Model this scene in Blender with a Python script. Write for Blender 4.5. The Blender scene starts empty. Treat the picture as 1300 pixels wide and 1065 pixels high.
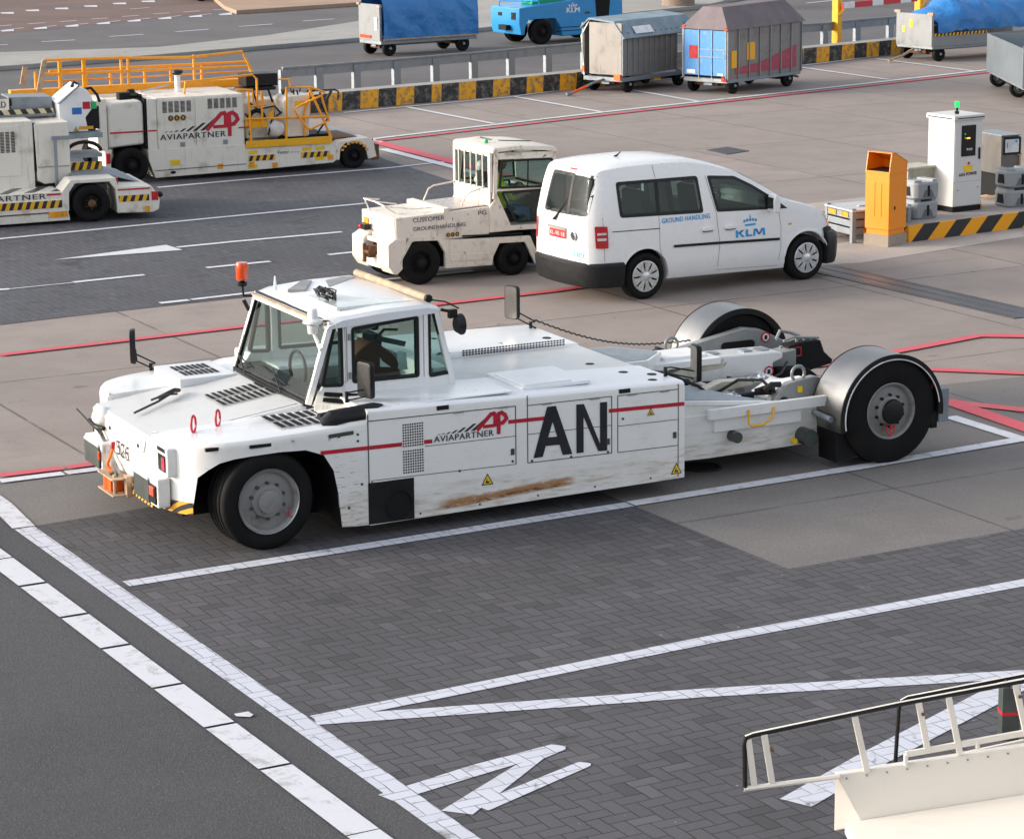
import bpy, bmesh, math, random
from mathutils import Vector, Matrix
from mathutils.bvhtree import BVHTree
random.seed(7)
SC = bpy.context.scene
COL = SC.collection
PI = math.pi
rad = math.radians
# ---------------------------------------------------------------- camera of the photograph
FPX, PITCH, ROLL, CAMH = 3326.25, 0.212968, -0.00973, 6.3132
_cp, _sp = math.cos(PITCH), math.sin(PITCH)
_F = Vector((0, _cp, -_sp)); _R0 = Vector((1, 0, 0)); _U0 = _R0.cross(_F)
CR = math.cos(ROLL)*_R0 + math.sin(ROLL)*_U0
CU = -math.sin(ROLL)*_R0 + math.cos(ROLL)*_U0
CC = Vector((0, 0, CAMH))
def at(px, py, z=0.0):
    "ground point (height z) seen at a pixel of the 1300x1065 photograph"
    d = _F + CR*((px-650)/FPX) - CU*((py-487.5)/FPX)
    t = (z-CAMH)/d.z
    return CC + d*t
# ---------------------------------------------------------------- mesh builder
class MB:
    def __init__(s): s.v = []; s.f = []; s.m = []; s.mi = 0; s.M = None
    def add(s, vs, fs):
        n = len(s.v)
        for p in vs:
            p = Vector(p)
            s.v.append(tuple(s.M @ p) if s.M else tuple(p))
        for f in fs: s.f.append(tuple(n+i for i in f)); s.m.append(s.mi)
        return s
    def box(s, x0, y0, z0, x1, y1, z1):
        return s.add([(x0,y0,z0),(x1,y0,z0),(x1,y1,z0),(x0,y1,z0),(x0,y0,z1),(x1,y0,z1),(x1,y1,z1),(x0,y1,z1)],
            [(0,3,2,1),(4,5,6,7),(0,1,5,4),(1,2,6,5),(2,3,7,6),(3,0,4,7)])
    def prism(s, poly, ax, a, b):
        # ax 'v': poly is (u,z); 'u': poly is (v,z); 'z': poly is (u,v)
        def P(p, t): return (p[0], t, p[1]) if ax == 'v' else ((t, p[0], p[1]) if ax == 'u' else (p[0], p[1], t))
        n = len(poly)
        return s.add([P(p, a) for p in poly]+[P(p, b) for p in poly],
            [tuple(range(n)), tuple(range(2*n-1, n-1, -1))]+[(i, (i+1) % n, n+(i+1) % n, n+i) for i in range(n)])
    def tube(s, pts, r, n=8, closed=False):
        pts = [Vector(p) for p in pts]; rs = r if isinstance(r, (list, tuple)) else [r]*len(pts)
        vs = []; fs = []; N = len(pts); up = None
        for i, p in enumerate(pts):
            if closed: t = (pts[(i+1) % N]-pts[i-1])
            else: t = (pts[min(i+1, N-1)]-pts[max(i-1, 0)])
            t.normalize()
            if up is None:
                up = t.orthogonal().normalized()
            else:
                up = (up - t*up.dot(t)).normalized()
            w = t.cross(up)
            for k in range(n):
                a = 2*PI*k/n
                vs.append(p + (up*math.cos(a)+w*math.sin(a))*rs[i])
        M = N if closed else N-1
        for i in range(M):
            j = (i+1) % N
            for k in range(n): fs.append((i*n+k, i*n+(k+1) % n, j*n+(k+1) % n, j*n+k))
        if not closed: fs.append(tuple(range(n-1, -1, -1))); fs.append(tuple((N-1)*n+k for k in range(n)))
        return s.add(vs, fs)
    def bar(s, p, q, w, h):
        p = Vector(p); q = Vector(q); t = (q-p).normalized()
        up = Vector((0, 0, 1)) if abs(t.z) < .9 else Vector((0, 1, 0))
        a = t.cross(up).normalized(); b = a.cross(t).normalized()
        c = [(-1,-1),(1,-1),(1,1),(-1,1)]
        return s.add([P+a*(i*w/2)+b*(j*h/2) for P in (p, q) for i, j in c],
            [(3,2,1,0),(4,5,6,7)]+[(i,(i+1) % 4,4+(i+1) % 4,4+i) for i in range(4)])
    def lathe(s, prof, o, ax='v', n=32, a0=0, a1=2*PI):
        # prof: (radius, along)
        full = abs(a1-a0-2*PI) < 1e-6; o = Vector(o); m = n if full else n+1; vs = []
        for i in range(m):
            a = a0+(a1-a0)*i/n; c, t = math.cos(a), math.sin(a)
            for r, h in prof:
                if ax == 'v': vs.append(o+Vector((r*c, h, r*t)))
                elif ax == 'u': vs.append(o+Vector((h, r*c, r*t)))
                else: vs.append(o+Vector((r*c, r*t, h)))
        k = len(prof); fs = []
        for i in range(n if full else n):
            j = (i+1) % m
            if not full and i == n: break
            for q in range(k-1): fs.append((i*k+q, j*k+q, j*k+q+1, i*k+q+1))
        return s.add(vs, fs)
    def cyl(s, p, q, r, n=16): return s.tube([p, q], r, n)
    def sphere(s, c, rx, ry, rz, n=12, m=8):
        vs = []; fs = []
        for i in range(m+1):
            t = PI*i/m
            for k in range(n):
                a = 2*PI*k/n; vs.append((c[0]+rx*math.sin(t)*math.cos(a), c[1]+ry*math.sin(t)*math.sin(a), c[2]+rz*math.cos(t)))
        for i in range(m):
            for k in range(n): fs.append((i*n+k, i*n+(k+1) % n, (i+1)*n+(k+1) % n, (i+1)*n+k))
        return s.add(vs, fs)
    def loft(s, rings, closed=True, caps=True):
        n = len(rings[0]); vs = [p for r in rings for p in r]; fs = []
        for i in range(len(rings)-1):
            for k in range(n if closed else n-1):
                fs.append((i*n+k, i*n+(k+1) % n, (i+1)*n+(k+1) % n, (i+1)*n+k))
        if caps: fs.append(tuple(range(n-1, -1, -1))); fs.append(tuple((len(rings)-1)*n+k for k in range(n)))
        return s.add(vs, fs)
    def stroke(s, pts, w, place, t=.0025, w1=None):
        # thick 2D polyline laid on a plane by place(a, b, depth)
        for i in range(len(pts)-1):
            p, q = Vector(pts[i]), Vector(pts[i+1]); d = (q-p).normalized(); nn = Vector((-d.y, d.x))*w/2
            e = d*(w*.28 if 0 < i else 0); g = d*(w*.28 if i < len(pts)-2 else 0)
            c = [p-e+nn, q+g+nn, q+g-nn, p-e-nn]; tt = t+.0002*i
            s.add([place(a.x, a.y, 0) for a in c]+[place(a.x, a.y, tt) for a in c],
                [(0,1,2,3),(7,6,5,4),(0,4,5,1),(1,5,6,2),(2,6,7,3),(3,7,4,0)])
        return s
    def build(s, name, mats, parent=None, bevel=0, seg=2, ang=35, recalc=True, smooth=True):
        me = bpy.data.meshes.new(name); me.from_pydata(s.v, [], s.f)
        if not isinstance(mats, (list, tuple)): mats = [mats]
        for m in mats: me.materials.append(m)
        me.polygons.foreach_set('material_index', s.m)
        if recalc:
            bm = bmesh.new(); bm.from_mesh(me)
            bmesh.ops.remove_doubles(bm, verts=bm.verts, dist=1e-5)
            bmesh.ops.recalc_face_normals(bm, faces=bm.faces); bm.to_mesh(me); bm.free()
        if smooth:
            me.polygons.foreach_set('use_smooth', [True]*len(me.polygons)); me.set_sharp_from_angle(angle=rad(ang))
        me.update()
        o = bpy.data.objects.new(name, me); COL.objects.link(o)
        if parent: o.parent = parent
        if bevel:
            b = o.modifiers.new('bevel', 'BEVEL'); b.width = bevel; b.segments = seg; b.limit_method = 'ANGLE'; b.angle_limit = rad(32)
            b.harden_normals = True
        return o
def thing(name, loc, yaw, label, cat, group=None):
    o = bpy.data.objects.new(name, None); COL.objects.link(o)
    o.location = (loc[0], loc[1], loc[2] if len(loc) > 2 else 0); o.rotation_euler = (0, 0, rad(yaw)); o.empty_display_size = .2
    return tag(o, label, cat, group)
def tag(o, label=None, cat=None, group=None, kind=None):
    if label: o['label'] = label
    if cat: o['category'] = cat
    if group: o['group'] = group
    if kind: o['kind'] = kind
    return o
def copy_tree(o, parent=None):
    c = o.copy(); COL.objects.link(c)
    if parent: c.parent = parent
    for ch in o.children: copy_tree(ch, c)
    return c
def text(s, mat, parent, x0, x1, zb, h, v, name='lettering', bold=.0, face='side', sp=1.0, shear=0, dz=0, thick=.002, proj=None):
    "letters from x0 to x1 (along the face), baseline zb, cap height h, on plane v; face 'side' looks to -v, 'rear' looks to -u, 'top' looks up, 'front' looks to +u"
    cu = bpy.data.curves.new('t', 'FONT'); cu.body = s; cu.offset = 0; cu.extrude = 0; cu.space_character = sp; cu.shear = shear
    cu.resolution_u = 4
    ob = bpy.data.objects.new('t', cu); COL.objects.link(ob)
    dg = bpy.context.evaluated_depsgraph_get(); me = bpy.data.meshes.new_from_object(ob.evaluated_get(dg))
    bpy.data.objects.remove(ob); bpy.data.curves.remove(cu)
    xs = [p.co.x for p in me.vertices]; ys = [p.co.y for p in me.vertices]
    ax, bx, ay, by = min(xs), max(xs), min(ys), max(ys)
    for p in me.vertices:
        X = (p.co.x-ax)/(bx-ax); Y = (p.co.y-ay)/(by-ay)
        a = x0+(x1-x0)*X; b = zb+h*Y+dz*X
        if face == 'side': p.co = (a, v-thick, b)
        elif face == 'rear': p.co = (v-thick, a, b)
        elif face == 'front': p.co = (v+thick, a, b)
        else: p.co = (a, b, v+thick)
    if bold > 0:      # heavier strokes: a second copy shifted sideways
        sh = bold*h*4.5; k_ = 0 if face in ('side', 'top') else 1; bm = bmesh.new(); bm.from_mesh(me); g = bmesh.ops.duplicate(bm, geom=bm.verts[:]+bm.edges[:]+bm.faces[:])
        for e_ in g['geom']:
            if isinstance(e_, bmesh.types.BMVert): e_.co[k_] += sh if x1 > x0 else -sh; e_.co[1-k_] -= .0005
        bm.to_mesh(me); bm.free()
    if proj: proj(me)
    me.materials.clear(); me.materials.append(mat)
    o = bpy.data.objects.new(name, me); COL.objects.link(o); o.parent = parent
    return o
def join_meshes(objs, name):
    "merge same-parent decal meshes into the first"
    bm = bmesh.new(); mats = []
    for o in objs:
        base = len(mats); mats += list(o.data.materials); n0 = len(bm.faces); bm.from_mesh(o.data); bm.faces.ensure_lookup_table()
        for f in bm.faces[n0:]: f.material_index += base
    me = bpy.data.meshes.new(name); bm.to_mesh(me); bm.free()
    for m in mats: me.materials.append(m)
    o = objs[0]; o.data = me; o.name = name
    for x in objs[1:]: bpy.data.objects.remove(x)
    return o
def boolean(o, cutter_mb, op='DIFFERENCE'):
    c = cutter_mb.build('cut', [bpy.data.materials[0]], o.parent);  md = o.modifiers.new('b', 'BOOLEAN'); md.object = c; md.operation = op; md.solver = 'EXACT'
    bpy.context.view_layer.update()
    dg = bpy.context.evaluated_depsgraph_get(); me = bpy.data.meshes.new_from_object(o.evaluated_get(dg)); nm = o.name
    mats = list(o.data.materials)
    o.modifiers.clear(); o.data = me
    me.materials.clear()
    for m in mats: me.materials.append(m)
    for p in me.polygons:
        if p.material_index >= len(mats): p.material_index = 0
    bpy.data.objects.remove(c); me.set_sharp_from_angle(angle=rad(30))
    return o
def arc(cx, cz, r, a0, a1, n): return [(cx+r*math.cos(rad(a0+(a1-a0)*i/n)), cz+r*math.sin(rad(a0+(a1-a0)*i/n))) for i in range(n+1)]
def rrect(x0, z0, x1, z1, r, n=4):
    return arc(x1-r, z1-r, r, 0, 90, n)+arc(x0+r, z1-r, r, 90, 180, n)+arc(x0+r, z0+r, r, 180, 270, n)+arc(x1-r, z0+r, r, 270, 360, n)
def rpoly(pts, r, n=4):
    "polygon with rounded corners"
    out = []; N = len(pts)
    for i in range(N):
        p = Vector(pts[i]); a = Vector(pts[i-1])-p; b = Vector(pts[(i+1) % N])-p
        rr = min(r, a.length*.45, b.length*.45); A = p+a.normalized()*rr; B = p+b.normalized()*rr
        for k in range(n+1):
            t = k/n; q = A*(1-t)**2+p*2*t*(1-t)+B*t*t; out.append((q.x, q.y))
    return out
def shrink(poly, d):
    "inset a corner polygon with mitred corners (before rounding)"
    N = len(poly); A = sum(poly[i][0]*poly[(i+1) % N][1]-poly[(i+1) % N][0]*poly[i][1] for i in range(N)); sg = 1 if A > 0 else -1; out = []
    for i in range(N):
        p = Vector(poly[i]); a = (p-Vector(poly[i-1])).normalized(); b = (Vector(poly[(i+1) % N])-p).normalized()
        na = Vector((-a.y, a.x))*sg; nb = Vector((-b.y, b.x))*sg; m = (na+nb).normalized(); k = d/max(.35, m.dot(na)); out.append((p.x+m.x*k, p.y+m.y*k))
    return out
def ring_frame(mb, outer, inner, ax, a, b):
    "frame between two polygons with equal vertex count"
    def P(p, t): return (p[0], t, p[1]) if ax == 'v' else ((t, p[0], p[1]) if ax == 'u' else (p[0], p[1], t))
    n = len(outer); vs = [P(p, a) for p in outer]+[P(p, a) for p in inner]+[P(p, b) for p in outer]+[P(p, b) for p in inner]; fs = []
    for i in range(n):
        j = (i+1) % n
        fs += [(i, j, n+j, n+i), (2*n+i, 3*n+i, 3*n+j, 2*n+j), (i, 2*n+i, 2*n+j, j), (n+i, n+j, 3*n+j, 3*n+i)]
    mb.add(vs, fs)
def inset(poly, d):
    cx = sum(p[0] for p in poly)/len(poly); cy = sum(p[1] for p in poly)/len(poly); out = []
    N = len(poly)
    for i in range(N):
        p = Vector(poly[i]); a = (Vector(poly[i])-Vector(poly[i-1])); b = (Vector(poly[(i+1) % N])-p)
        if a.length < 1e-6: a = b
        if b.length < 1e-6: b = a
        t = (a.normalized()+b.normalized()); n = Vector((-t.y, t.x)).normalized()
        if n.dot(Vector((cx, cy))-p) < 0: n = -n
        out.append((p.x+n.x*d, p.y+n.y*d))
    return out
# ---------------------------------------------------------------- materials
class NT:
    def __init__(s, name):
        s.mat = bpy.data.materials.new(name); s.mat.use_nodes = True; s.t = s.mat.node_tree; s.t.nodes.clear()
        s.out = s.t.nodes.new('ShaderNodeOutputMaterial')
    def n(s, typ, ins=None, **kw):
        nd = s.t.nodes.new(typ)
        for k, v in kw.items(): setattr(nd, k, v)
        for k, v in (ins or {}).items():
            if hasattr(v, 'is_output') or isinstance(v, bpy.types.NodeSocket): s.t.links.new(v, nd.inputs[k])
            else: nd.inputs[k].default_value = v
        return nd
    def m(s, op, a, b=None, c=None, clamp=False):
        ins = {0: a}
        if b is not None: ins[1] = b
        if c is not None: ins[2] = c
        nd = s.n('ShaderNodeMath', ins, operation=op); nd.use_clamp = clamp; return nd.outputs[0]
    def mix(s, fac, a, b):
        nd = s.t.nodes.new('ShaderNodeMix'); nd.data_type = 'RGBA'
        for i, v in ((0, fac), (6, a), (7, b)):
            if isinstance(v, bpy.types.NodeSocket): s.t.links.new(v, nd.inputs[i])
            else: nd.inputs[i].default_value = v if i == 0 else (*v[:3], 1)
        return nd.outputs[2]
    def noise(s, vec, scale, detail=4, rough=.6, dist=0):
        return s.n('ShaderNodeTexNoise', {'Vector': vec, 'Scale': scale, 'Detail': detail, 'Roughness': rough, 'Distortion': dist}).outputs['Fac']
    def ramp(s, fac, a, b, lo=0., hi=1.):
        nd = s.n('ShaderNodeMapRange', {0: fac, 1: a, 2: b, 3: lo, 4: hi}); nd.interpolation_type = 'SMOOTHSTEP'; return nd.outputs[0]
    def scale(s, vec, sc):
        return s.n('ShaderNodeMapping', {'Vector': vec, 'Scale': sc}).outputs[0]
    def bsdf(s, col, rough=.5, metal=0., bump=None, bs=.1, bd=.01, coat=0., **kw):
        ins = {'Base Color': col if isinstance(col, bpy.types.NodeSocket) else (*col[:3], 1), 'Roughness': rough, 'Metallic': metal, 'Coat Weight': coat, 'Coat Roughness': .2}
        if bump is not None:
            b = s.n('ShaderNodeBump', {'Height': bump, 'Strength': bs, 'Distance': bd}); ins['Normal'] = b.outputs[0]
        ins.update(kw)
        p = s.n('ShaderNodeBsdfPrincipled', ins); s.t.links.new(p.outputs[0], s.out.inputs[0]); return p
    def obj(s): return s.n('ShaderNodeTexCoord').outputs['Object']
    def pos(s): return s.n('ShaderNodeNewGeometry').outputs['Position']
def paint(name, col, dirt=(.30, .24, .18), amt=.35, rough=.32, coat=.3, metal=0., lo=.52, hi=.75, sc=3., streak=.5, chips=0., scratch=.03):
    t = NT(name); o = t.obj()
    a = t.noise(o, sc, 6, .65); st = t.noise(t.scale(o, (9, 9, .8)), sc*.6, 4, .6)
    f = t.m('ADD', t.m('MULTIPLY', t.ramp(a, lo, hi), amt), t.m('MULTIPLY', t.ramp(st, .56, .78), amt*streak), clamp=True)
    c = t.mix(f, col, dirt)
    fine = t.noise(o, 60, 3, .6)
    c = t.mix(t.ramp(fine, .62, .72, 0, scratch*3), c, dirt)
    if chips:
        n2 = t.noise(o, 14, 8, .75, .6)
        c = t.mix(t.ramp(n2, 1-chips-.34, 1-chips-.30), c, (.10, .045, .02))
    r = t.ramp(a, .3, .8, rough, min(rough+.25, .9))
    t.bsdf(c, r, metal, coat=coat, bump=t.noise(o, 5, 3, .5), bs=.04, bd=.02)
    return t.mat
def plain(name, col, rough=.5, metal=0., var=.15, sc=8., coat=0., bs=.1, emit=None, es=0, spec=.5):
    t = NT(name); o = t.obj(); a = t.noise(o, sc, 5, .6)
    c = t.mix(t.ramp(a, .3, .75, 0, 1), [x*(1-var) for x in col], [min(1, x*(1+var)) for x in col])
    kw = {'Specular IOR Level': spec}
    if emit: kw = {'Emission Color': (*emit, 1), 'Emission Strength': es}
    t.bsdf(c, t.ramp(a, .3, .7, max(.02, rough-.06), min(1, rough+.08)), metal, coat=coat, bump=t.noise(o, sc*6, 4, .6), bs=bs, bd=.004, **kw)
    return t.mat
def glassmat(name, tint=(.75, .85, .82), refl=.7, dens=.25, dcol=(.01, .015, .015)):
    t = NT(name); o = t.obj()
    tr = t.n('ShaderNodeBsdfTransparent', {'Color': (*tint, 1)}); df = t.n('ShaderNodeBsdfDiffuse', {'Color': (*dcol, 1)})
    mx = t.n('ShaderNodeMixShader', {0: dens, 1: tr.outputs[0], 2: df.outputs[0]})
    bp = t.n('ShaderNodeBump', {'Height': t.noise(o, 2.5, 2, .5), 'Strength': .03, 'Distance': .05})
    gl = t.n('ShaderNodeBsdfGlossy', {'Color': (.9, .93, .95, 1), 'Roughness': .03, 'Normal': bp.outputs[0]})
    lw = t.n('ShaderNodeLayerWeight', {'Blend': .5}).outputs['Facing']
    f = t.m('ADD', t.m('MULTIPLY', t.m('POWER', lw, 4.), .8*refl), .05*refl, clamp=True)
    m2 = t.n('ShaderNodeMixShader', {0: f, 1: mx.outputs[0], 2: gl.outputs[0]}); t.t.links.new(m2.outputs[0], t.out.inputs[0])
    return t.mat
def stripes(name, a, b, width, axis=(1, 0, 0), wear=.25, wc=(.12, .1, .08), ratio=.5, rough=.6):
    "hazard bands: period = width along the given object-space axis"
    t = NT(name); o = t.obj(); d = t.n('ShaderNodeVectorMath', {0: o, 1: axis}, operation='DOT_PRODUCT').outputs['Value']
    f = t.m('FRACT', t.m('DIVIDE', d, width)); s_ = t.m('LESS_THAN', f, ratio)
    c = t.mix(s_, a, b); n = t.noise(o, 7, 8, .7)
    c = t.mix(t.ramp(n, .60-wear*.2, .66, 0, min(1, wear*2.2)), c, wc)
    t.bsdf(c, rough, bump=n, bs=.15, bd=.01); return t.mat
M = {}
W8 = (.80, .80, .79)
M['white'] = paint('tractor_white_paint', (.80, .80, .79), dirt=(.42, .37, .30), amt=.30, rough=.28, coat=.35, sc=2.2)
M['hoodwhite'] = paint('hood_white_paint', (.74, .76, .79), dirt=(.52, .52, .50), amt=.2, rough=.25, coat=.5, sc=1.2, scratch=.01)
M['greypaint'] = paint('hood_grey_paint', (.55, .56, .56), dirt=(.35, .33, .30), amt=.3, rough=.4, sc=2.)
M['midgrey'] = paint('arm_grey_paint', (.24, .25, .25), dirt=(.16, .14, .12), amt=.5, rough=.4, sc=3.)
M['cream'] = paint('loader_cream_paint', (.76, .72, .64), dirt=(.30, .22, .15), amt=.65, rough=.45, coat=.1, sc=2.5, streak=.8, chips=.0)
M['cream2'] = paint('tug_cream_paint', (.74, .68, .60), dirt=(.34, .23, .15), amt=.65, rough=.45, coat=.1, sc=3.5, streak=.9, chips=.05)
M['vanwhite'] = paint('van_white_paint', (.82, .82, .82), dirt=(.6, .57, .52), amt=.15, rough=.2, coat=.8, sc=1.5, scratch=0)
M['black'] = plain('black_plastic', (.009, .009, .010), .42, spec=.3)
M['blackm'] = plain('matt_black_paint', (.008, .008, .009), .6, spec=.2)
M['charcoal'] = plain('charcoal_bumper_plastic', (.014, .015, .016), .5, spec=.25)
M['rubber'] = plain('tyre_rubber', (.009, .0085, .0085), .75, var=.4, sc=5, bs=.3, spec=.18)
M['rim'] = paint('rim_grey_paint', (.23, .225, .22), dirt=(.13, .10, .08), amt=.7, rough=.45, sc=6)
M['rimlip'] = plain('worn_steel_rim_edge', (.45, .44, .43), .35, .8)
M['silver'] = plain('silver_wheel_trim', (.62, .63, .64), .28, .6, coat=.4)
M['steel'] = plain('brushed_steel', (.50, .50, .49), .32, 1., var=.12, sc=3)
M['galv'] = paint('galvanised_steel', (.27, .30, .33), dirt=(.2, .2, .2), amt=.5, rough=.5, metal=.55, sc=4, coat=0)
M['fender'] = plain('brushed_fender_metal', (.30, .295, .29), .34, .95, var=.10, sc=2, bs=.05)
M['chrome'] = plain('chrome', (.7, .7, .7), .12, 1.)
M['lamp'] = plain('lamp_housing_grey', (.05, .06, .055), .35)
M['red'] = plain('red_stripe_vinyl', (.50, .01, .035), .4)
M['redlens'] = plain('red_lamp_lens', (.50, .015, .02), .15, coat=.8)
M['orangelens'] = plain('orange_lens', (.62, .055, .0), .18, coat=.8)
M['amber'] = plain('amber_marker', (.80, .33, .01), .3, coat=.4)
M['greenlens'] = plain('green_lens', (.01, .38, .10), .2, coat=.8)
M['greenlit'] = plain('lit_green_lens', (.01, .45, .12), .3, emit=(.02, .9, .15), es=.35)
M['clear'] = plain('clear_lamp_lens', (.62, .64, .64), .12, coat=1.)
M['glass'] = glassmat('cab_glass', (.72, .82, .80), .35, .03, (.02, .03, .03))
M['dglass'] = glassmat('van_tinted_glass', (.42, .53, .51), .75, .12, (.01, .012, .012)); M['rglass'] = glassmat('van_rear_glass', (.30, .38, .36), .22, .25, (.01, .012, .012))
M['navy'] = plain('black_lettering', (.012, .013, .02), .4)
M['klmblue'] = plain('sky_blue_vinyl', (.01, .33, .72), .35)
M['text'] = plain('dark_blue_lettering', (.03, .05, .10), .5)
M['yellow'] = paint('yellow_paint', (.85, .42, .0), dirt=(.2, .12, .04), amt=.4, rough=.45, sc=5)
M['orange'] = paint('orange_handrail_paint', (.88, .34, .0), dirt=(.3, .14, .04), amt=.35, rough=.45, sc=6)
M['binorange'] = paint('orange_bin_paint', (.84, .255, .0), dirt=(.45, .17, .02), amt=.25, rough=.33, sc=3, coat=.3)
M['rust'] = plain('rusty_bare_steel', (.14, .065, .03), .85, var=.5, sc=14)
M['cloth'] = plain('seat_fabric_dark', (.03, .03, .035), .9)
M['brown'] = plain('brown_cover', (.10, .035, .02), .8)
M['wood'] = plain('weathered_wood', (.42, .30, .20), .7, var=.25)
M['grating'] = plain('grey_antislip_plate', (.25, .29, .32), .55, .1)
M['wire'] = plain('black_cable', (.03, .03, .03), .5)
M['signyel'] = plain('warning_sign_yellow', (.85, .55, .01), .4)
M['signwhite'] = plain('sticker_white', (.8, .8, .8), .4)
M['haz'] = stripes('tractor_hazard_stripes', (.80, .38, .02), (.015, .015, .015), .085, (1, 1, .9), .2)
M['hazc'] = stripes('loader_hazard_stripes', (.80, .42, .02), (.015, .015, .015), .13, (1, 0, -.35), .2)
# bodywork white with rust scrapes low down on the flank
def body_white():
    t = NT('tractor_flank_paint'); o = t.obj(); s = t.n('ShaderNodeSeparateXYZ', {0: o}); X, Z = s.outputs[0], s.outputs[2]
    a = t.noise(o, 2.2, 6, .65); st = t.noise(t.scale(o, (1.2, 5, 9)), 2.4, 5, .65)
    f = t.m('ADD', t.m('MULTIPLY', t.ramp(a, .5, .78), .28), t.m('MULTIPLY', t.ramp(st, .56, .72), .30), clamp=True)
    c = t.mix(f, (.80, .79, .765), (.46, .40, .32))
    low = t.ramp(Z, .50, .30); c = t.mix(t.m('MULTIPLY', low, t.ramp(st, .45, .65, .15, .75)), c, (.50, .42, .33))
    # long scrape: u 1.75..3.1
    sn = t.noise(t.scale(o, (3, 1, 10)), 2.2, 6, .75, .5)
    zc = t.m('ADD', .20, t.m('MULTIPLY', t.m('SUBTRACT', X, 1.7), .055))
    band = t.ramp(t.m('ABSOLUTE', t.m('SUBTRACT', Z, t.m('ADD', zc, t.m('MULTIPLY', t.m('SUBTRACT', sn, .5), .09)))), .055, .02)
    win = t.m('MULTIPLY', t.ramp(X, 1.55, 1.85), t.ramp(X, 3.12, 3.0))
    c = t.mix(t.m('MULTIPLY', t.m('MULTIPLY', band, win), t.ramp(sn, .3, .45)), c, (.38, .20, .09))
    core = t.ramp(t.m('ABSOLUTE', t.m('SUBTRACT', Z, t.m('SUBTRACT', zc, .02))), .03, .008)
    c = t.mix(t.m('MULTIPLY', t.m('MULTIPLY', core, win), t.ramp(sn, .48, .58)), c, (.12, .05, .025))
    # small scratches behind the front wheel
    s2 = t.noise(t.scale(o, (2, 2, 26)), 3.2, 6, .7)
    w2 = t.m('MULTIPLY', t.m('MULTIPLY', t.ramp(X, .62, .70), t.ramp(X, 1.05, .85)), t.ramp(Z, .85, .65))
    c = t.mix(t.m('MULTIPLY', w2, t.ramp(s2, .57, .62)), c, (.16, .06, .03))
    s3 = t.noise(o, 9, 6, .75); w3 = t.m('MULTIPLY', t.m('MULTIPLY', t.ramp(X, .15, .3), t.ramp(X, .95, .8)), t.ramp(t.m('ABSOLUTE', t.m('SUBTRACT', Z, .94)), .07, .03))
    c = t.mix(t.m('MULTIPLY', w3, t.ramp(s3, .60, .64)), c, (.30, .13, .05))
    t.bsdf(c, t.ramp(a, .3, .8, .3, .55), coat=.25, bump=t.noise(o, 4, 3, .5), bs=.05, bd=.02)
    return t.mat
M['flank'] = body_white()
# ================================================================ ground
YA = rad(-61.19); AX = Vector((math.cos(YA), math.sin(YA))); BX = Vector((-AX.y, AX.x))
def joints(t, size, w, off=(0, 0)):
    p = t.pos(); u = t.m('ADD', t.n('ShaderNodeVectorMath', {0: p, 1: (AX.x, AX.y, 0)}, operation='DOT_PRODUCT').outputs['Value'], off[0])
    v = t.m('ADD', t.n('ShaderNodeVectorMath', {0: p, 1: (BX.x, BX.y, 0)}, operation='DOT_PRODUCT').outputs['Value'], off[1])
    return u, v
def concrete_mat(name, ca, cb, joint=True, speck=.25, tone=1.):
    t = NT(name); p = t.pos(); u, v = joints(t, 1, 1, (1.1, .6))
    big = t.noise(p, .12, 5, .6, .4); mid = t.noise(p, .9, 6, .7, .3); fine = t.noise(p, 34, 4, .7)
    strk = t.noise(t.scale(t.n('ShaderNodeMapping', {'Vector': p, 'Rotation': (0, 0, -YA-PI/2)}).outputs[0], (.18, 1.6, 1)), 1.3, 5, .65)
    c = t.mix(t.ramp(big, .35, .65), ca, cb)
    c = t.mix(t.ramp(mid, .38, .72, 0, .5), c, [x*.66 for x in ca])
    c = t.mix(t.ramp(strk, .55, .75, 0, .4), c, [x*.55 for x in ca])
    c = t.mix(t.ramp(fine, .35, .7, speck*1.2, 0), c, [x*.45 for x in ca])
    spots = t.noise(p, 2.3, 3, .5); c = t.mix(t.ramp(spots, .70, .76, 0, .5), c, (.04, .035, .03))
    spk = t.noise(p, 11, 2, .5); c = t.mix(t.ramp(spk, .735, .76, 0, .75), c, (.05, .04, .035))
    bump = fine
    if joint:
        un = t.m('ADD', u, t.m('MULTIPLY', t.noise(p, .8, 2), .05)); L1, L2 = 4.6, 3.1
        du = t.m('ABSOLUTE', t.m('SUBTRACT', t.m('FRACT', t.m('DIVIDE', un, L1)), .5)); dv = t.m('ABSOLUTE', t.m('SUBTRACT', t.m('FRACT', t.m('DIVIDE', v, L2)), .5))
        a = t.m('MAXIMUM', t.ramp(du, .5-.024/L1, .5-.012/L1), t.ramp(dv, .5-.024/L2, .5-.012/L2))
        cell = t.n('ShaderNodeCombineXYZ', {0: t.m('FLOOR', t.m('DIVIDE', un, L1)), 1: t.m('FLOOR', t.m('DIVIDE', v, L2))}).outputs[0]
        # slab cells are centred on joints offset by half
        cell = t.n('ShaderNodeCombineXYZ', {0: t.m('FLOOR', t.m('ADD', t.m('DIVIDE', un, L1), 0.)), 1: t.m('FLOOR', t.m('DIVIDE', v, L2))}).outputs[0]
        wn = t.n('ShaderNodeTexWhiteNoise', {'Vector': cell}).outputs['Value']
        c = t.mix(t.m('MULTIPLY', wn, .35), c, [x*.70 for x in ca])
        c = t.mix(t.m('MULTIPLY', a, t.ramp(t.noise(p, 1.7, 3), .32, .5, .2, .75)), c, (.07, .06, .05))
        bump = t.m('SUBTRACT', fine, a)
    t.bsdf(c, .85, bump=bump, bs=.25, bd=.006); return t.mat
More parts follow.
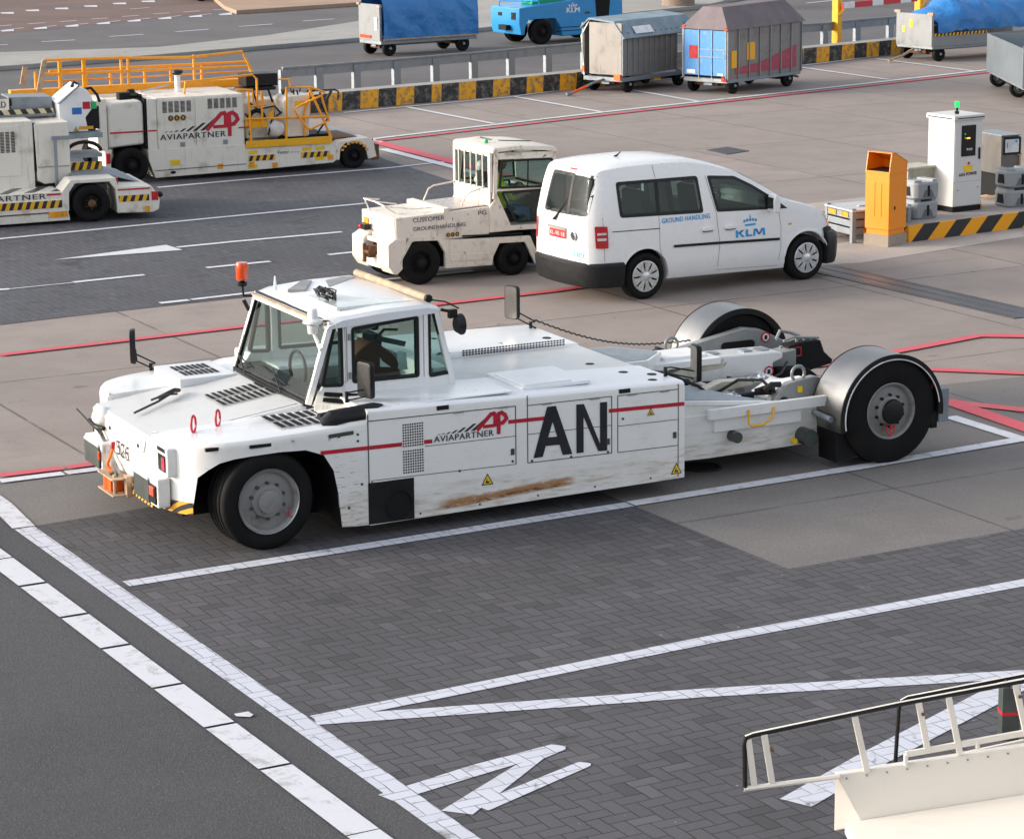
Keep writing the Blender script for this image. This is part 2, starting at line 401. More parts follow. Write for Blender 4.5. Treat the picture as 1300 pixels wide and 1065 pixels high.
def paver_nodes(t, S=.118, jw=.034):
    u, v = joints(t, 1, 1); u = t.m('DIVIDE', u, S); v = t.m('DIVIDE', v, S)
    p0 = t.pos(); u = t.m('ADD', u, t.m('MULTIPLY', t.m('SUBTRACT', t.noise(p0, 1.4, 2), .5), .35)); v = t.m('ADD', v, t.m('MULTIPLY', t.m('SUBTRACT', t.noise(t.scale(p0, (1.1, 1.3, 1)), 1.9, 2), .5), .35))
    i, j = t.m('FLOOR', u), t.m('FLOOR', v); fu, fv = t.m('FRACT', u), t.m('FRACT', v)
    k = t.m('FLOORED_MODULO', t.m('SUBTRACT', i, j), 4.)
    def eq(n): return t.m('COMPARE', k, float(n), .4)
    k0, k1, k2, k3 = eq(0), eq(1), eq(2), eq(3)
    L, R_, B_, T_ = fu, t.m('SUBTRACT', 1., fu), fv, t.m('SUBTRACT', 1., fv)
    # +1 removes a side that is open
    dL = t.m('ADD', L, k1); dR = t.m('ADD', R_, k0); dB = t.m('ADD', B_, k2); dT = t.m('ADD', T_, k3)
    d = t.m('MINIMUM', t.m('MINIMUM', dL, dR), t.m('MINIMUM', dB, dT))
    ii = t.m('SUBTRACT', i, k1); jj = t.m('ADD', j, k3)
    wn = t.n('ShaderNodeTexWhiteNoise', {'Vector': t.n('ShaderNodeCombineXYZ', {0: ii, 1: jj}).outputs[0]}).outputs['Value']
    gap = t.ramp(d, jw*1.7, jw*.6)
    return gap, wn
def paver_mat(name, ca, cb, paintcol=None, S=.118):
    t = NT(name); p = t.pos(); gap, wn = paver_nodes(t, S)
    big = t.noise(p, .35, 5, .6, .5); fine = t.noise(p, 90, 3, .7); mid = t.noise(p, 3.2, 4, .7)
    c = t.mix(wn, ca, cb); c = t.mix(t.ramp(big, .4, .68, 0, .5), c, [x*.62 for x in ca]); c = t.mix(t.ramp(mid, .55, .75, 0, .35), c, [x*1.35 for x in cb])
    c = t.mix(t.ramp(fine, .3, .7, .25, 0), c, [x*.5 for x in ca])
    spk = t.noise(p, 16, 2, .5); c = t.mix(t.ramp(spk, .755, .775, 0, .8), c, (.35, .34, .32))
    oil = t.noise(p, .9, 4, .65, .8); c = t.mix(t.ramp(oil, .62, .72, 0, .55), c, (.022, .02, .02))
    rep_ = t.n('ShaderNodeTexWhiteNoise', {'Vector': t.n('ShaderNodeVectorMath', {0: t.scale(p, (.8, .8, 0))}, operation='FLOOR').outputs[0]}).outputs['Value']
    c = t.mix(t.m('MULTIPLY', t.m('GREATER_THAN', wn, .95), .2), c, [x*1.5 for x in cb]); c = t.mix(t.m('MULTIPLY', t.m('LESS_THAN', wn, .06), .45), c, [x*.5 for x in ca])
    if paintcol:
        wear = t.noise(p, 5, 6, .75, .6); w = t.ramp(wear, .56, .70, 0, .75)
        pc = t.mix(t.m('MULTIPLY', wn, .3), paintcol, [x*.75 for x in paintcol])
        c = t.mix(t.m('SUBTRACT', 1., w), c, pc)
        t.bsdf(t.mix(t.m('MULTIPLY', gap, t.ramp(t.noise(p, 2.6, 4, .7), .3, .6, .3, .8)), c, (.10, .095, .10)), .7, bump=t.m('SUBTRACT', t.m('MULTIPLY', fine, .2), gap), bs=.4, bd=.006)
    else:
        t.bsdf(t.mix(t.m('MULTIPLY', gap, t.ramp(t.noise(p, 2.6, 4, .7), .3, .6, .65, 1.)), c, (.012, .011, .012)), .8, bump=t.m('SUBTRACT', t.m('MULTIPLY', fine, .2), gap), bs=.5, bd=.008)
    return t.mat
def asphalt_mat(name, ca, sp=.5, patch=.4):
    t = NT(name); p = t.pos(); fine = t.noise(p, 70, 3, .7); big = t.noise(p, .35, 5, .65, .5); mid = t.noise(p, 2.2, 5, .7)
    c = t.mix(t.ramp(big, .35, .68), ca, [x*.78 for x in ca]); c = t.mix(t.ramp(mid, .62, .72, 0, patch), c, [x*.45 for x in ca])
    c = t.mix(t.ramp(fine, .52, .72, 0, sp), c, [min(1, x*2.4) for x in ca]); c = t.mix(t.ramp(fine, .48, .3, 0, sp), c, [x*.45 for x in ca])
    st_ = t.n('ShaderNodeTexVoronoi', {'Vector': p, 'Scale': 48.}, feature='F1'); c = t.mix(t.m('MULTIPLY', t.ramp(st_.outputs['Distance'], .35, .15), t.m('MULTIPLY', sp, .55)), c, [min(1, x*2.1) for x in ca])
    crk = t.n('ShaderNodeTexVoronoi', {'Vector': t.n('ShaderNodeVectorMath', {0: p, 1: t.n('ShaderNodeTexNoise', {'Vector': p, 'Scale': 1.5}).outputs['Color']}, operation='ADD').outputs[0], 'Scale': .35}, feature='DISTANCE_TO_EDGE').outputs['Distance']
    c = t.mix(t.m('MULTIPLY', t.ramp(crk, .004, .001), .0), c, (.02, .02, .02))
    t.bsdf(c, .85, bump=fine, bs=.6, bd=.012); return t.mat
def line_mat(name, col, wearcol=(.2, .18, .17), wear=.5):
    t = NT(name); p = t.pos(); n = t.noise(p, 6, 7, .75, .5); b = t.noise(p, .8, 3, .6); f = t.noise(p, 50, 3, .7)
    w = t.ramp(t.m('ADD', n, t.m('MULTIPLY', b, .35)), .70, .86, 0, wear)
    c = t.mix(t.m('ADD', w, t.ramp(f, .55, .75, 0, .15)), col, wearcol)
    t.bsdf(c, .7, bump=f, bs=.2, bd=.004); return t.mat
G = {}
G['conc'] = concrete_mat('apron_concrete', (.292, .247, .223), (.360, .303, .272))
G['conc2'] = concrete_mat('bay_concrete', (.195, .18, .172), (.235, .217, .205), speck=.45)
G['pave'] = paver_mat('dark_block_paving', (.076, .073, .080), (.096, .092, .101))
G['pave2'] = paver_mat('lane_block_paving', (.080, .082, .094), (.094, .096, .110), S=.118)
G['pavewhite'] = paver_mat('white_line_on_paving', (.098, .094, .098), (.140, .134, .138), (.56, .58, .65))
G['asph'] = asphalt_mat('service_road_asphalt', (.062, .061, .066), .8)
G['road'] = asphalt_mat('main_road_asphalt', (.125, .118, .120), .25, .2)
G['roadred'] = asphalt_mat('reddish_road_asphalt', (.16, .105, .09), .25, .2)
G['kerb'] = concrete_mat('kerb_concrete', (.34, .33, .31), (.40, .385, .36), joint=False)
G['tan'] = concrete_mat('tan_brick_island', (.40, .27, .19), (.44, .31, .22), joint=False)
G['wline'] = line_mat('white_road_paint', (.60, .61, .65))
G['rline'] = line_mat('red_road_paint', (.58, .085, .11), (.36, .2, .18), .5)
G['drain'] = None
def sheet(name, pix, z, mat, label=None, ext=None):
    pts = [at(*p) if len(p) == 2 else Vector(p[:2]+(0,)) for p in pix]
    mb = MB(); mb.add([(p.x, p.y, z) for p in pts], [tuple(range(len(pts)))])
    o = mb.build(name, mat, smooth=False, recalc=False); tag(o, kind='structure')
    if label: o['label'] = label
    return o
def strips(name, segs, z, mat):
    mb = MB()
    for sg in segs:
        if len(sg) == 3 and not isinstance(sg[2], tuple):
            p, q, w = sg; P, Q = at(*p), at(*q); d = (Q-P).normalized(); n = Vector((-d.y, d.x, 0))*w/2
            c = [P+n, Q+n, Q-n, P-n]
        else: c = [at(*p) for p in sg]
        mb.add([(a.x, a.y, z) for a in c], [tuple(range(len(c)))])
        z += .00003
    o = mb.build(name, mat, smooth=False, recalc=False); return tag(o, kind='structure')
# base apron reaching the horizon
mb = MB(); mb.add([(-900, -60, 0), (900, -60, 0), (900, 1500, 0), (-900, 1500, 0)], [(0, 1, 2, 3)])
tag(mb.build('ground', G['conc'], smooth=False, recalc=False), 'pinkish grey concrete apron with slab joints', kind='structure')
# block paved stand in front, asphalt service road, lanes further left
def far(p, d, t): # point reached from pixel p by going t metres along world dir d
    P = at(*p); return (P.x+d.x*t, P.y+d.y*t, 0.)
c0 = at(32, 669); c1_ = at(800, 640.5); c2_ = at(1000, 722.5)
P0 = (c0.x, c0.y)
sheet('paving', [(31, 670), (160, 649), (628, 571), (800, 640.5), (1000, 722.5), (1300, 671), far((1300, 671), BX, 12), far((1300, 671), BX*12+AX*20, 1), far((31, 670), AX, 22)], .004, G['pave'], 'dark block paving laid in herringbone')
sheet('bay_slab', [(0, 613), (140, 596), (1300, 478), far((1300, 478), BX, 4), far((1300, 671), BX, 4), (1300, 671), (1000, 722.5), (800, 640.5), (628, 571), (160, 649), (31, 670), (0, 650)], .002, G['conc2'], 'grey concrete slab of the parking bay')
a0 = at(31, 670)
sheet('service_road', [(60, 687), (45, 672), (0, 650), far((0, 655), -AX, 3), far((0, 655), -BX*14-AX*3, 1), far((31, 670), -BX*12+AX*22, 1), far((450, 975), AX, 8), (450, 975)], .0032, G['asph'], 'dark asphalt service road')
sheet('lanes', [far((0, 413), -BX, 8), (0, 413), (100, 401), (310, 378), (480, 360), (700, 337), (716, 300), (577, 231), (489, 203), (440, 176), far((440, 176), -BX*14, 1)], .004, G['pave2'], 'blue grey paved equipment lanes')
# roads beyond the barrier
b0 = at(434, 131); b1 = at(745, 100); b2 = at(1155, 60)
sheet('road', [far((434, 134), -BX, 16), (434, 134), (745, 100), (1020, 77), (1300, 47), far((1300, 47), BX, 30), (70., 420., 0.), (-160., 420., 0.)], .004, G['road'], 'grey asphalt road beyond the barrier')
sheet('red_road', [far((0, 38), -BX, 6), (0, 44), (270, 17), (300, -6), (300, -60), (-60, -60)], .008, G['roadred'], 'reddish asphalt of the road junction')
mb = MB(); top = [(-160, 72), (200, 60), (339, 45), (452, 27.5), (560, -2), (1100, -70)]; bot = [(1100, -45), (900, 6), (640, 33), (455, 48), (336, 58), (200, 69.5), (-160, 96)]
def kerb_slab(name, pix, h, mat, z0=0.):
    pts = [at(*p, h) for p in pix]; mb = MB(); mb.prism([(p.x, p.y) for p in pts], 'z', z0, h)
    return tag(mb.build(name, mat, bevel=.02, smooth=False), kind='structure')
kerb_slab('pavement', top+bot, .13, G['kerb'])
kerb_slab('traffic_island', [(285, 8), (300, 13.5), (458, 3), (520, -12), (400, -30), (260, -12)], .14, G['tan'])
sheet('apron_strip', [(1030, 338), (1095, 334), (1300, 301), (1300, 284), (1130, 298), (1050, 312)], .004, concrete_mat('pale_edge_concrete', (.46, .41, .37), (.50, .45, .41), joint=False))
# white lines on block paving show the joints
strips('markings', [((160, 742), (799, 641), .17), ((31, 671), (470, 981), .19), ((470, 981), (640, 1102), .19),
   ((400, 914), (900, 813), .17), ((900, 813), (1330, 735), .17), ((400, 915.5), (900, 880), .19), ((900, 880), (1330, 855), .19),
   ((1010, 1020), (1110, 963), .24), ((1110, 963), (1276, 876), .24), ((1276, 876), (1330, 850), .24),
   ((480, 1010), (600, 972), (700, 946), (718, 948), (718, 952), (500, 1018)), ((560, 1030), (655, 972), (706, 952), (716, 953), (690, 964), (600, 1035)), ((600, 1022), (735, 968), (750, 970), (750, 973), (620, 1030))], .0085, G['pavewhite'])
segs = [((801, 640.7), (1092, 594), .17), ((1092, 594), (1300, 558), .17), ((1206, 530), (1300, 559.5), .17), ((1300, 558), (1400, 590), .17), ((0, 641), (30, 670.5), .21), ((-40, 613), (0, 641), .21),
   ((0, 612), (80, 602), .15), ((84, 601.5), (260, 579), .15),
   ((200, 239), (300, 230), .12), ((300, 230), (495, 214), .12), ((495, 214), (572, 205.5), .10), ((-40, 309), (0, 304.3), .12), ((0, 304.3), (330, 272), .12), ((330, 272), (466, 259), .12),
   ((68.5, 331), (211, 312), (232, 318.5)), ((225, 315), (300, 307.5), .12), ((300, 307.5), (434, 295.5), .12),
   ((-20, 370), (12, 368), .12), ((12, 368), (92, 360), .04), ((93, 359.5), (183, 350), .12), ((262, 341), (343, 333), .12), ((417, 324.5), (470, 319), .12),
   ((203, 386), (240, 382), .13), ((243, 381.5), (330, 371.5), .11), ((330, 371.5), (600, 345), .11),
   ((455, 179.5), (543, 169), .16), ((543, 169), (763, 143.6), .16), ((763, 143.6), (1020, 115.8), .16), ((1020, 115.8), (1253.7, 89.5), .16), ((1253.7, 89.5), (1400, 73), .16),
   ((485, 190), (576, 213), .22), ((576, 213), (704, 248), .22),
   ((436, 144), (647, 124), .13), ((647, 124), (731, 113), .13), ((731, 113), (1020, 84), .13), ((1020, 84), (1155, 67), .13), ((1155, 67), (1330, 48), .13),
   ((517.5, 137), (627, 158), .13), ((650, 123), (763, 143), .13), ((790, 113), (888, 130), .13), ((1112.6, 75.4), (1235, 91), .13), ((1000, 84), (1128, 102), .13), ((430, 168), (520, 190), .09)]
def pieces(p, q, w, gaps):
    out = []; pr = 0
    for g in gaps+[1.0]:
        a = pr; b = g-.004; out.append(((p[0]+(q[0]-p[0])*a, p[1]+(q[1]-p[1])*a), (p[0]+(q[0]-p[0])*b, p[1]+(q[1]-p[1])*b), w)); pr = g+.004
    return out
segs += pieces((0, 712), (349.5, 975), .235, [.12, .27, .42, .61, .80])+[((351, 976), (460, 1058), .235), ((461, 1059), (560, 1130), .235), ((-60, 668), (-1, 711), .235)]
segs += [((297, 908), (315, 905), (322, 909), (318, 912), (300, 911))]
for a, b in [((53, 54), (95.5, 51.7)), ((139, 47.4), (182, 44.6)), ((223, 41.4), (265, 38)), ((304, 34.7), (346, 31.5)), ((384.6, 27.6), (424.6, 25)), ((-20, 59), (10, 57.5))]: segs.append((a, b, .14))
for x, y in [(-38, 43), (0, 39.8), (42, 36.8), (82, 34), (122, 30.7), (161, 27.5), (200, 24.3), (239, 21.8), (277, 19)]:
    segs.append(((x, y), (x+17, y-2.2), (x+18, y+.6), (x+3, y+1.2))); segs.append(((x+18, y-2.2), (x+30, y-3.5), .10)); segs.append(((x-6, y-5.5), (x+15, y-7), .12))
for x, y in [(0, 17.7), (32, 14.5), (69, 12), (106, 9), (142.6, 5.7), (179, 3)]: segs.append(((x, y-.8), (x+17, y-1.5), (x+18, y+.8), (x+2, y+.6)))
segs += [((165, 12.5), (190, 10.5), .1), ((1024, 5), (1057, 1.6), .14)]
strips('white_lines', segs, .0125, G['wline'])
strips('red_lines', [((0, 605), (80, 595.5), .15), ((84, 595), (260, 571.5), .15), ((0, 452), (312, 415.5), .15), ((312, 415.5), (564.6, 386.5), .15), ((564.6, 386.5), (700, 371), .15), ((700, 371), (800, 357), .15),
   ((1030, 467), (1154, 444.5), .16), ((1154, 444.5), (1245, 427), .16), ((1245, 427), (1320, 428), .22), ((1100, 468), (1184, 470.5), .17), ((1184, 470.5), (1320, 476), .17),
   ((1200, 511), (1320, 524), .2), ((1200, 509.5), (1320, 551), .24),
   ((479, 180), (543, 173), .15), ((543, 173), (763, 147.4), .15), ((763, 147.4), (1020, 118.8), .15), ((1020, 118.8), (1253.7, 92.8), .15), ((1253.7, 92.8), (1400, 76), .15),
   ((480, 182), (577, 207), .30), ((577, 207), (730, 247), .30)], .0165, G['rline'])
# drains and covers
def drain_mat():
    t = NT('drain_grating'); u, v = joints(t, 1, 1); f = t.m('FRACT', t.m('DIVIDE', u, .09)); g = t.m('GREATER_THAN', f, .55)
    f2 = t.m('FRACT', t.m('DIVIDE', v, .035)); g = t.m('MULTIPLY', g, t.m('GREATER_THAN', f2, .3))
    t.bsdf(t.mix(g, (.10, .10, .11), (.012, .012, .012)), .45, .5); return t.mat
dm = drain_mat(); de = plain('drain_edge_steel', (.07, .07, .075), .5, .5)
P = at(1042, 340.5); Q = at(1310, 402); d = (Q-P).normalized(); n = Vector((-d.y, d.x, 0))
mb = MB()
for a, b, h, mi in ((-.30, -.20, .010, 1), (-.20, -.02, .008, 0), (-.02, .02, .011, 1), (.02, .20, .008, 0), (.20, .30, .010, 1)):
    mb.mi = mi; c = [P+n*a, Q+n*a, Q+n*b, P+n*b]; mb.prism([(x.x, x.y) for x in c], 'z', 0, h)
tag(mb.build('drain_channel', [dm, de], smooth=False), 'long black slotted drainage channel in the concrete beyond the rear wheel', 'drain')
mb = MB(); mb.mi = 0
pts = [at(*p) for p in [(897, 191), (924, 187.3), (951, 192.3), (923, 196.8)]]; mb.prism([(p.x, p.y) for p in pts], 'z', 0, .012)
tag(mb.build('manhole_cover', [plain('dark_steel_cover', (.06, .06, .065), .6, .3)], smooth=False), 'dark square metal access cover in concrete behind the van', 'manhole cover')
C = at(891, 594); mb = MB(); mb.lathe([(0, .010), (.15, .012), (.19, .012), (.20, .006), (.20, 0)], (C.x, C.y, 0), 'z', 32); mb.lathe([(.165, .0125), (.17, .018), (.185, .018), (.19, .0125)], (C.x, C.y, 0), 'z', 32)
tag(mb.build('pit_cover', [plain('black_pit_cover', (.02, .018, .016), .7)]), 'round black pit cover on the concrete under the tractor hull', 'manhole cover')
# ================================================================ shared parts
def wheel(parent, u, v, z, R, w, rimR, rimmat, side=-1, steer=0, nuts=10, hub=.3, name='wheel', hubmat=None, groove=True, deep=.05, dustred=False):
    "tyre whose visible face is at v, body towards -side; children: rim"
    s = side
    hold = bpy.data.objects.new(name, None)
    mb = MB(); r = R
    prof = [(rimR*.98, .03), (rimR, .005), (rimR*1.08, .0), (rimR+(R-rimR)*.5, -.012), (R*.93, .0), (R*.975, .012), (R*.995, .03)]
    n = 4 if groove else 0
    for i in range(n):
        x = .04+(w-.08)*(i+.5)/n
        prof += [(R, x-.018), (R*.975, x-.012), (R*.975, x+.012), (R, x+.018)]
    prof += [(R*.995, w-.03), (R*.93, w), (rimR, w-.005), (rimR*.9, w-.03)]
    mb.lathe([(a, -s*b) for a, b in prof], (0, 0, 0), 'v', 48)
    ty = mb.build(name, M['rubber'], parent, ang=40); ty.location = (u, v, z); ty.rotation_euler = (0, 0, rad(steer))
    mb = MB()
    pr = [(rimR*1.0, .002), (rimR*.97, -.006), (rimR*.90, .012), (rimR*.86, deep), (rimR*.55, deep*.8), (rimR*.50, deep*.3), (hub*rimR, deep*.2), (hub*rimR*.98, -.02), (hub*rimR*.6, -.03), (0, -.03)]
    mb.lathe([(a, -s*b) for a, b in pr], (0, 0, 0), 'v', 40)
    mb.lathe([(rimR*.9, -s*(w-.04)), (0, -s*(w-.04))], (0, 0, 0), 'v', 24)
    mb.mi = 1
    for k in range(nuts):
        a = 2*PI*(k+.5)/nuts; rr = rimR*(.5+hub)*.62+.0*rimR; rr = rimR*.56
        c = Vector((rr*math.cos(a), 0, rr*math.sin(a))); mb.tube([c+Vector((0, s*-deep*.8, 0)), c+Vector((0, s*(.012-deep*.55), 0))], rimR*.055, 6)
    if hub > .38:
        mb.lathe([(hub*rimR*.97, s*.018), (hub*rimR*.9, s*.045), (hub*rimR*.5, s*.06), (0, s*.06)], (0, 0, 0), 'v', 24)
    rm = mb.build('rim', [rimmat, hubmat or M['lamp']], ty, ang=30)
    return ty
def mirror(parent, base, head, w, h, yaw=0, glassface='u-', name='mirror'):
    mb = MB(); b = Vector(base); hd = Vector(head)
    mid = Vector(((b.x+hd.x)/2+.02, (b.y+hd.y)/2, b.z+.06))
    mb.tube([b, b+Vector((0, 0, .10))], .018, 8); mb.tube([b+Vector((0, 0, .02)), b+Vector((.05, -.03, .03)), hd+Vector((.03, 0, -h*.45)), hd+Vector((0.02, 0, -h*.1))], .008, 6)
    mb.tube([b+Vector((0, 0, .09)), b+Vector((.04, -.03, .10)), hd+Vector((.03, 0, -h*.25))], .008, 6)
    mt = Matrix.Translation(hd) @ Matrix.Rotation(rad(yaw), 4, 'Z')
    mb.M = mt
    poly = rpoly([(-w/2, -h/2), (w/2, -h/2), (w/2, h/2), (-w/2, h/2)], .04, 4)
    rings = []
    for d, k in ((-.035, .82), (-.03, .95), (0, 1), (.02, .98)):
        rings.append([(d, p[0]*k, p[1]*k) for p in poly])
    mb.loft(rings)
    mb.mi = 1; mb.add([(.021, p[0]*.9, p[1]*.92) for p in poly], [tuple(range(len(poly)))])
    mb.M = None
    return mb.build(name, [M['black'], plain('dull_mirror_glass', (.10, .095, .09), .2)], parent)
# ================================================================ towbarless aircraft tractor
TO = (-2.182, 22.292); TY = 26.69; TW = 3.3
tr = thing('aircraft_tractor', TO, TY, 'large low white aircraft tractor lettered AN with glazed cab and fendered rear wheels', 'aircraft tractor')
def zt(u): return 1.17-.025*(u-1)
def far_(v): return TW-v
def mir(poly): return [(a, TW-b) for a, b in poly]
plan = [(1.0, .0), (.85, 0), (.73, 0), (.70, 0), (.66, 0), (.57, 0), (.40, .0), (.15, .004), (-.10, .02), (-.26, .045), (-.38, .08), (-.47, .125), (-.55, .18), (-.585, .215), (-.61, .25), (-.66, .33), (-.70, .42), (-.73, .54), (-.745, .66), (-.75, .80)]
botz = [.115, .12, .13, .45, .66, .81, .875, .885, .875, .86, .83, .77, .70, .45, .45, .45, .45, .45, .45, .45]
def hoodtop(u): return 1.0+.06*max(0, min(1, (u+.75)/1.75)) + (.02 if u > .8 else 0)
def blister(side):
    f = (lambda v: v) if side == 0 else far_
    mb = MB(); rows = []
    n = len(plan)
    for i, (u, v) in enumerate(plan):
        a = Vector(plan[max(i-1, 0)]); b = Vector(plan[min(i+1, n-1)]); t = (b-a).normalized(); nn = Vector((t.y, -t.x))
        if nn.y < 0 and abs(nn.y) > abs(nn.x): nn = -nn
        if abs(nn.y) <= abs(nn.x) and nn.x < 0: nn = -nn
        P = Vector((u, v)); zz = hoodtop(u); zb = botz[i]
        q = Vector((max(u, -.745+.0*u), .78)) if i < n-1 else Vector((u+.03, .80))
        q = Vector((min(max(u, -.74), 1.0), .80))
        r = [(P.x, P.y, zb), (P.x, P.y, (zb+zz)/2), (P.x, P.y, zz-.045)]
        for d, dz in ((.006, -.024), (.02, -.008), (.045, 0)):
            X = P+nn*d; r.append((X.x, X.y, zz+dz))
        for k in (.35, .7, 1.):
            X = (P+nn*.045).lerp(q, k); r.append((X.x, X.y, zz+.012*math.sin(k*PI)))
        r.append((q.x, q.y+.0, zz-.16))
        sk = .15 if side else 0
        rows.append([(a_+sk*max(0, (.7-a_)/1.4), f(b_), c_) for a_, b_, c_ in r])
    mb.loft(rows, closed=False, caps=False)
    o = mb.build('front_fender', M['flank'], tr, ang=28, recalc=False)
    o.data.materials.append(M['hoodwhite'])
    for p in o.data.polygons:
        if p.normal.z > .8 or p.normal.z < -.8: p.material_index = 1
    # wheel housing
    mb = MB(); arch = [(-.59, .38), (-.58, .55), (-.55, .70), (-.45, .83), (-.30, .875), (.40, .875), (.57, .81), (.66, .66), (.70, .45), (.735, .12)]
    vv_ = [.26, .25, .22, .15, .08, .03, .026, .026, .026, .02]
    mb.loft([[(a, f(vv_[i]), b) for i, (a, b) in enumerate(arch)], [(a, f(.62), b) for a, b in arch]], closed=False, caps=False)
    mb.add([(a, f(.62), b) for a, b in arch], [tuple(range(len(arch)))])
    mb.build('wheel_housing', M['blackm'], tr)
    return o
blister(0); blister(1)
# lip trim along the near arch and hazard skirt under the nose
for s in (0, 1):
    f = (lambda v: v) if s == 0 else far_
    mb = MB(); n0 = 11
    sk = .15 if s else 0
    pts = plan[13:]; rows = [[(u+sk*(.7-u)/1.4-.008, f(v-.008), .36), (u+sk*(.7-u)/1.4-.008, f(v-.008), .47)] for i, (u, v) in enumerate(pts)]
    mb.loft(rows, closed=False, caps=False); mb.build('hazard_skirt', M['haz'], tr, smooth=False)
# nose
mb = MB(); mb.prism([(-.73, .40), (-.745, .90), (-.70, .93), (.70, 1.10), (1.0, 1.10), (1.0, .3), (-.5, .3)], 'v', .80, TW-.80)
mb.build('nose', M['flank'], tr, bevel=.012)
mb = MB(); mb.add([(-.72, .83, .935), (.66, .84, 1.105), (.66, TW-.84, 1.105), (-.72, TW-.83, .935), (-.72, .83, .925), (.66, .84, 1.09), (.66, TW-.84, 1.09), (-.72, TW-.83, .925)], [(0, 3, 2, 1), (0, 1, 5, 4), (1, 2, 6, 5), (2, 3, 7, 6), (3, 0, 4, 7)])
mb.build('hood', M['greypaint'], tr)
mb = MB(); mb.prism([(.95, .895), (1.02, .775), (1.2, .735), (1.95, .735), (2.10, .775), (2.15, .895)], 'u', -.757, -.745); mb.mi = 1
for v in (1.15, 1.95): mb.cyl((-.764, v, .81), (-.756, v, .81), .018, 10)
mb.build('nose_plate', [M['greypaint'], M['black']], tr)
for v0, v1 in ((.84, 1.3), (1.36, 1.9), (1.95, 2.30)): mb = MB(); mb.prism([(v0, .30), (v1, .30), (v1, .40), (v0, .40)], 'u', -.748, -.735); mb.build('hazard_skirt', M['haz'], tr, smooth=False)
mb = MB(); dg_ = {'5': [(1, 1), (.12, 1), (.08, .56), (.65, .60), (1, .40), (.95, .12), (.5, 0), (-.05, .06)], '2': [(0, .8), (.3, 1), (.8, .98), (.98, .75), (.85, .5), (0, .02), (1, .02)], '6': [(.9, .92), (.5, 1), (.1, .7), (0, .3), (.3, 0), (.8, .03), (1, .3), (.75, .56), (.3, .55), (.03, .35)]}
for k_, ch_ in enumerate('526'): mb.stroke([(x*.085, y*.12) for x, y in dg_[ch_]], .014, lambda a, b, d, k_=k_: (-.750-d, 1.80-k_*.13-a, .60+b))
mb.build('lettering', M['navy'], tr, smooth=False)
for o_ in [o for o in tr.children if o.name.startswith('lettering')]: pass
def headlamp(v0, v1, amb):
    mb = MB(); mb.box(-.84, min(v0, amb[0])-.02, .40, -.72, max(v1, amb[1])+.02, .665); hs = mb.build('headlamp_housing', M['flank'], tr, bevel=.015)
    mb = MB(); mb.box(-.856, v0, .41, -.838, v1, .62); mb.mi = 1; mb.box(-.862, v0+.01, .615, -.838, v1-.01, .645)
    hl = mb.build('headlamp', [M['lamp'], M['clear']], hs, bevel=.006)
    mb = MB(); mb.box(-.855, amb[0], .43, -.837, amb[1], .60); mb.mi = 1; mb.box(-.868, amb[0]+.02, .50, -.85, amb[1]-.02, .585)
    mb.build('indicator', [M['black'], M['orangelens']], hs, bevel=.006)
headlamp(.62, 1.03, (.44, .60)); headlamp(2.02, 2.46, (2.0, 2.01))
for v in (.50,):
    mb = MB(); mb.box(-.765, v-.14, .68, -.66, v+.17, .945); bx = mb.build('lamp_pocket', M['flank'], tr, bevel=.02)
    mb = MB(); mb.box(-.771, v-.11, .72, -.76, v+.08, .87); mb.mi = 1; mb.box(-.777, v-.10, .74, -.765, v-.02, .85); mb.build('front_marker_lamp', [M['black'], M['redlens']], bx)
    mb = MB(); mb.box(-.769, v-.10, .895, -.76, v+.10, .93); mb.build('marker_strip', M['black'], bx)
for u in (-.40, -.02): 
    mb = MB()
    mb.box(u-.10, -.004 + (.085 if u < -.2 else .012), .945, u+.10, .03 + (.085 if u < -.2 else .012), .975)
    mb.build('side_marker', M['black'], tr)
mb = MB()
mb.prism(rpoly([(.62, .955), (.86, .965), (.86, 1.0), (.62, .99)], .01), 'v', -.004, .01); mb.build('side_marker', M['lamp'], tr)
# sensor head with rod on the far corner of the nose, diagonal strut, coupling
mb = MB(); mb.sphere((-.74, 2.22, .86), .10, .12, .10, 16, 10); mb.mi = 1; mb.tube([(-.84, 2.32, .82), (-.82, 2.20, .78), (-.78, 2.08, .78)], .022, 8); mb.tube([(-.90, 2.50, .90), (-.84, 1.95, .75)], .008, 6)
mb.build('sensor_head', [M['flank'], M['black']], tr)
mb = MB(); mb.bar((-.78, 2.25, .76), (-.80, 1.55, .42), .035, .03); mb.bar((-.775, 2.21, .74), (-.79, 1.51, .40), .02, .02); mb.build('strut', M['rimlip'], tr)
mb = MB(); mb.box(-.93, 1.42, .285, -.74, 1.86, .30); mb.box(-.93, 1.42, .435, -.74, 1.86, .45); mb.box(-.80, 1.40, .27, -.74, 1.48, .47); mb.tube([(-.88, 1.50, .27), (-.88, 1.50, .48)], .018, 8)
mb.mi = 1; mb.tube([(-.85, 1.72, .30), (-.85, 1.72, .435)], .065, 14); mb.box(-.90, 1.56, .302, -.78, 1.66, .433)
mb.mi = 2; mb.tube([(-.84, 1.75, .45), (-.86, 1.76, .52), (-.84, 1.72, .60), (-.81, 1.74, .66)], .016, 6); mb.mi = 3; mb.tube([(-.80, 1.77, .64), (-.79, 1.77, .72)], .022, 8); mb.mi = 2
mb.tube([(-.84, 1.60, .455), (-.88, 1.66, .50), (-.84, 1.75, .48)], .016, 6); mb.mi = 4; mb.tube([(-.86, 1.50, .47), (-.84, 1.58, .48), (-.88, 1.62, .46)], .02, 6)
mb.build('coupling', [M['wood'], plain('bright_orange_block', (.90, .10, .0), .4), plain('orange_rope', (.85, .16, .01), .7), M['redlens'], M['lamp']], tr, bevel=.004)
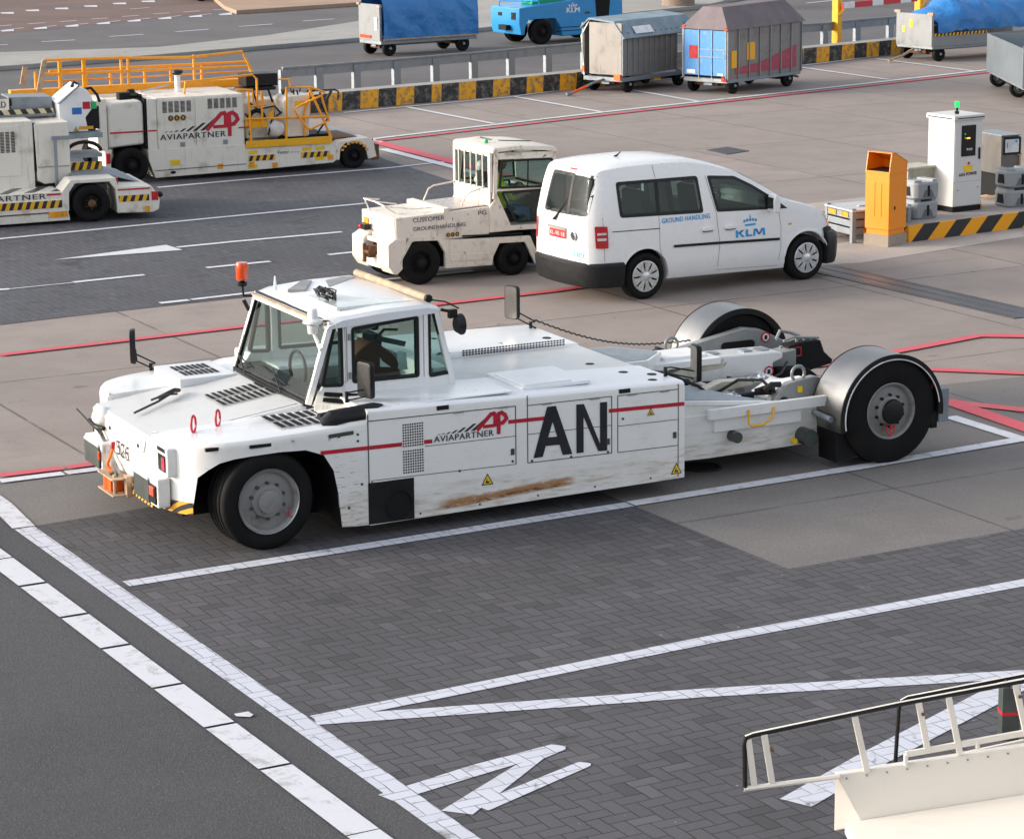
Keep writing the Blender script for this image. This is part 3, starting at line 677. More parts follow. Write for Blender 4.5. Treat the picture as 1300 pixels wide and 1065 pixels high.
mb = MB(); mb.cyl((-.752, 1.24, .60), (-.742, 1.24, .60), .02, 12); mb.build('front_reflector', M['redlens'], tr)
# louvres
def louvre(u0, u1, v0, v1, z, rows, cols, slope=0, thick=.012, frame=None):
    mb = MB()
    if frame: mb.mi = 1; mb.box(u0-.02, v0-.03, z-.01, u1+.02, v1+.03, z+.003); mb.mi = 0
    du = (u1-u0)/cols; dv = (v1-v0)/rows
    for r in range(rows):
        for c in range(cols):
            a = u0+du*c; b = v0+dv*r; zz = z+slope*(a-u0)
            mb.add([(a+du*.14, b+dv*.08, zz+.004), (a+du*.80, b+dv*.08, zz+.005), (a+du*.80, b+dv*.92, zz+.005), (a+du*.14, b+dv*.92, zz+.004)], [(0, 1, 2, 3)])
            pass
    return mb.build('louvre', [M['blackm'], frame or M['hoodwhite']], tr)
louvre(.12, .67, 1.28, 1.85, 1.052, 2, 9, slope=.12)
mb = MB(); mb.prism([(.06, 2.30), (.64, 2.30), (.64, 3.04), (.06, 3.04)], 'z', 1.0, 1.115); mb.build('raised_vent_box', M['hoodwhite'], tr, bevel=.012)
louvre(.16, .53, 2.42, 2.92, 1.116, 2, 7)
louvre(.24, .80, .16, .72, 1.055, 2, 7, slope=.01)
# tie-down hoops
for u, v in ((-.44, .55), (-.17, .66)):
    mb = MB(); pts = [(u-.02, v-.03, 1.02), (u-.02, v-.035, 1.14), (u-.015, v, 1.175), (u-.01, v+.05, 1.15), (u-.01, v+.06, 1.02)]
    mb.M = Matrix.Translation((u, v, 0)) @ Matrix.Rotation(rad(50), 4, 'Z') @ Matrix.Translation((-u, -v, 0)); mb.bar((u-.02, v-.04, 1.0), (u+.1, v-.04, 1.008), .015, .01)
    r = .075; mb.tube([(u+r*math.cos(a)*.75, v, 1.095+r*math.sin(a)) for a in [PI*2*k/16 for k in range(16)]], .011, 6, closed=True); mb.M = None
    mb.build('tie_down_hoop', M['red'], tr)
# wiper arm lying on the hood
mb = MB(); mb.tube([(-.60, 1.70, .985), (-.3, 1.90, 1.02), (-.12, 2.02, 1.06)], .012, 6); mb.tube([(-.28, 1.92, 1.05), (-.10, 2.0, 1.09), (-.02, 2.1, 1.06)], .022, 6); mb.tube([(-.35, 1.95, 1.03), (-.22, 1.90, 1.08), (-.06, 2.05, 1.04)], .012, 6)
mb.build('beacon_bracket', M['wire'], tr)
# hull: near and far side bodies
def hull(side):
    f = (lambda v: v) if side == 0 else far_
    us = [1.0, 2.565, 2.6, 4.27]; rows = []
    inner = .92 if side == 0 else 1.20
    rows = []
    for u in [1.0, 1.5, 2.0, 2.5, 3.0, 3.5, 4.0, 4.27]:
        zb = .108+.014*(u-1); t_ = zt(u); dropped = 0 if u < 3.4 else .012*(u-3.4)/.9
        r = [(0.0, zb), (0, t_-.05), (.008, t_-.022), (.03, t_-.006), (.06, t_), (inner-.04, t_+.005-dropped), (inner, t_-.02-dropped), (inner, zb)]
        rows.append([(u, f(a), b) for a, b in r])
    mb = MB(); mb.loft(rows); o = mb.build('side_body', M['flank'], tr, ang=25); o.data.materials.append(M['hoodwhite'])
    for p in o.data.polygons:
        if p.normal.z > .8: p.material_index = 1
    return o
hull(0); hull(1)
def seamline(mb, pts, w=.008, d=.0025):
    for a, b in zip(pts[:-1], pts[1:]): mb.bar((a[0], -d*.3, a[1]), (b[0], -d*.3, b[1]), w, d*2) if abs(a[0]-b[0]) < abs(a[1]-b[1]) else mb.bar((a[0], -d*.3, a[1]), (b[0], -d*.3, b[1]), d*2, w)
mb = MB()
seamline(mb, [(1.0, 1.13), (1.0, .12)], .010); seamline(mb, [(1.0, 1.068), (2.475, 1.046), (2.475, .50)]); seamline(mb, [(1.44, .515), (2.475, .498)], .005); seamline(mb, [(1.02, .52), (1.44, .515)], .005)
seamline(mb, [(1.56, .775), (2.475, .765)], .005)
seamline(mb, [(2.597, 1.13), (2.597, .495)], .008); seamline(mb, [(2.597, 1.037), (3.48, 1.028), (3.48, .482)], .007); seamline(mb, [(2.597, .495), (3.48, .484)], .007); seamline(mb, [(2.6, .765), (3.48, .752)], .005)
seamline(mb, [(3.545, .482), (3.545, 1.026), (4.20, 1.02)], .007); seamline(mb, [(3.545, .482), (4.2, .475)], .006); seamline(mb, [(4.20, 1.07), (4.20, .17)], .007); seamline(mb, [(3.545, .735), (4.2, .728)], .005)
mb.build('panel_seam', plain('panel_gap', (.06, .055, .05), .8), tr, smooth=False)
mb = MB()
for u, z in ((1.03, .5), (1.9, .505), (2.44, .53), (2.64, .51), (3.05, .50), (3.44, .50), (3.6, .80), (.93, .50), (.72, .96), (.9, .96), (.9, .9), (.8, .3)): mb.cyl((u, -.005, z), (u, .002, z), .012, 10)
mb.build('bolt', M['lamp'], tr)
mb = MB(); mb.mi = 0; mb.box(.99, -.0045, .118, 1.44, .0, .50); mb.mi = 1
mb.lathe([(0, .0), (.12, 0), (.125, -.014), (.135, -.014), (.14, 0)], (1.29, -.006, .27), 'v', 28)
mb.build('exhaust_panel', [M['black'], M['blackm']], tr, smooth=False)
for j0, j1 in ((0, 9), (10, 19)):
    mb = MB()
    for i in range(9):
        for j in range(j0, j1): mb.tube([(1.345+i*.0235, -.0035, .555+j*.0245), (1.345+i*.0235, .0, .553+j*.0245)], .0085, 6)
    mb.build('side_grille', M['blackm'], tr)
mb = MB()
def stripe(u0, z0, u1, z1, h=.036): mb.add([(u0, -.0032, z0-h/2), (u1, -.0032, z1-h/2), (u1, -.0032, z1+h/2), (u0, -.0032, z0+h/2), (u0, 0, z0-h/2), (u1, 0, z1-h/2), (u1, 0, z1+h/2), (u0, 0, z0+h/2)], [(0, 1, 2, 3), (0, 4, 5, 1), (1, 5, 6, 2), (2, 6, 7, 3), (3, 7, 4, 0)])
for q_ in ((.54, .832, 1.33, .820), (1.55, .815, 1.63, .814), (2.40, .905, 2.80, .897), (3.45, .892, 4.265, .872)):
    mb = MB(); stripe(*q_); mb.build('red_stripe', M['red'], tr, smooth=False)
for u in (1.68, 3.56): mb = MB(); mb.box(u, -.004, zt(u)-.062, u+.12, .004, zt(u)-.022); mb.build('side_marker', M['black'], tr)
# lettering A N
sp = lambda u0, z0: (lambda a, b, d: (u0+a, -.004-d, z0+b))
mb = MB(); P = sp(2.655, .535)
L = [[(0, 0), (.15, .465), (.235, .465), (.40, 0)], ]
def polyplate(mb, poly, place, t=.002): n = len(poly); mb.add([place(a, b, 0) for a, b in poly]+[place(a, b, t) for a, b in poly], [tuple(range(n)), tuple(range(2*n-1, n-1, -1))]+[(i, (i+1) % n, n+(i+1) % n, n+i) for i in range(n)])
polyplate(mb, [(0, 0), (.095, 0), (.215, .365), (.185, .468), (.145, .468)], P); polyplate(mb, [(.405, -.008), (.305, -.006), (.19, .36), (.175, .468), (.235, .468)], P, .0022); polyplate(mb, [(.09, .10), (.31, .095), (.285, .175), (.115, .18)], P, .0018)
P = sp(3.105, .527)
polyplate(mb, [(0, 0), (.075, 0), (.075, .46), (0, .465)], P); polyplate(mb, [(.25, -.008), (.325, -.010), (.325, .455), (.25, .457)], P); polyplate(mb, [(.055, .464), (.08, .46), (.275, .0), (.27, -.008), (.23, -.006), (.05, .40)], P, .0022)
mb.build('lettering', M['navy'], tr, smooth=False)
def ap_logo(parent, u0, zb, W, H, v=-.004, mr=None, mk=None, nsl=7):
    "slanted dashes growing towards two red letters"
    pl = lambda a, b, d: (u0+a*W, v-d, zb+b*H)
    mb = MB(); xs = [.0, .06, .125, .20, .285, .38, .48]
    for i, x in enumerate(xs):
        h = .04+.0*i+[.0, .01, .03, .08, .15, .26, .40][i]; w = [.018, .022, .03, .036, .042, .048, .052][i]; sl = h*.42+.01
        polyplate(mb, [(x, .30), (x+w, .30), (x+w+sl, .30+h), (x+sl, .30+h)], pl)
    a = mb.build('lettering', mk or M['navy'], parent, smooth=False)
    mb = MB(); wr = .085*W
    P2 = lambda a, b, d: (u0+a, v-d, zb+b)
    S = lambda pts: [(p[0]*W, p[1]*H) for p in pts]
    mb.stroke(S([(.57, .30), (.735, .80), (.775, .92), (.82, .94), (.835, .86), (.835, .36)]), wr*.62, P2); mb.stroke(S([(.66, .42), (.835, .42)]), wr*.5, P2, .0035)
    mb.stroke(S([(.885, .02), (.885, .90), (.93, .94), (.98, .82), (1.0, .66), (.95, .50), (.885, .46)]), wr*.62, P2)
    b = mb.build('lettering', mr or M['red'], parent, smooth=False)
    return a, b
ap_logo(tr, 1.68, .80, .70, .215)
text('AVIAPARTNER', M['navy'], tr, 1.645, 2.245, .800, .056, -.004, bold=.008, sp=1.1, dz=-.004)
def warn(parent, u, z, s, v=-.004, name='warning_sticker'):
    mb = MB(); pl = lambda a, b, d: (u+a*s, v-d, z+b*s); polyplate(mb, [(0, 0), (1, 0), (.5, .9)], pl, .001); mb.mi = 1
    polyplate(mb, [(.12, .07), (.88, .07), (.5, .77)], pl, .002); mb.mi = 0; polyplate(mb, [(.3, .14), (.68, .14), (.62, .3), (.5, .26), (.46, .52), (.38, .3)], pl, .003)
    return mb.build(name, [M['navy'], M['signyel']], parent, smooth=False)
warn(tr, 2.12, .34, .12); warn(tr, 3.86, .80, .08); warn(tr, 4.12, .20, .12)
for u, z in ((1.9, 1.05), (2.35, 1.045), (2.8, 1.03), (3.3, 1.025), (3.7, 1.02), (4.05, 1.015)): mb = MB(); mb.box(u-.05, -.008, z-.006, u+.05, .0, z+.012); mb.build('panel_hinge', M['midgrey'], tr, bevel=.002)
for u, z in ((2.44, .62), (3.44, .60), (4.16, .58)): mb = MB(); mb.box(u-.018, -.009, z-.03, u+.018, .0, z+.03); mb.build('panel_latch', M['lamp'], tr, bevel=.003)
for u in (1.5, 2.1, 2.7, 3.3, 3.9): mb = MB(); mb.cyl((u, -.004, .15+.014*(u-1)), (u, .002, .15+.014*(u-1)), .010, 8); mb.build('bolt', M['lamp'], tr)
# decks
mb = MB(); mb.box(2.1, .90, .98, 4.25, 2.12, 1.075); mb.build('rear_deck', M['greypaint'], tr, bevel=.01)
mb = MB()
for i in range(34):
    for j in range(3): mb.box(2.95+i*.034, 2.10-.004, 1.088+j*.022, 2.95+i*.034+.024, 2.10, 1.088+j*.022+.015)
mb.build('deck_grille', M['blackm'], tr, smooth=False)
mb = MB(); mb.box(2.66, .22, 1.12, 3.38, .98, 1.155); mb.box(2.7, .26, 1.15, 3.2, .9, 1.17); mb.build('deck_lid', M['hoodwhite'], tr, bevel=.012)
mb = MB(); mb.box(1.25, .10, 1.15, 2.5, .62, 1.166); mb.build('deck_lid', M['hoodwhite'], tr, bevel=.01)
for u, v, z in ((4.02, .18, zt(4.02)), (3.95, .62, zt(3.95)), (4.15, .42, zt(4.1)), (3.5, 2.4, zt(3.5)), (4.1, 2.5, zt(4.1)), (3.0, 2.9, zt(3)), (3.9, 1.2, 1.075)): mb = MB(); mb.lathe([(0, .008), (.045, .008), (.055, -.01)], (u, v, z-.006), 'z', 16); mb.build('filler_cap', M['blackm'], tr)
for u, v in ((2.75, 2.15),): mb = MB(); mb.box(u-.07, v-.03, zt(u)-.002, u+.07, v+.035, zt(u)+.006); mb.build('deck_marker', M['blackm'], tr)
# chequered step plates behind the hull
mb = MB(); mb.mi = 0
mb.prism([(4.27, 1.30), (4.62, 1.30), (4.95, 1.62), (4.62, 2.10), (4.27, 2.10)], 'z', .35, 1.02); mb.mi = 1
mb.prism([(4.29, 1.33), (4.61, 1.33), (4.91, 1.62), (4.60, 2.07), (4.29, 2.07)], 'z', 1.0, 1.026); mb.build('step_platform', [M['white'], M['grating']], tr, bevel=.006)
pp = [(4.20, .40, .82), (5.50, .34, .695), (5.25, .62, .72), (4.95, 1.06, .77), (4.20, 1.12, .84)]
mb = MB(); mb.add([(a, b, c-.04) for a, b, c in pp]+pp, [(4, 3, 2, 1, 0), (5, 6, 7, 8, 9)]+[(k, (k+1) % 5, 5+(k+1) % 5, 5+k) for k in range(5)]); st1 = mb.build('step_platform', M['white'], tr, bevel=.004)
cx_, cy_ = 4.78, .70
qq = [(cx_+(a-cx_)*.93, cy_+(b-cy_)*.88, c+.006) for a, b, c in pp]
mb = MB(); mb.add([(a, b, c-.004) for a, b, c in qq]+qq, [(4, 3, 2, 1, 0), (5, 6, 7, 8, 9)]+[(k, (k+1) % 5, 5+(k+1) % 5, 5+k) for k in range(5)]); mb.build('chequer_plate', M['grating'], st1, smooth=False)
mb = MB(); mb.add([(4.2, .41, .3), (5.45, .37, .3), (5.45, .37, .66), (4.2, .41, .785), (4.2, .45, .3), (5.45, .41, .3), (5.45, .41, .66), (4.2, .45, .785)], [(0, 1, 2, 3), (7, 6, 5, 4), (0, 4, 5, 1), (1, 5, 6, 2), (2, 6, 7, 3), (3, 7, 4, 0)]); mb.build('platform_side', M['flank'], tr, smooth=False)
for sgn in (0, 1):
    f = (lambda v: v) if sgn == 0 else far_
    mb = MB(); mb.prism([(4.2, f(.40)), (4.75, f(.36)), (6.05, f(.42)), (6.05, f(.56)), (4.9, f(.60)), (4.2, f(.70))], 'z', .20, .64); mb.build('rear_frame', M['flank'], tr, bevel=.01)
mb = MB(); mb.box(4.25, .60, .22, 6.2, 2.7, .46); mb.build('cradle_floor', M['blackm'], tr)
mb = MB(); mb.box(4.25, .70, .3, 4.45, 2.55, .95); mb.build('cross_member', M['white'], tr, bevel=.01)
cast = plain('cream_cast_arm', (.50, .48, .40), .5)
for v0, du_, dz_ in ((1.48, 0., .13), (1.12, .12, .0)):
    mb = MB(); mb.prism(rpoly([(4.85+du_, .50+dz_), (5.0+du_, .68+dz_), (5.25+du_, .76+dz_), (5.60+du_, .74+dz_), (5.62+du_, .68+dz_), (5.30+du_, .66+dz_), (5.20+du_, .50+dz_)], .04), 'v', v0, v0+.13); ca_o = mb.build('cradle_claw', cast, tr, bevel=.02)
    mb = MB(); mb.sphere((5.62+du_, v0+.06, .72+dz_), .045, .045, .045, 14, 10); mb.cyl((5.5+du_, v0+.06, .72+dz_), (5.62+du_, v0+.06, .72+dz_), .022, 10); mb.build('ball_end', M['rimlip'], ca_o)
    mb = MB(); mb.cyl((5.0+du_, v0-.02, .60+dz_), (5.0+du_, v0+.15, .60+dz_), .05, 14); mb.cyl((5.16+du_, v0-.02, .58+dz_), (5.16+du_, v0+.15, .58+dz_), .035, 12); mb.build('claw_pin', M['black'], ca_o)
for pts, r in (([(4.6, 1.3, .70), (4.9, 1.25, .62), (5.2, 1.0, .58), (5.6, .9, .62)], .018), ([(4.5, 1.5, .80), (4.8, 1.7, .70), (5.3, 1.8, .62), (5.9, 1.85, .56)], .016), ([(4.6, .9, .72), (5.0, .8, .66), (5.5, .72, .70), (5.66, .66, .70)], .02), ([(5.9, 1.9, .6), (6.2, 1.75, .52), (6.5, 1.8, .6), (6.7, 2.0, .66)], .016), ([(5.4, 2.5, .6), (5.7, 2.55, .74), (6.0, 2.5, .66)], .018)):
    mb = MB(); mb.tube(pts, r, 8); mb.build('hydraulic_hose', M['black'], tr)
for q_ in ((5.0, 1.0, .46, 5.08, 1.9, .66), (5.45, 1.0, .46, 5.52, 1.9, .62), (6.30, 1.05, .4, 6.36, 2.0, .60)): mb = MB(); mb.box(*q_); mb.build('cross_plate', M['white'], tr, bevel=.01)
for q_ in ((5.10, .72, .60, 5.35, .86, .70), (4.62, 1.75, .84, 4.9, 1.95, .92)): mb = MB(); mb.box(*q_); mb.build('bracket', M['white'], tr, bevel=.01)
for (a_, b_, c_) in ((5.2, .79, .71), (5.30, .79, .71), (4.70, 1.85, .925), (4.82, 1.85, .925), (5.05, 1.2, .665), (5.05, 1.7, .665), (6.7, 2.12, .80)): mb = MB(); mb.cyl((a_, b_, c_-.01), (a_, b_, c_+.018), .018, 8); mb.build('bolt', M['midgrey'], tr)
for pts in ([(5.66, .60, .72), (5.6, .75, .82), (5.45, .95, .80), (5.3, 1.1, .66)], [(6.3, 2.6, .55), (6.5, 2.5, .72), (6.7, 2.4, .70), (6.75, 2.3, .6)], [(5.1, 2.0, .86), (5.25, 2.25, .92), (5.45, 2.45, .84), (5.6, 2.6, .72)], [(4.5, 1.2, .96), (4.7, 1.0, .92), (4.95, .9, .80), (5.1, .85, .68)]): mb = MB(); mb.tube(pts, .016, 8); mb.build('hydraulic_hose', M['black'], tr)
mb = MB(); mb.prism([(6.55, .30), (6.55, .62), (6.9, .60), (7.1, .45), (7.1, .30)], 'v', 1.9, 2.6); mb.build('cradle_mechanism', M['blackm'], tr, bevel=.015)
mb = MB(); mb.box(5.9, 1.55, .46, 6.3, 1.9, .60); mb.build('valve_block', M['midgrey'], tr, bevel=.008)
mb = MB(); mb.box(4.72, .28, .60, 6.14, .34, .70); mb.box(4.80, .33, .46, 5.80, .42, .62); mb.build('rear_bumper_bar', M['white'], tr, bevel=.004)
mb = MB(); mb.tube([(5.15, .27, .66), (5.15, .26, .52), (5.17, .24, .50), (5.30, .24, .50), (5.42, .25, .56), (5.44, .27, .66)], .012, 6); mb.build('grab_strap', M['yellow'], tr)
for u_, z_, r_ in ((5.02, .40, .055), (5.86, .30, .085)): mb = MB(); mb.cyl((u_, .25, z_), (u_, .42, z_), r_, 20); mb.build('frame_socket', M['lamp'], tr)
mb = MB(); mb.cyl((5.70, .285, .28), (5.70, .33, .28), .03, 12); mb.build('yellow_port', M['signyel'], tr)
# lift arms carrying the rear wheels
armp = [(5.02, .62), (5.10, .74), (5.35, .82), (5.62, .86), (5.95, .98), (6.35, .92), (6.60, .70), (6.62, .40), (6.1, .22), (5.55, .20), (5.2, .30)]
def arm(v0, v1, poly, mat, name='lift_arm'):
    mb = MB(); mb.prism(poly, 'v', v0, v1); return mb.build(name, mat, tr, bevel=.012)
arm(.56, .66, [(5.60, .30), (5.66, .70), (5.80, .80), (6.1, .84), (6.45, .75), (6.6, .5), (6.3, .22), (5.7, .2)], M['midgrey'])
a2 = [(5.45, .34), (5.45, .62), (5.60, .74), (6.10, .83), (6.60, .92), (6.80, .89), (7.20, .69), (7.2, .50), (6.4, .40)]
arm(2.68, 2.80, a2, M['midgrey'])
mb = MB(); mb.prism(rrect(6.30, .70, 6.72, .79, .045), 'v', 2.67, 2.69); mb.build('arm_slot', M['blackm'], tr, smooth=False)
def eye(u, v, z, m='midgrey'):
    mb = MB(); mb.tube([(u+.075*math.cos(a), v, z+.02+.075*math.sin(a)) for a in [rad(-50+280*k/14) for k in range(15)]], .017, 8); return mb.build('lifting_eye', M[m], tr)
eye(5.93, .60, .86); eye(5.72, 2.74, .80)
def nosign(u, v, z):
    mb = MB(); mb.lathe([(0, -.003), (.055, -.003), (.055, 0)], (u, v, z), 'v', 24); mb.mi = 1; mb.lathe([(.042, -.0045), (.058, -.0045), (.058, -.001)], (u, v, z), 'v', 24); mb.mi = 2; mb.box(u-.018, v-.0055, z-.024, u+.018, v-.003, z+.022)
    mb.build('safety_sticker', [M['signwhite'], M['red'], M['navy']], tr, smooth=False)
nosign(6.86, 2.676, .80)
# central lifting cradle beam
mb = MB(); mb.prism([(4.9, .50), (4.9, .84), (6.55, .80), (6.62, .78), (6.62, .72), (6.50, .68), (6.50, .36), (5.2, .30)], 'v', 1.95, 2.30); mb.build('cradle_beam', M['white'], tr, bevel=.02)
mb = MB(); mb.lathe([(0, .008), (.08, .008), (.09, 0)], (6.45, 2.12, .806), 'z', 20); mb.lathe([(0, .008), (.07, .008), (.08, 0)], (5.85, 2.12, .822), 'z', 20); mb.box(6.2, 2.05, .81, 6.3, 2.18, .822); mb.build('cradle_pin', M['galv'], tr)
nosign(6.44, 1.945, .60)
mb = MB(); mb.prism([(6.50, .42), (6.50, .74), (6.85, .78), (6.85, .38)], 'v', 2.05, 2.28); mb.box(5.3, 1.2, .26, 6.5, 1.95, .50); mb.build('cradle_mechanism', M['midgrey'], tr, bevel=.01)
mb = MB(); mb.prism([(6.80, .545), (6.80, .80), (6.98, .83), (7.20, .83), (7.25, .70), (7.36, .60), (7.34, .56), (7.0, .50)], 'v', 2.12, 2.30); bp = mb.build('cradle_shield', M['blackm'], tr, bevel=.01)
mb = MB(); mb.stroke([(.0, 0), (.09, 0), (.09, .09), (0, .09), (0, -.002)], .012, lambda a, b, d: (6.86+a, 2.118-d, .69+b)); mb.build('lettering', M['redlens'], bp, smooth=False)
mb = MB(); mb.tube([(6.72, 2.25, .86), (6.8, 2.3, .94), (6.95, 2.35, .90), (7.05, 2.3, .86)], .018, 8); mb.tube([(6.75, 2.15, .86), (6.9, 2.18, .88), (7.2, 2.16, .85)], .014, 8)
for u in (6.95, 7.05, 7.15): mb.cyl((u, 2.2, .82), (u, 2.2, .86), .022, 8)
mb.build('hydraulic_fitting', M['midgrey'], tr)
# white cross members, cylinders
def ram(p, q, r, name='hydraulic_ram'):
    mb = MB(); p = Vector(p); q = Vector(q); m_ = p.lerp(q, .6); mb.cyl(p, m_, r, 16); mb.mi = 1; mb.cyl(m_, q, r*.55, 12); mb.sphere(q, r*1.1, r*1.1, r*1.1); mb.mi = 0; mb.sphere(p, r*1.25, r*1.25, r*1.25)
    return mb.build(name, [plain('cream_cast', (.55, .53, .46), .5), M['chrome']], tr)
ram((5.6, 1.62, .56), (6.2, 1.72, .60), .045)
mb = MB(); mb.box(4.55, 1.45, .86, 5.55, 1.72, .93); mb.box(4.95, 1.55, .9, 5.45, 1.95, .96); mb.build('hydraulic_cover', M['white'], tr, bevel=.008)
mb = MB(); mb.prism([(5.95, .30), (5.95, .60), (6.1, .68), (6.3, .64), (6.3, .3)], 'v', .9, 1.4); mb.build('cradle_side', M['white'], tr, bevel=.015)
mb = MB(); mb.prism([(5.62, .66), (5.78, .74), (6.2, .76), (6.2, .66)], 'v', .68, 1.0); mb.build('arm_cover', M['white'], tr, bevel=.01)
mb = MB(); mb.cyl((5.74, .545, .62), (5.74, .57, .62), .05, 16); mb.tube([(5.55, .62, .74), (5.62, .6, .80), (5.72, .6, .79)], .03, 8); mb.tube([(5.5, .7, .72), (5.62, .68, .75), (5.7, .7, .72)], .035, 8); mb.build('arm_pivot', M['black'], tr)
for u, v, z in ((5.60, 2.66, .62), (5.45, 2.6, .70)): pass
mb = MB(); mb.cyl((5.60, 2.655, .60), (5.60, 2.70, .60), .05, 16); mb.tube([(5.30, 2.7, .66), (5.42, 2.7, .74), (5.5, 2.7, .76)], .04, 8); mb.build('arm_pivot', M['black'], tr)
mb = MB(); mb.box(5.90, .545, .70, 5.95, .56, .76); mb.build('yellow_tag', M['signyel'], tr)
mb = MB(); mb.prism([(6.05, .06), (6.05, .44), (6.30, .48), (6.30, .10)], 'v', .08, .40); mb.build('mud_flap', M['blackm'], tr, bevel=.01)
mb = MB(); mb.box(5.95, 1.05, .20, 7.15, 2.7, .34) ; mb.build('axle_beam', M['midgrey'], tr, bevel=.02)
# rear wheels and fenders
def rearwheel(vout, side):
    s = -1 if side == 0 else 1
    ty = wheel(tr, 6.64, vout, .535, .535, .44, .287, M['rim'], s, 0, 10, .46, deep=.05, hubmat=M['black'])
    if side == 0:
        mb = MB(); mb.stroke([(-.08, -.02), (-.02, -.06), (.03, -.02), (.02, -.10), (-.04, -.12), (-.08, -.04)], .012, lambda a, b, d: (a-.0, .012-.03-d, b-.12)); mb.stroke([(0, .0), (0, -.10)], .012, lambda a, b, d: (a-.02, -.021-d, b-.12)); mb.build('paint_mark', M['redlens'], ty, smooth=False)
    R0 = .60; prof = []
    vo, vi = (vout-.02, vout+.50) if side == 0 else (vout-.48, vout+.02)
    a0, a1 = rad(-5), rad(192)
    mb = MB(); mb.lathe([(R0, vo), (R0+.006, vo), (R0+.006, vi), (R0, vi)], (6.64, 0, .50), 'v', 40, a0, a1)
    fd = mb.build('fender', M['fender'], tr, ang=30)
    mb = MB(); 
    for ve, dv in ((vo, .012), (vi, -.012)): mb.lathe([(R0+.010, ve-.006), (R0+.010, ve+.006+dv*.2), (R0-.05, ve+.006), (R0-.05, ve-.006), (R0+.010, ve-.006)], (6.64, 0, .50), 'v', 40, a0, a1)
    mb.build('fender_edge', M['black'], fd, ang=30)
    if side == 0:
        mb = MB(); mb.lathe([(R0-.046, vo-.012), (R0-.036, vo-.016), (R0-.034, vo-.008)], (6.64, 0, .50), 'v', 40, rad(8), rad(190)); mb.build('fender_beading', M['signwhite'], fd, ang=60)
    else:
        mb = MB(); mb.lathe([(0, vi-.44), (R0-.02, vi-.44)], (6.64, 0, .50), 'v', 32, a0, a1); 
    return ty
rearwheel(.0, 0); rearwheel(TW, 1)
mb = MB(); mb.box(7.18, .08, .28, 7.26, .48, .66); mb.build('fender_box', M['black'], tr, bevel=.01)
mb = MB(); mb.box(7.26, .06, .34, 7.38, .44, .68); mb.mi = 1; mb.box(7.375, .08, .36, 7.392, .42, .60); mb.build('rear_lamp_box', [M['galv'], M['redlens']], tr, bevel=.008)
mb = MB(); mb.tube([(7.14, .04, .70), (7.18, .04, .78)], .012, 6); mb.build('marker_rod', M['redlens'], tr)
mb = MB(); mb.tube([(6.0, .10, .50), (6.0, .52, .52)], .03, 10); mb.build('fender_bracket', M['galv'], tr)
# front wheels
fw = wheel(tr, .05, .03, .445, .445, .36, .292, M['rim'], -1, 4, 10, .36, deep=.05, hubmat=M['lamp'])
mb = MB(); mb.lathe([(.285, -.004), (.294, -.014), (.297, -.002)], (0, 0, 0), 'v', 40); mb.build('rim_edge', M['rimlip'], fw)
mb = MB(); mb.stroke([(0, 0), (.05, -.05), (.07, .03), (.05, -.05), (.09, -.07)], .009, lambda a, b, d: (.13+a, -.002-d, b-.10)); mb.build('paint_mark', M['redlens'], fw, smooth=False)
wheel(tr, .05, TW-.03, .445, .445, .36, .292, M['rim'], 1, 4, 10, .36)
mb = MB(); mb.box(-.55, .62, .25, 4.2, TW-.62, .95); mb.build('chassis', M['blackm'], tr)
# ---------------------------------------------------------------- cab
V1, V2 = .74, 2.60
CB = [(.72, 1.12), (.98, 1.83)]   # windscreen bottom / top (u,z)
roofpts = [(.96, 1.84), (2.02, 1.895)]
mb = MB()
top = lambda u: 1.84+.05*(u-.96)
rows = []
for u, dz, k in ((.93, -.03, .0), (.96, 0, 0), (1.1, .035, 0), (1.5, .045, 0), (1.95, .03, 0), (2.06, -.005, 0), (2.07, -.05, 0)):
    z = top(u)+dz; rows.append([(u, V1-.01, top(u)-.06), (u, V1-.015, z-.03), (u, V1+.03, z), (u, (V1+V2)/2, z+.02 if dz > 0 else z), (u, V2-.03, z), (u, V2+.015, z-.03), (u, V2+.01, top(u)-.06)])
mb.loft(rows); rf = mb.build('roof', M['hoodwhite'], tr, ang=30)
mb = MB(); mb.prism([(1.14, .98), (1.92, .98), (1.92, 1.82), (1.14, 1.72)], 'z', 1.90, 1.926); hb = mb.build('roof_hatch', plain('pale_glass_panel', (.62, .68, .66), .1, coat=1.), rf); 
mb = MB(); mb.prism([(1.25, 2.0), (1.5, 2.45), (1.42, 2.5), (1.1, 2.08)], 'z', 1.90, 1.927); mb.prism([(1.5, 2.02), (1.95, 2.40), (1.85, 2.48), (1.62, 2.38)], 'z', 1.90, 1.928); mb.build('roof_patch', M['rim'], rf, smooth=False)
mb = MB(); mb.cyl((2.0, V1+.12, 1.955), (1.99, V2-.12, 1.955), .035, 14); mb.mi = 1; mb.cyl((2.003, V1+.08, 1.955), (2.0, V1+.12, 1.955), .037, 14); mb.build('roof_tube', [M['wood'], M['black']], rf)
# tangled cable on the roof
mb = MB(); rnd = random.Random(3)
for k in range(7):
    pts = []; cx, cy = 1.22+rnd.uniform(-.04, .05), 1.45+rnd.uniform(-.08, .1)
    for i in range(14): a = i*.75+k; pts.append((cx+.07*math.cos(a)*rnd.uniform(.5, 1), cy+.12*math.sin(a)*rnd.uniform(.5, 1), 1.955+.05*rnd.random()+.03*math.sin(a)))
    mb.tube(pts, .008, 5)
mb.build('cable_bundle', M['wire'], rf)
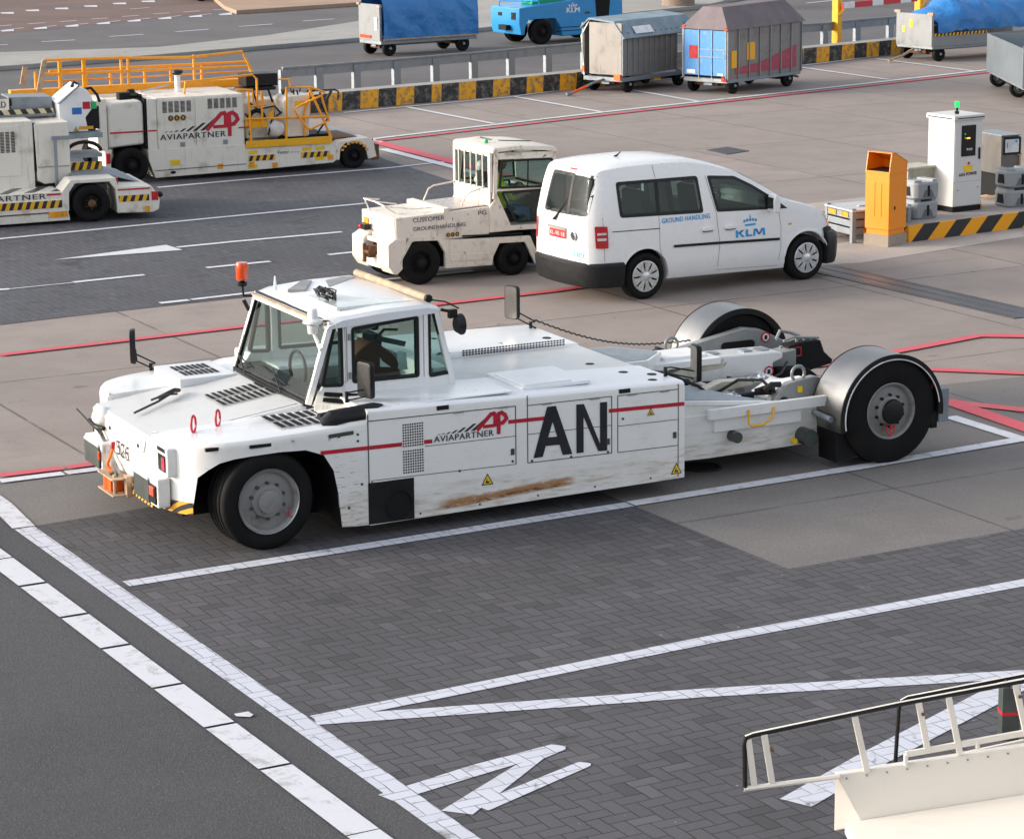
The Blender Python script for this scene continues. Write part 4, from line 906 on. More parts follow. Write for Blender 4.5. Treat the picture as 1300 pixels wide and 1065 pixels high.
# pillars as bars between windows
def pillar(mb, a, b, v, w=.06, d=.06): mb.bar((a[0], v, a[1]), (b[0], v, b[1]), w, d)
for v in (V1+.025, V2-.025):
    mb = MB()
    for a_, b_, w_, d_ in (((.74, 1.10), (.985, 1.84), .055, .055), ((1.09, 1.12), (1.09, 1.83), .035, .04), ((1.935, 1.1), (1.935, 1.88), .05, .05), ((2.21, 1.1), (2.03, 1.88), .05, .07)):
        mb = MB(); pillar(mb, a_, b_, v, w_, d_); mb.build('cab_pillar', M['white'], tr, bevel=.006)
    for q_ in ([(.78, 1.08), (1.14, 1.12), (1.14, 1.25), (.90, 1.27)], [(1.90, 1.08), (2.24, 1.08), (2.20, 1.25), (1.90, 1.24)]):
        mb = MB(); mb.prism(q_, 'v', v-.020, v+.020); mb.build('cab_sill', M['white'], tr, bevel=.004)
    s = -1 if v < 1.5 else 1
    mb = MB(); mb.prism([(1.12, 1.08), (1.90, 1.08), (1.90, 1.87), (1.12, 1.83)], 'v', v-.018, v+.018)
    dr = mb.build('door', M['white'], tr)
    hole = rpoly([(1.19, 1.265), (1.845, 1.255), (1.845, 1.81), (1.19, 1.765)], .02)
    c = MB(); c.prism(hole, 'v', v-.1, v+.1); boolean(dr, c)
    mb = MB(); ring_frame(mb, [(p[0], p[1]) for p in inset(hole, -.012)], inset(hole, .018), 'v', v-.026, v+.026); mb.build('window_seal', M['black'], dr)
    mb = MB(); mb.prism(inset(hole, .012), 'v', v-.004, v+.004); mb.build('pane', M['glass'], dr, smooth=False)
    mb = MB(); mb.bar((1.13, v+s*.021, 1.28), (1.13, v+s*.021, 1.84), .006, .006); mb.bar((1.12, v+s*.021, 1.835), (1.90, v+s*.021, 1.875), .006, .006); mb.box(1.145, v+s*.03-.01, 1.66, 1.165, v+s*.03+.01, 1.72); mb.box(1.145, v+s*.03-.01, 1.3, 1.165, v+s*.03+.01, 1.36); mb.build('door_hinge', M['midgrey'], dr)
    for poly in ([(1.015, 1.80), (1.075, 1.81), (1.075, 1.25), (.885, 1.265)], [(1.965, 1.86), (2.01, 1.865), (2.175, 1.26), (1.965, 1.245)]):
        pr = rpoly(poly, .02); mb = MB(); ring_frame(mb, inset(pr, -.016), inset(pr, .012), 'v', v-.028, v+.028); q = mb.build('quarter_window', M['black'], tr); mb = MB(); mb.prism(inset(pr, .008), 'v', v-.004, v+.004); mb.build('pane', M['glass'], q, smooth=False)
# windscreen
def wsp(a, b): return (.725+.255*b, V1+.03+(V2-V1-.06)*a, 1.10+.74*b)
mb = MB()
for (a0, b0), (a1, b1), w in (((0, .01), (1, .01), .05), ((0, .985), (1, .985), .04), ((0.01, 0), (0.01, 1), .035), ((.99, 0), (.99, 1), .035)): mb.bar(wsp(a0, b0), wsp(a1, b1), w, w)
ws = mb.build('windscreen', M['black'], tr, bevel=.004)
mb = MB(); mb.add([wsp(0, 0), wsp(1, 0), wsp(1, 1), wsp(0, 1)], [(0, 1, 2, 3)]); mb.build('pane', M['glass'], ws, smooth=False)
mb = MB(); mb.bar((.935, V1+.02, 1.825), (.935, V2-.02, 1.825), .03, .02); mb.build('windscreen_trim', M['wood'], ws)
for a, b in ((.30, .62), (.80, 1.2)):
    mb = MB(); p = Vector(wsp(a, .0))+Vector((-.03, 0, .01)); q = Vector(wsp(a+.18, .22))+Vector((-.03, 0, 0)); mb.tube([p, q], .008, 6); r1 = Vector(wsp(a-.02, .12))+Vector((-.022, 0, 0)); r2 = Vector(wsp(min(.97, a+.36), .20))+Vector((-.022, 0, 0)); mb.tube([r1, r2], .007, 6); mb.build('wiper', M['black'], ws)
mb = MB(); mb.tube([wsp(0, .0), (.70, 1.2, 1.10), (.68, 1.8, 1.10), (.70, 2.5, 1.11)], .012, 6); mb.build('washer_hose', M['black'], ws)
mb = MB(); mb.box(2.02, V1+.05, 1.10, 2.18, V2-.05, 1.30); mb.bar((2.19, V1+.03, 1.28), (2.03, V1+.03, 1.86), .04, .04); mb.build('rear_wall', M['white'], tr)
mb = MB(); mb.add([(2.18, V1+.05, 1.28), (2.18, V2-.05, 1.28), (2.035, V2-.05, 1.86), (2.035, V1+.05, 1.86)], [(0, 1, 2, 3)]); rw = mb.build('rear_window', M['glass'], tr, smooth=False)
# interior
mb = MB(); mb.box(.76, V1+.02, .80, 2.1, V2-.02, .86); mb.box(.74, V1+.03, .85, .98, V2-.04, 1.16); mb.build('cab_interior', M['cloth'], tr)
def seat(parent, u, v, z, m, face=0, sc=1.):
    mb = MB(); mb.M = Matrix.Translation((u, v, z)) @ Matrix.Rotation(rad(face), 4, 'Z') @ Matrix.Scale(sc, 4)
    mb.prism(rrect(-.26, -.1, .24, .06, .05), 'v', -.24, .24)
    mb.prism(rpoly([(.14, .02), (.24, .0), (.34, .56), (.24, .58)], .04), 'v', -.23, .23); mb.prism(rpoly([(.24, .60), (.33, .59), (.36, .76), (.27, .78)], .03), 'v', -.13, .13)
    mb.M = None
    return mb.build('seat', m, parent, bevel=.02)
seat(tr, 1.55, 1.75, 1.0, M['cloth'], 0, .9)
mb = MB(); mb.prism(rpoly([(1.2, 1.1), (1.75, 1.1), (1.70, 1.42), (1.45, 1.62), (1.25, 1.5)], .08), 'v', V1+.12, 1.15); mb.build('cab_blanket', M['brown'], tr, bevel=.04)
mb = MB(); mb.bar((1.35, V1+.2, 1.66), (1.85, V1+.35, 1.50), .07, .05); mb.bar((1.3, V1+.15, 1.70), (1.6, 1.2, 1.68), .05, .03); mb.tube([(1.5, V1+.2, 1.6), (1.6, V1+.22, 1.68), (1.75, V1+.25, 1.66)], .014, 6); mb.build('control_console', M['lamp'], tr)
mb = MB(); mb.add([(1.50, V1+.10, 1.36), (1.62, V1+.12, 1.34), (1.60, V1+.16, 1.50), (1.52, V1+.14, 1.53)], [(0, 1, 2, 3)]); mb.add([(1.68, V1+.12, 1.32), (1.79, V1+.12, 1.30), (1.79, V1+.15, 1.46), (1.70, V1+.15, 1.48)], [(0, 1, 2, 3)]); mb.build('paper_sheet', M['signwhite'], tr, smooth=False)
mb = MB(); mb.tube([(1.05+.0*math.cos(a), 1.75+.2*math.cos(a), 1.22+.17*math.sin(a)) for a in [2*PI*k/20 for k in range(20)]], .016, 8, closed=True); mb.build('steering_wheel', M['black'], tr)
# sloping vent panel and black boot under the near windscreen corner
mb = MB(); mb.add([(.74, .62, 1.14), (1.30, .30, 1.08), (1.36, .62, 1.17), (.84, .76, 1.22), (.74, .62, 1.02), (1.30, .30, 1.0), (1.36, .62, 1.0), (.84, .76, 1.0)], [(0, 1, 2, 3), (4, 7, 6, 5), (0, 4, 5, 1), (1, 5, 6, 2), (2, 6, 7, 3), (3, 7, 4, 0)])
vp = mb.build('vent_panel', M['cream'], tr, bevel=.01)
mb = MB()
A_, B_, C_, D_ = [Vector(x) for x in ((.74, .62, 1.143), (1.30, .30, 1.083), (1.36, .62, 1.173), (.84, .76, 1.223))]
def bil(a, b): return (A_*(1-a)+B_*a)*(1-b)+(D_*(1-a)+C_*a)*b+Vector((0, 0, .004))
for i in range(2):
    for j in range(2): x0, y0 = .12+i*.38, .12+j*.42; mb.add([bil(x0, y0), bil(x0+.3, y0), bil(x0+.3, y0+.32), bil(x0, y0+.32)], [(0, 1, 2, 3)])
mb.build('vent_opening', M['blackm'], vp, smooth=False)
mb = MB(); mb.tube([(.62, .15, 1.05), (.70, .13, 1.09), (.9, .12, 1.10), (1.12, .12, 1.12), (1.2, .16, 1.12)], [.05, .085, .09, .085, .06], 12); mb.tube([(.66, .30, 1.06), (.95, .30, 1.08), (1.15, .32, 1.08)], .06, 10)
mb.build('rubber_boot', M['black'], tr)
mirror(tr, (.98, .42, 1.16), (1.16, .38, 1.36), .20, .34, 15)
mirror(tr, (.10, TW-.05, 1.0), (-.06, TW-.02, 1.28), .16, .34, -20)
mirror(tr, (4.20, TW-.25, 1.06), (4.0, TW-.22, 1.38), .18, .36, 200)
mirror(tr, (4.22, .28, 1.08), (4.52, .22, 1.20), .18, .36, 170)
# beacon, antenna, dome lamp, loudspeaker
mb = MB(); mb.tube([(.93, V2-.02, 1.80), (.86, V2+.03, 1.80), (.85, V2+.03, 1.92)], .012, 6); mb.tube([(.86, V2+.03, 1.76), (.90, V2+.0, 1.66)], .02, 6); mb.lathe([(0, 0), (.045, .0), (.05, .03), (.02, .05), (.018, .07)], (.85, V2+.03, 1.90), 'z', 16); mb.mi = 1; mb.lathe([(.055, 0), (.06, .02), (.062, .14), (.055, .17), (0, .175)], (.85, V2+.03, 1.96), 'z', 20)
mb.build('beacon', [M['black'], M['orangelens']], tr)
mb = MB(); mb.tube([(1.08, V2-.25, 1.88), (1.08, V2-.25, 1.96), (1.08, V2-.25, 2.02)], [.016, .014, .006], 8); mb.build('antenna', M['signwhite'], tr)
mb = MB(); mb.lathe([(.0, -.02), (.07, -.015), (.095, 0.0), (.09, .02), (.05, .04), (.045, .11), (.035, .13), (0, .135)], (.86, V1+.14, 1.83), 'z', 24); mb.mi = 1; mb.lathe([(0, -.10), (.05, -.10), (.06, -.02)], (.86, V1+.14, 1.83), 'z', 16); mb.mi = 0
mb.tube([(.86, V1+.14, 1.75), (.88, V1+.05, 1.62), (.87, V1-.01, 1.60)], .018, 6); mb.tube([(.86, V1+.12, 1.86), (1.0, V1-.02, 1.87), (1.03, V1-.02, 1.76)], .006, 5); mb.build('dome_lamp', [M['signwhite'], M['clear']], tr)
mb = MB(); mb.tube([(2.08, V1-.0, 1.86), (2.16, V1-.04, 1.84), (2.2, V1-.05, 1.80)], .016, 6); mb.lathe([(.0, -.05), (.07, -.045), (.10, .0), (.10, .02), (0, .03)], (2.24, V1-.08, 1.72), 'u', 20); mb.box(2.14, V1-.07, 1.78, 2.22, V1-.02, 1.86); mb.tube([(2.02, V1+.2, 1.93), (2.15, V1+.05, 1.92), (2.25, V1-.04, 1.86)], .008, 5); mb.build('work_lamp', [M['black']], tr)
# safety chain from far mirror to far arm
mb = MB(); P0 = Vector((4.24, TW-.25, 1.17)); P1 = Vector((6.05, 2.9, .80)); pts = []
for i in range(61):
    t_ = i/60; p = P0.lerp(P1, t_); p.z -= .22*math.sin(PI*t_)*.6+.0; p.z += .012*(i % 2); pts.append(p)
mb.tube(pts, .009, 5); mb.build('safety_chain', M['wire'], tr)
mb = MB(); mb.box(4.27, TW-.30, .60, 5.8, TW-.26, .66); mb.build('rear_bumper_bar', plain('red_brown_bar', (.25, .04, .03), .6), tr)
# ================================================================ van
VO, VY = (1.345, 35.185), 30.97
van = thing('van', VO, VY, 'white ground handling van with tinted windows and blue crown logo on its door', 'van')
VC, VW = -.12, .755
def lerp_tab(tab, x):
    if x <= tab[0][0]: return tab[0][1]
    for (a, b), (c, d) in zip(tab[:-1], tab[1:]):
        if x <= c: return b+(d-b)*(x-a)/(c-a)
    return tab[-1][1]
RT = [(-.86, 1.70), (-.80, 1.76), (-.70, 1.80), (-.3, 1.835), (.3, 1.845), (.8, 1.82), (1.2, 1.74), (1.55, 1.62), (1.9, 1.44), (2.3, 1.21), (2.42, 1.155), (2.6, 1.11), (2.9, 1.02), (3.1, .93), (3.25, .82), (3.36, .68), (3.42, .52)]
WT = [(-.90, .70), (-.86, .86), (-.78, .95), (-.62, .99), (-.4, 1.), (2.5, 1.), (2.9, .97), (3.1, .92), (3.25, .83), (3.36, .70), (3.42, .56)]
def vring(u, sc=1.):
    zt_ = lerp_tab(RT, u); k = lerp_tab(WT, u)*VW; dz = -.02*u
    zb = min(1.08+dz, zt_-.14)
    pts = [(0, .22), (.80, .22), (.93, .25), (.99, .34), (1.0, .52), (.995, .75), (.975, zb-dz)]
    up = max(.02, zt_-zb)
    def ww(z): return .975-.145*max(0, (z-zb))/.72
    ring = [(k*a, b+dz) for a, b in pts]
    ring += [(k*ww(zb+up*.45), zb+up*.45), (k*ww(zb+up*.72), zb+up*.72), (k*(ww(zt_-.06)-.02), zt_-max(.035, .07*min(1, up))), (k*(ww(zt_)-.12), zt_-.018), (k*.45, zt_-.004), (0, zt_+.0)]
    def U(v, z): # round the tail in plan and lean the rear glass
        x = u
        if u < -.6:
            w_ = (-.6-u)/.26
            x += w_*(.16*max(0, (z-1.05)/.75)**1.3 + .05*(abs(v)/VW)**3 - .04*(1-(v/VW)**2))
        if u > 3.0:
            x += (u-3.0)/.42*(-.10*(abs(v)/VW)**2*2.2)
            x += (u-3.0)/.42*(-.05 if z < .3 else 0)
        return x
    if sc < 1: ring = [(a*sc, 1.0+(b-1.0)*sc) for a, b in ring]
    full = [(U(a, b), VC-a, b) for a, b in ring]+[(U(a, b), VC+a, b) for a, b in ring[-2:0:-1]]
    return full
us = [-.86, -.84, -.80, -.72, -.60, -.42, -.2, .1, .4, .8, 1.1, 1.35, 1.55, 1.75, 1.95, 2.15, 2.3, 2.42, 2.6, 2.8, 2.95, 3.1, 3.2, 3.3, 3.37, 3.42]
mb = MB(); mb.loft([vring(-.86, k_) for k_ in (.03, .2, .4, .6, .75, .88, .95)]+[vring(u) for u in us]); vb = mb.build('body', M['vanwhite'], van, ang=42)
# cabin hollow
mb = MB(); rows = []
for u in [-.70, -.5, 0, .5, 1.0, 1.4, 1.7, 2.0, 2.2]:
    z1 = lerp_tab(RT, u)-.07; rows.append([(u+(.10 if u < -.6 and z > 1.2 else 0), VC+a, z) for a, z in [(-.66, .5), (-.67, 1.05), (-.64, min(1.25, z1-.02)), (-.58 if z1 > 1.3 else -.6, z1-.01), (.58, z1-.01), (.64, min(1.25, z1-.02)), (.67, 1.05), (.66, .5)]])
mb.loft(rows); boolean(vb, mb)
for u in (0, 2.682):
    for s in (-1, 1):
        mb = MB(); mb.lathe([(0, 0), (.375, 0), (.375, .28), (0, .28)], (u, (VC+s*VW)-(.02 if s < 0 else .26), .315), 'v', 40); boolean(vb, mb)
# windows
def conv(me, side):
    "lay flat side decals on the curved body"
    return me
bvh = None
def mkbvh(o): me = o.data; return BVHTree.FromPolygons([v.co.copy() for v in me.vertices], [tuple(p.vertices) for p in me.polygons])
bv0 = mkbvh(vb)
def proj_side(off):
    def f(me):
        for v in me.vertices:
            h = bv0.ray_cast(Vector((v.co.x, -2, v.co.z)), Vector((0, 1, 0)))
            if h[0]: v.co.y = h[0].y-off-(0 if v.co.y > -.9 else 0)
    return f
def proj_rear(off):
    def f(me):
        for v in me.vertices:
            h = bv0.ray_cast(Vector((-3, v.co.y, v.co.z)), Vector((1, 0, 0)))
            if h[0]: v.co.x = h[0].x-off
    return f
def patch(name, poly, mat, parent, off, kind='side', dens=.05):
    "thin polygon triangulated on a grid and laid on the body"
    bm = bmesh.new(); P3 = (lambda a, b: (a, -.9, b)) if kind != 'rear' else (lambda a, b: (-1., a, b))
    vs = [bm.verts.new(P3(*p)) for p in poly]; bm.faces.new(vs)
    xs = [p[0] for p in poly]; zs = [p[1] for p in poly]; ax = (1, 0, 0) if kind != 'rear' else (0, 1, 0)
    n = int((max(xs)-min(xs))/dens)
    for i in range(1, n+1):
        c = min(xs)+(max(xs)-min(xs))*i/(n+1); bmesh.ops.bisect_plane(bm, geom=bm.verts[:]+bm.edges[:]+bm.faces[:], plane_co=Vector(ax)*c, plane_no=ax)
    n = int((max(zs)-min(zs))/dens)
    for i in range(1, n+1):
        c = min(zs)+(max(zs)-min(zs))*i/(n+1); bmesh.ops.bisect_plane(bm, geom=bm.verts[:]+bm.edges[:]+bm.faces[:], plane_co=(0, 0, c), plane_no=(0, 0, 1))
    me = bpy.data.meshes.new(name); bm.to_mesh(me); bm.free()
    (proj_side(off) if kind == 'side' else proj_rear(off))(me)
    if kind == 'far':
        pass
    me.polygons.foreach_set('use_smooth', [True]*len(me.polygons)); me.materials.append(mat)
    o = bpy.data.objects.new(name, me); COL.objects.link(o); o.parent = parent
    return o
def ringpatch(name, outer, inner, mat, parent, off, kind='side', sub=4):
    me = bpy.data.meshes.new(name); vs = []; fs = []
    n = len(outer); O = []; I = []
    for i in range(n):
        for k in range(sub):
            t_ = k/sub; j = (i+1) % n
            O.append((outer[i][0]*(1-t_)+outer[j][0]*t_, outer[i][1]*(1-t_)+outer[j][1]*t_)); I.append((inner[i][0]*(1-t_)+inner[j][0]*t_, inner[i][1]*(1-t_)+inner[j][1]*t_))
    N = len(O); P3 = (lambda p: (p[0], -.9, p[1])) if kind == 'side' else (lambda p: (-1., p[0], p[1]))
    me.from_pydata([P3(p) for p in O]+[P3(p) for p in I], [], [(i, (i+1) % N, N+(i+1) % N, N+i) for i in range(N)])
    (proj_side(off) if kind == 'side' else proj_rear(off))(me); me.materials.append(mat)
    o = bpy.data.objects.new(name, me); COL.objects.link(o); o.parent = parent; return o
C1 = [(-.42, 1.60), (.895, 1.585), (.955, 1.085), (-.39, 1.128)]; W1 = rpoly(C1, .05)
C2 = [(1.05, 1.575), (1.50, 1.535), (1.78, 1.40), (2.06, 1.235), (2.36, 1.03), (1.17, 1.078)]; WD = rpoly(C2, .03)
C3 = [(.20, 1.70), (-.755, 1.70), (-.745, 1.16), (.27, 1.15)]; WR = rpoly(C3, .07)
IN = lambda c, d, r: rpoly(shrink(c, d), r)
def far_copy(o):
    me = o.data.copy()
    for v in me.vertices: v.co.y = 2*VC-v.co.y
    for m_ in me.materials: pass
    c = bpy.data.objects.new(o.name.split('.')[0], me); COL.objects.link(c); c.parent = o.parent; me.flip_normals(); return c
cutp = IN(C1, .03, .03); c = MB(); c.prism(cutp, 'v', -1.2, -.4); boolean(vb, c); c = MB(); c.prism(cutp, 'v', .2, 1.0); boolean(vb, c)
cutp = IN(C2, .03, .02); c = MB(); c.prism(cutp, 'v', -1.2, -.4); boolean(vb, c); c = MB(); c.prism(cutp, 'v', .2, 1.0); boolean(vb, c)
c = MB(); c.prism(IN(C3, .03, .05), 'u', -1.2, -.45); boolean(vb, c)
for nm, cc, kd, rr in (('side_window', C1, 'side', .05), ('front_door_window', C2, 'side', .03), ('rear_window', C3, 'rear', .07)):
    poly = rpoly(cc, rr); f = ringpatch(nm, poly, IN(cc, .045, rr), M['black'], van, .003, kd); p = patch('pane', IN(cc, .02, rr), M['dglass'] if kd == 'side' else M['rglass'], f, .002, kd)
    if kd == 'side': 
        g = far_copy(f); g2 = far_copy(p); g2.parent = g
mb = MB(); mb.box(.20, -.90, 1.13, .245, -.84, 1.585); q = mb
patch('window_pillar', [(.19, 1.12), (.25, 1.118), (.25, 1.59), (.19, 1.592)], M['black'], van, .004); patch('window_pillar', [(1.98, 1.06), (2.04, 1.058), (2.04, 1.22), (1.98, 1.26)], M['black'], van, .004)
patch('window_pillar', [(-.365, 1.16), (-.31, 1.16), (-.29, 1.69), (-.345, 1.69)], M['black'], van, .004, 'rear')
# windscreen
me = bpy.data.meshes.new('windscreen'); gr = []
for i in range(7):
    for j in range(9):
        u = 1.62+(2.36-1.62)*i/6; v = (-.60+1.2*j/8)*(1+.08*i/6); gr.append((u+.006, VC+v, 0))
for k, p in enumerate(gr):
    h = bv0.ray_cast(Vector((p[0], p[1], 3)), Vector((0, 0, -1))); gr[k] = (p[0], p[1], (h[0].z if h[0] else 1.4)+.005)
me.from_pydata(gr, [], [(i*9+j, i*9+j+1, (i+1)*9+j+1, (i+1)*9+j) for i in range(6) for j in range(8)]); me.polygons.foreach_set('use_smooth', [True]*len(me.polygons))
me.materials.append(plain('dark_windscreen', (.02, .025, .025), .05, coat=1.)); o = bpy.data.objects.new('windscreen', me); COL.objects.link(o); o.parent = van
# seams and trims
seam = plain('van_shut_line', (.20, .20, .20), .6)
def line(name, pts, w, mat, off=.0025, kind='side'):
    poly = []; L = []; R_ = []
    for i, p in enumerate(pts):
        a = Vector(pts[max(0, i-1)]); b = Vector(pts[min(len(pts)-1, i+1)]); d = (b-a).normalized(); n = Vector((-d.y, d.x))*w/2; L.append((p[0]+n.x, p[1]+n.y)); R_.append((p[0]-n.x, p[1]-n.y))
    me = bpy.data.meshes.new(name); P3 = (lambda p: (p[0], -.9, p[1])) if kind == 'side' else (lambda p: (-1., p[0], p[1]))
    LL = []; RR = []
    for i in range(len(pts)-1):
        for k in range(6): t_ = k/6; LL.append(tuple(Vector(L[i]).lerp(Vector(L[i+1]), t_))); RR.append(tuple(Vector(R_[i]).lerp(Vector(R_[i+1]), t_)))
    LL.append(L[-1]); RR.append(R_[-1]); N = len(LL)
    me.from_pydata([P3(p) for p in LL]+[P3(p) for p in RR], [], [(i, i+1, N+i+1, N+i) for i in range(N-1)])
    (proj_side(off) if kind == 'side' else proj_rear(off))(me); me.materials.append(mat); o = bpy.data.objects.new(name, me); COL.objects.link(o); o.parent = van; return o
line('shut_line', [(.19, 1.77), (.215, 1.6)], .007, seam); line('shut_line', [(.225, 1.11), (.235, .60), (.32, .40), (.38, .30)], .007, seam)
line('shut_line', [(1.02, 1.58), (1.16, 1.06), (1.21, .65), (1.17, .29)], .007, seam); line('shut_line', [(2.20, 1.04), (2.24, .8), (2.235, .5), (2.20, .33)], .006, seam)
line('shut_line', [(1.17, .29), (2.20, .25)], .005, seam); line('shut_line', [(-.655, 1.15), (-.64, .56)], .006, seam)
line('shut_line', [(-.335, 1.13), (-.33, .55)], .007, seam, kind='rear')
line('sliding_rail', [(-.52, .955), (.235, .937)], .012, M['charcoal'])
st = line('rub_strip', [(.45, .680), (1.18, .660), (2.21, .622)], .036, M['black'], .014)
# door handles
def prim(name, mb, mat, bev=0, parent=van): return mb.build(name, mat, parent, bevel=bev)
for u, z in ((.92, .84), (1.30, .835)): mb = MB(); mb.prism(rrect(u, z, u+.17, z+.045, .02), 'v', -.90, -.865); prim('door_handle', mb, M['vanwhite'], .006); mb = MB(); mb.box(u+.01, -.892, z-.012, u+.16, -.872, z+.004); prim('handle_shadow_gap', mb, M['charcoal'])
for v0, v1 in ((-1.03, -.86), (.62, .79)): mb = MB(); mb.prism(rpoly([(2.01, 1.02), (2.09, 1.00), (2.12, 1.10), (2.09, 1.25), (2.03, 1.27), (2.0, 1.18)], .03), 'v', v0, v1); dm_ = prim('door_mirror', mb, M['vanwhite'], .02); mb = MB(); mb.box(1.998, v0+.02, 1.06, 2.004, v1-.02, 1.22); mb.build('mirror_glass', M['chrome'], dm_, smooth=False)
# bumpers
def bump(us_, z0, z1, name, extra, kz=lambda u: 1.):
    rows = []
    for u in us_:
        k = lerp_tab(WT, u)*VW+.012; ex = extra(u)
        rows.append((u, k, ex))
    left = [(r[0]+r[2], VC-r[1]) for r in rows]; right = [(r[0]+r[2], VC+r[1]) for r in rows[::-1]]
    return left, right
# rear bumper: swept strip around the tail
def sweep(path, prof, name, mat, parent):
    "path: plan points; prof: (outward, z)"
    rows = []; n = len(path)
    for i, p in enumerate(path):
        a = Vector(path[max(0, i-1)]); b = Vector(path[min(n-1, i+1)]); d = (b-a).normalized(); nn = Vector((-d.y, d.x))
        rows.append([(p[0]+nn.x*o_, p[1]+nn.y*o_, z-.02*p[0]) for o_, z in prof])
    mb = MB(); mb.loft(rows); return mb.build(name, mat, parent, ang=40)
path = [(-.36, VC+.75), (-.60, VC+.75), (-.74, VC+.70), (-.85, VC+.56), (-.90, VC+.25), (-.91, VC), (-.90, VC-.25), (-.85, VC-.56), (-.74, VC-.70), (-.60, VC-.75), (-.36, VC-.75)]
sweep(path, [(.08, .205), (-.01, .205), (-.04, .27), (-.06, .42), (-.065, .50), (-.04, .53), (.03, .54), (.10, .53)], 'rear_bumper', M['charcoal'], van)
pf = [(3.03, VC-.755), (3.16, VC-.715), (3.28, VC-.62), (3.37, VC-.42), (3.41, VC-.2), (3.42, VC), (3.41, VC+.2), (3.37, VC+.42), (3.28, VC+.62), (3.16, VC+.715), (3.03, VC+.755)]
sweep(pf, [(.14, .26), (.0, .26), (-.02, .34), (-.03, .50), (-.028, .62), (.0, .69), (.06, .71), (.14, .70)], 'front_bumper', M['charcoal'], van)
patch('front_bumper_corner', rpoly([(2.98, .70), (3.10, .72), (3.3, .66), (3.3, .32), (3.06, .30), (3.06, .52)], .03), M['charcoal'], van, .012)
# wheel arch lips
for u in (0, 2.682):
    mb = MB(); mb.lathe([(.372, -.012), (.386, -.014), (.386, .03), (.372, .03)], (u, -.866, .315), 'v', 40, rad(8), rad(172)); prim('arch_lip', mb, M['vanwhite'])
def vwheel(u, v, s):
    ty = wheel(van, u, v, .315, .315, .20, .215, M['charcoal'], s, 0, 5, .3, groove=False, deep=.03)
    mb = MB(); mb.mi = 0
    mb.lathe([(.212, s*.012), (.20, s*.02), (.19, s*.012)], (0, 0, 0), 'v', 40)
    mb.lathe([(.0, s*.035), (.035, s*.032), (.06, s*.022), (.075, s*.014)], (0, 0, 0), 'v', 24)
    for k in range(9):
        a = 2*PI*k/9
        c = [(.06, -.022), (.12, -.030), (.195, -.062), (.205, 0), (.195, .062), (.12, .030), (.06, .022)]
        pl = []
        for r, t_ in c: pl.append((r*math.cos(a)-t_*math.sin(a), r*math.sin(a)+t_*math.cos(a)))
        n = len(pl); mb.add([(p[0], s*.012, p[1]) for p in pl]+[(p[0], s*.022, p[1]) for p in pl], [tuple(range(n)), tuple(range(2*n-1, n-1, -1))]+[(i, (i+1) % n, n+(i+1) % n, n+i) for i in range(n)])
    mb.build('wheel_trim', M['silver'], ty, bevel=.003)
for u in (0, 2.682):
    vwheel(u, -.865, -1); vwheel(u, .63, 1)
# lamps
tl = patch('tail_lamp', rpoly([(-.775, 1.045), (-.60, 1.035), (-.592, .745), (-.765, .75)], .02), M['redlens'], van, .018)
patch('reversing_lamp', rrect(-.745, .925, -.62, .955, .008), M['clear'], tl, .021); patch('reversing_lamp', rrect(-.745, .85, -.62, .885, .008), M['clear'], tl, .021)
tl = patch('tail_lamp', rpoly([(.44, 1.04), (.53, 1.03), (.53, .75), (.47, .75)], .02), M['redlens'], van, .012, 'rear')
patch('headlamp', rpoly([(3.0, .90), (3.06, .92), (3.20, .82), (3.26, .70), (3.20, .70), (3.10, .78)], .02), M['clear'], van, .006)
patch('indicator', rrect(2.36, .80, 2.42, .825, .01), M['amber'], van, .005)
mb = MB(); mb.box(-.88, -.40, 1.735, -.80, -.22, 1.755); 
patch('high_brake_lamp', rrect(-.34, 1.735, -.16, 1.755, .006), M['redlens'], van, .004, 'rear')
# number plate, emblem, wiper, bits on the tail
pg = patch('plate_recess', rpoly([(-.33, .94), (-.31, .985), (.11, .985), (.13, .95)], .01), plain('plate_light_bar', (.30, .28, .25), .4), van, .03, 'rear')
pl_ = patch('number_plate', rrect(-.32, .825, .10, .935, .01), plain('red_plate', (.55, .02, .02), .35), van, .008, 'rear')
text('KL-90-98', M['signwhite'], pl_, -.29+.36, -.29, .852, .06, -1, face='rear', bold=.006, sp=1.1, proj=proj_rear(.011))
mb = MB(); mb.lathe([(.045, -.012), (.052, -.02), (.060, -.012), (.058, 0), (.045, 0)], (-.885, -.50, .89), 'u', 28); mb.mi = 1; mb.lathe([(0, -.006), (.046, -.006)], (-.885, -.50, .89), 'u', 28); mb.mi = 0
mb.stroke([(.03, .03), (.012, -.002), (0, .02), (-.012, -.002), (-.03, .03)], .010, lambda a, b, d: (-.893-d, -.50-a, .895+b)); mb.stroke([(.036, .012), (.018, -.04), (0, -.008), (-.018, -.04), (-.036, .012)], .010, lambda a, b, d: (-.893-d, -.50-a, .893+b))
em = prim('emblem', mb, [M['chrome'], M['black']])
for v_ in em.data.vertices: v_.co.x += -.012
mb = MB(); mb.tube([(-.915, -.06, 1.075), (-.90, -.12, 1.15), (-.85, -.25, 1.32), (-.79, -.36, 1.55)], [.02, .014, .012, .008], 6); mb.sphere((-.915, -.05, 1.07), .02, .03, .02); prim('rear_wiper', mb, M['black'])
text('189', M['klmblue'], van, -.50, -.70, .610, .075, -1, face='rear', bold=.01, proj=proj_rear(.004)); 
text('2.0 TDI', M['lamp'], van, -.58, -.69, .715, .02, -1, face='rear', proj=proj_rear(.004)); text('Caddy', M['lamp'], van, .33, .18, .715, .035, -1, face='rear', proj=proj_rear(.004))
mb = MB(); pk = lambda a, b, d: (a, -.9-d, b); kw = .042; K0, Z0, HH = 1.475, .70, .098
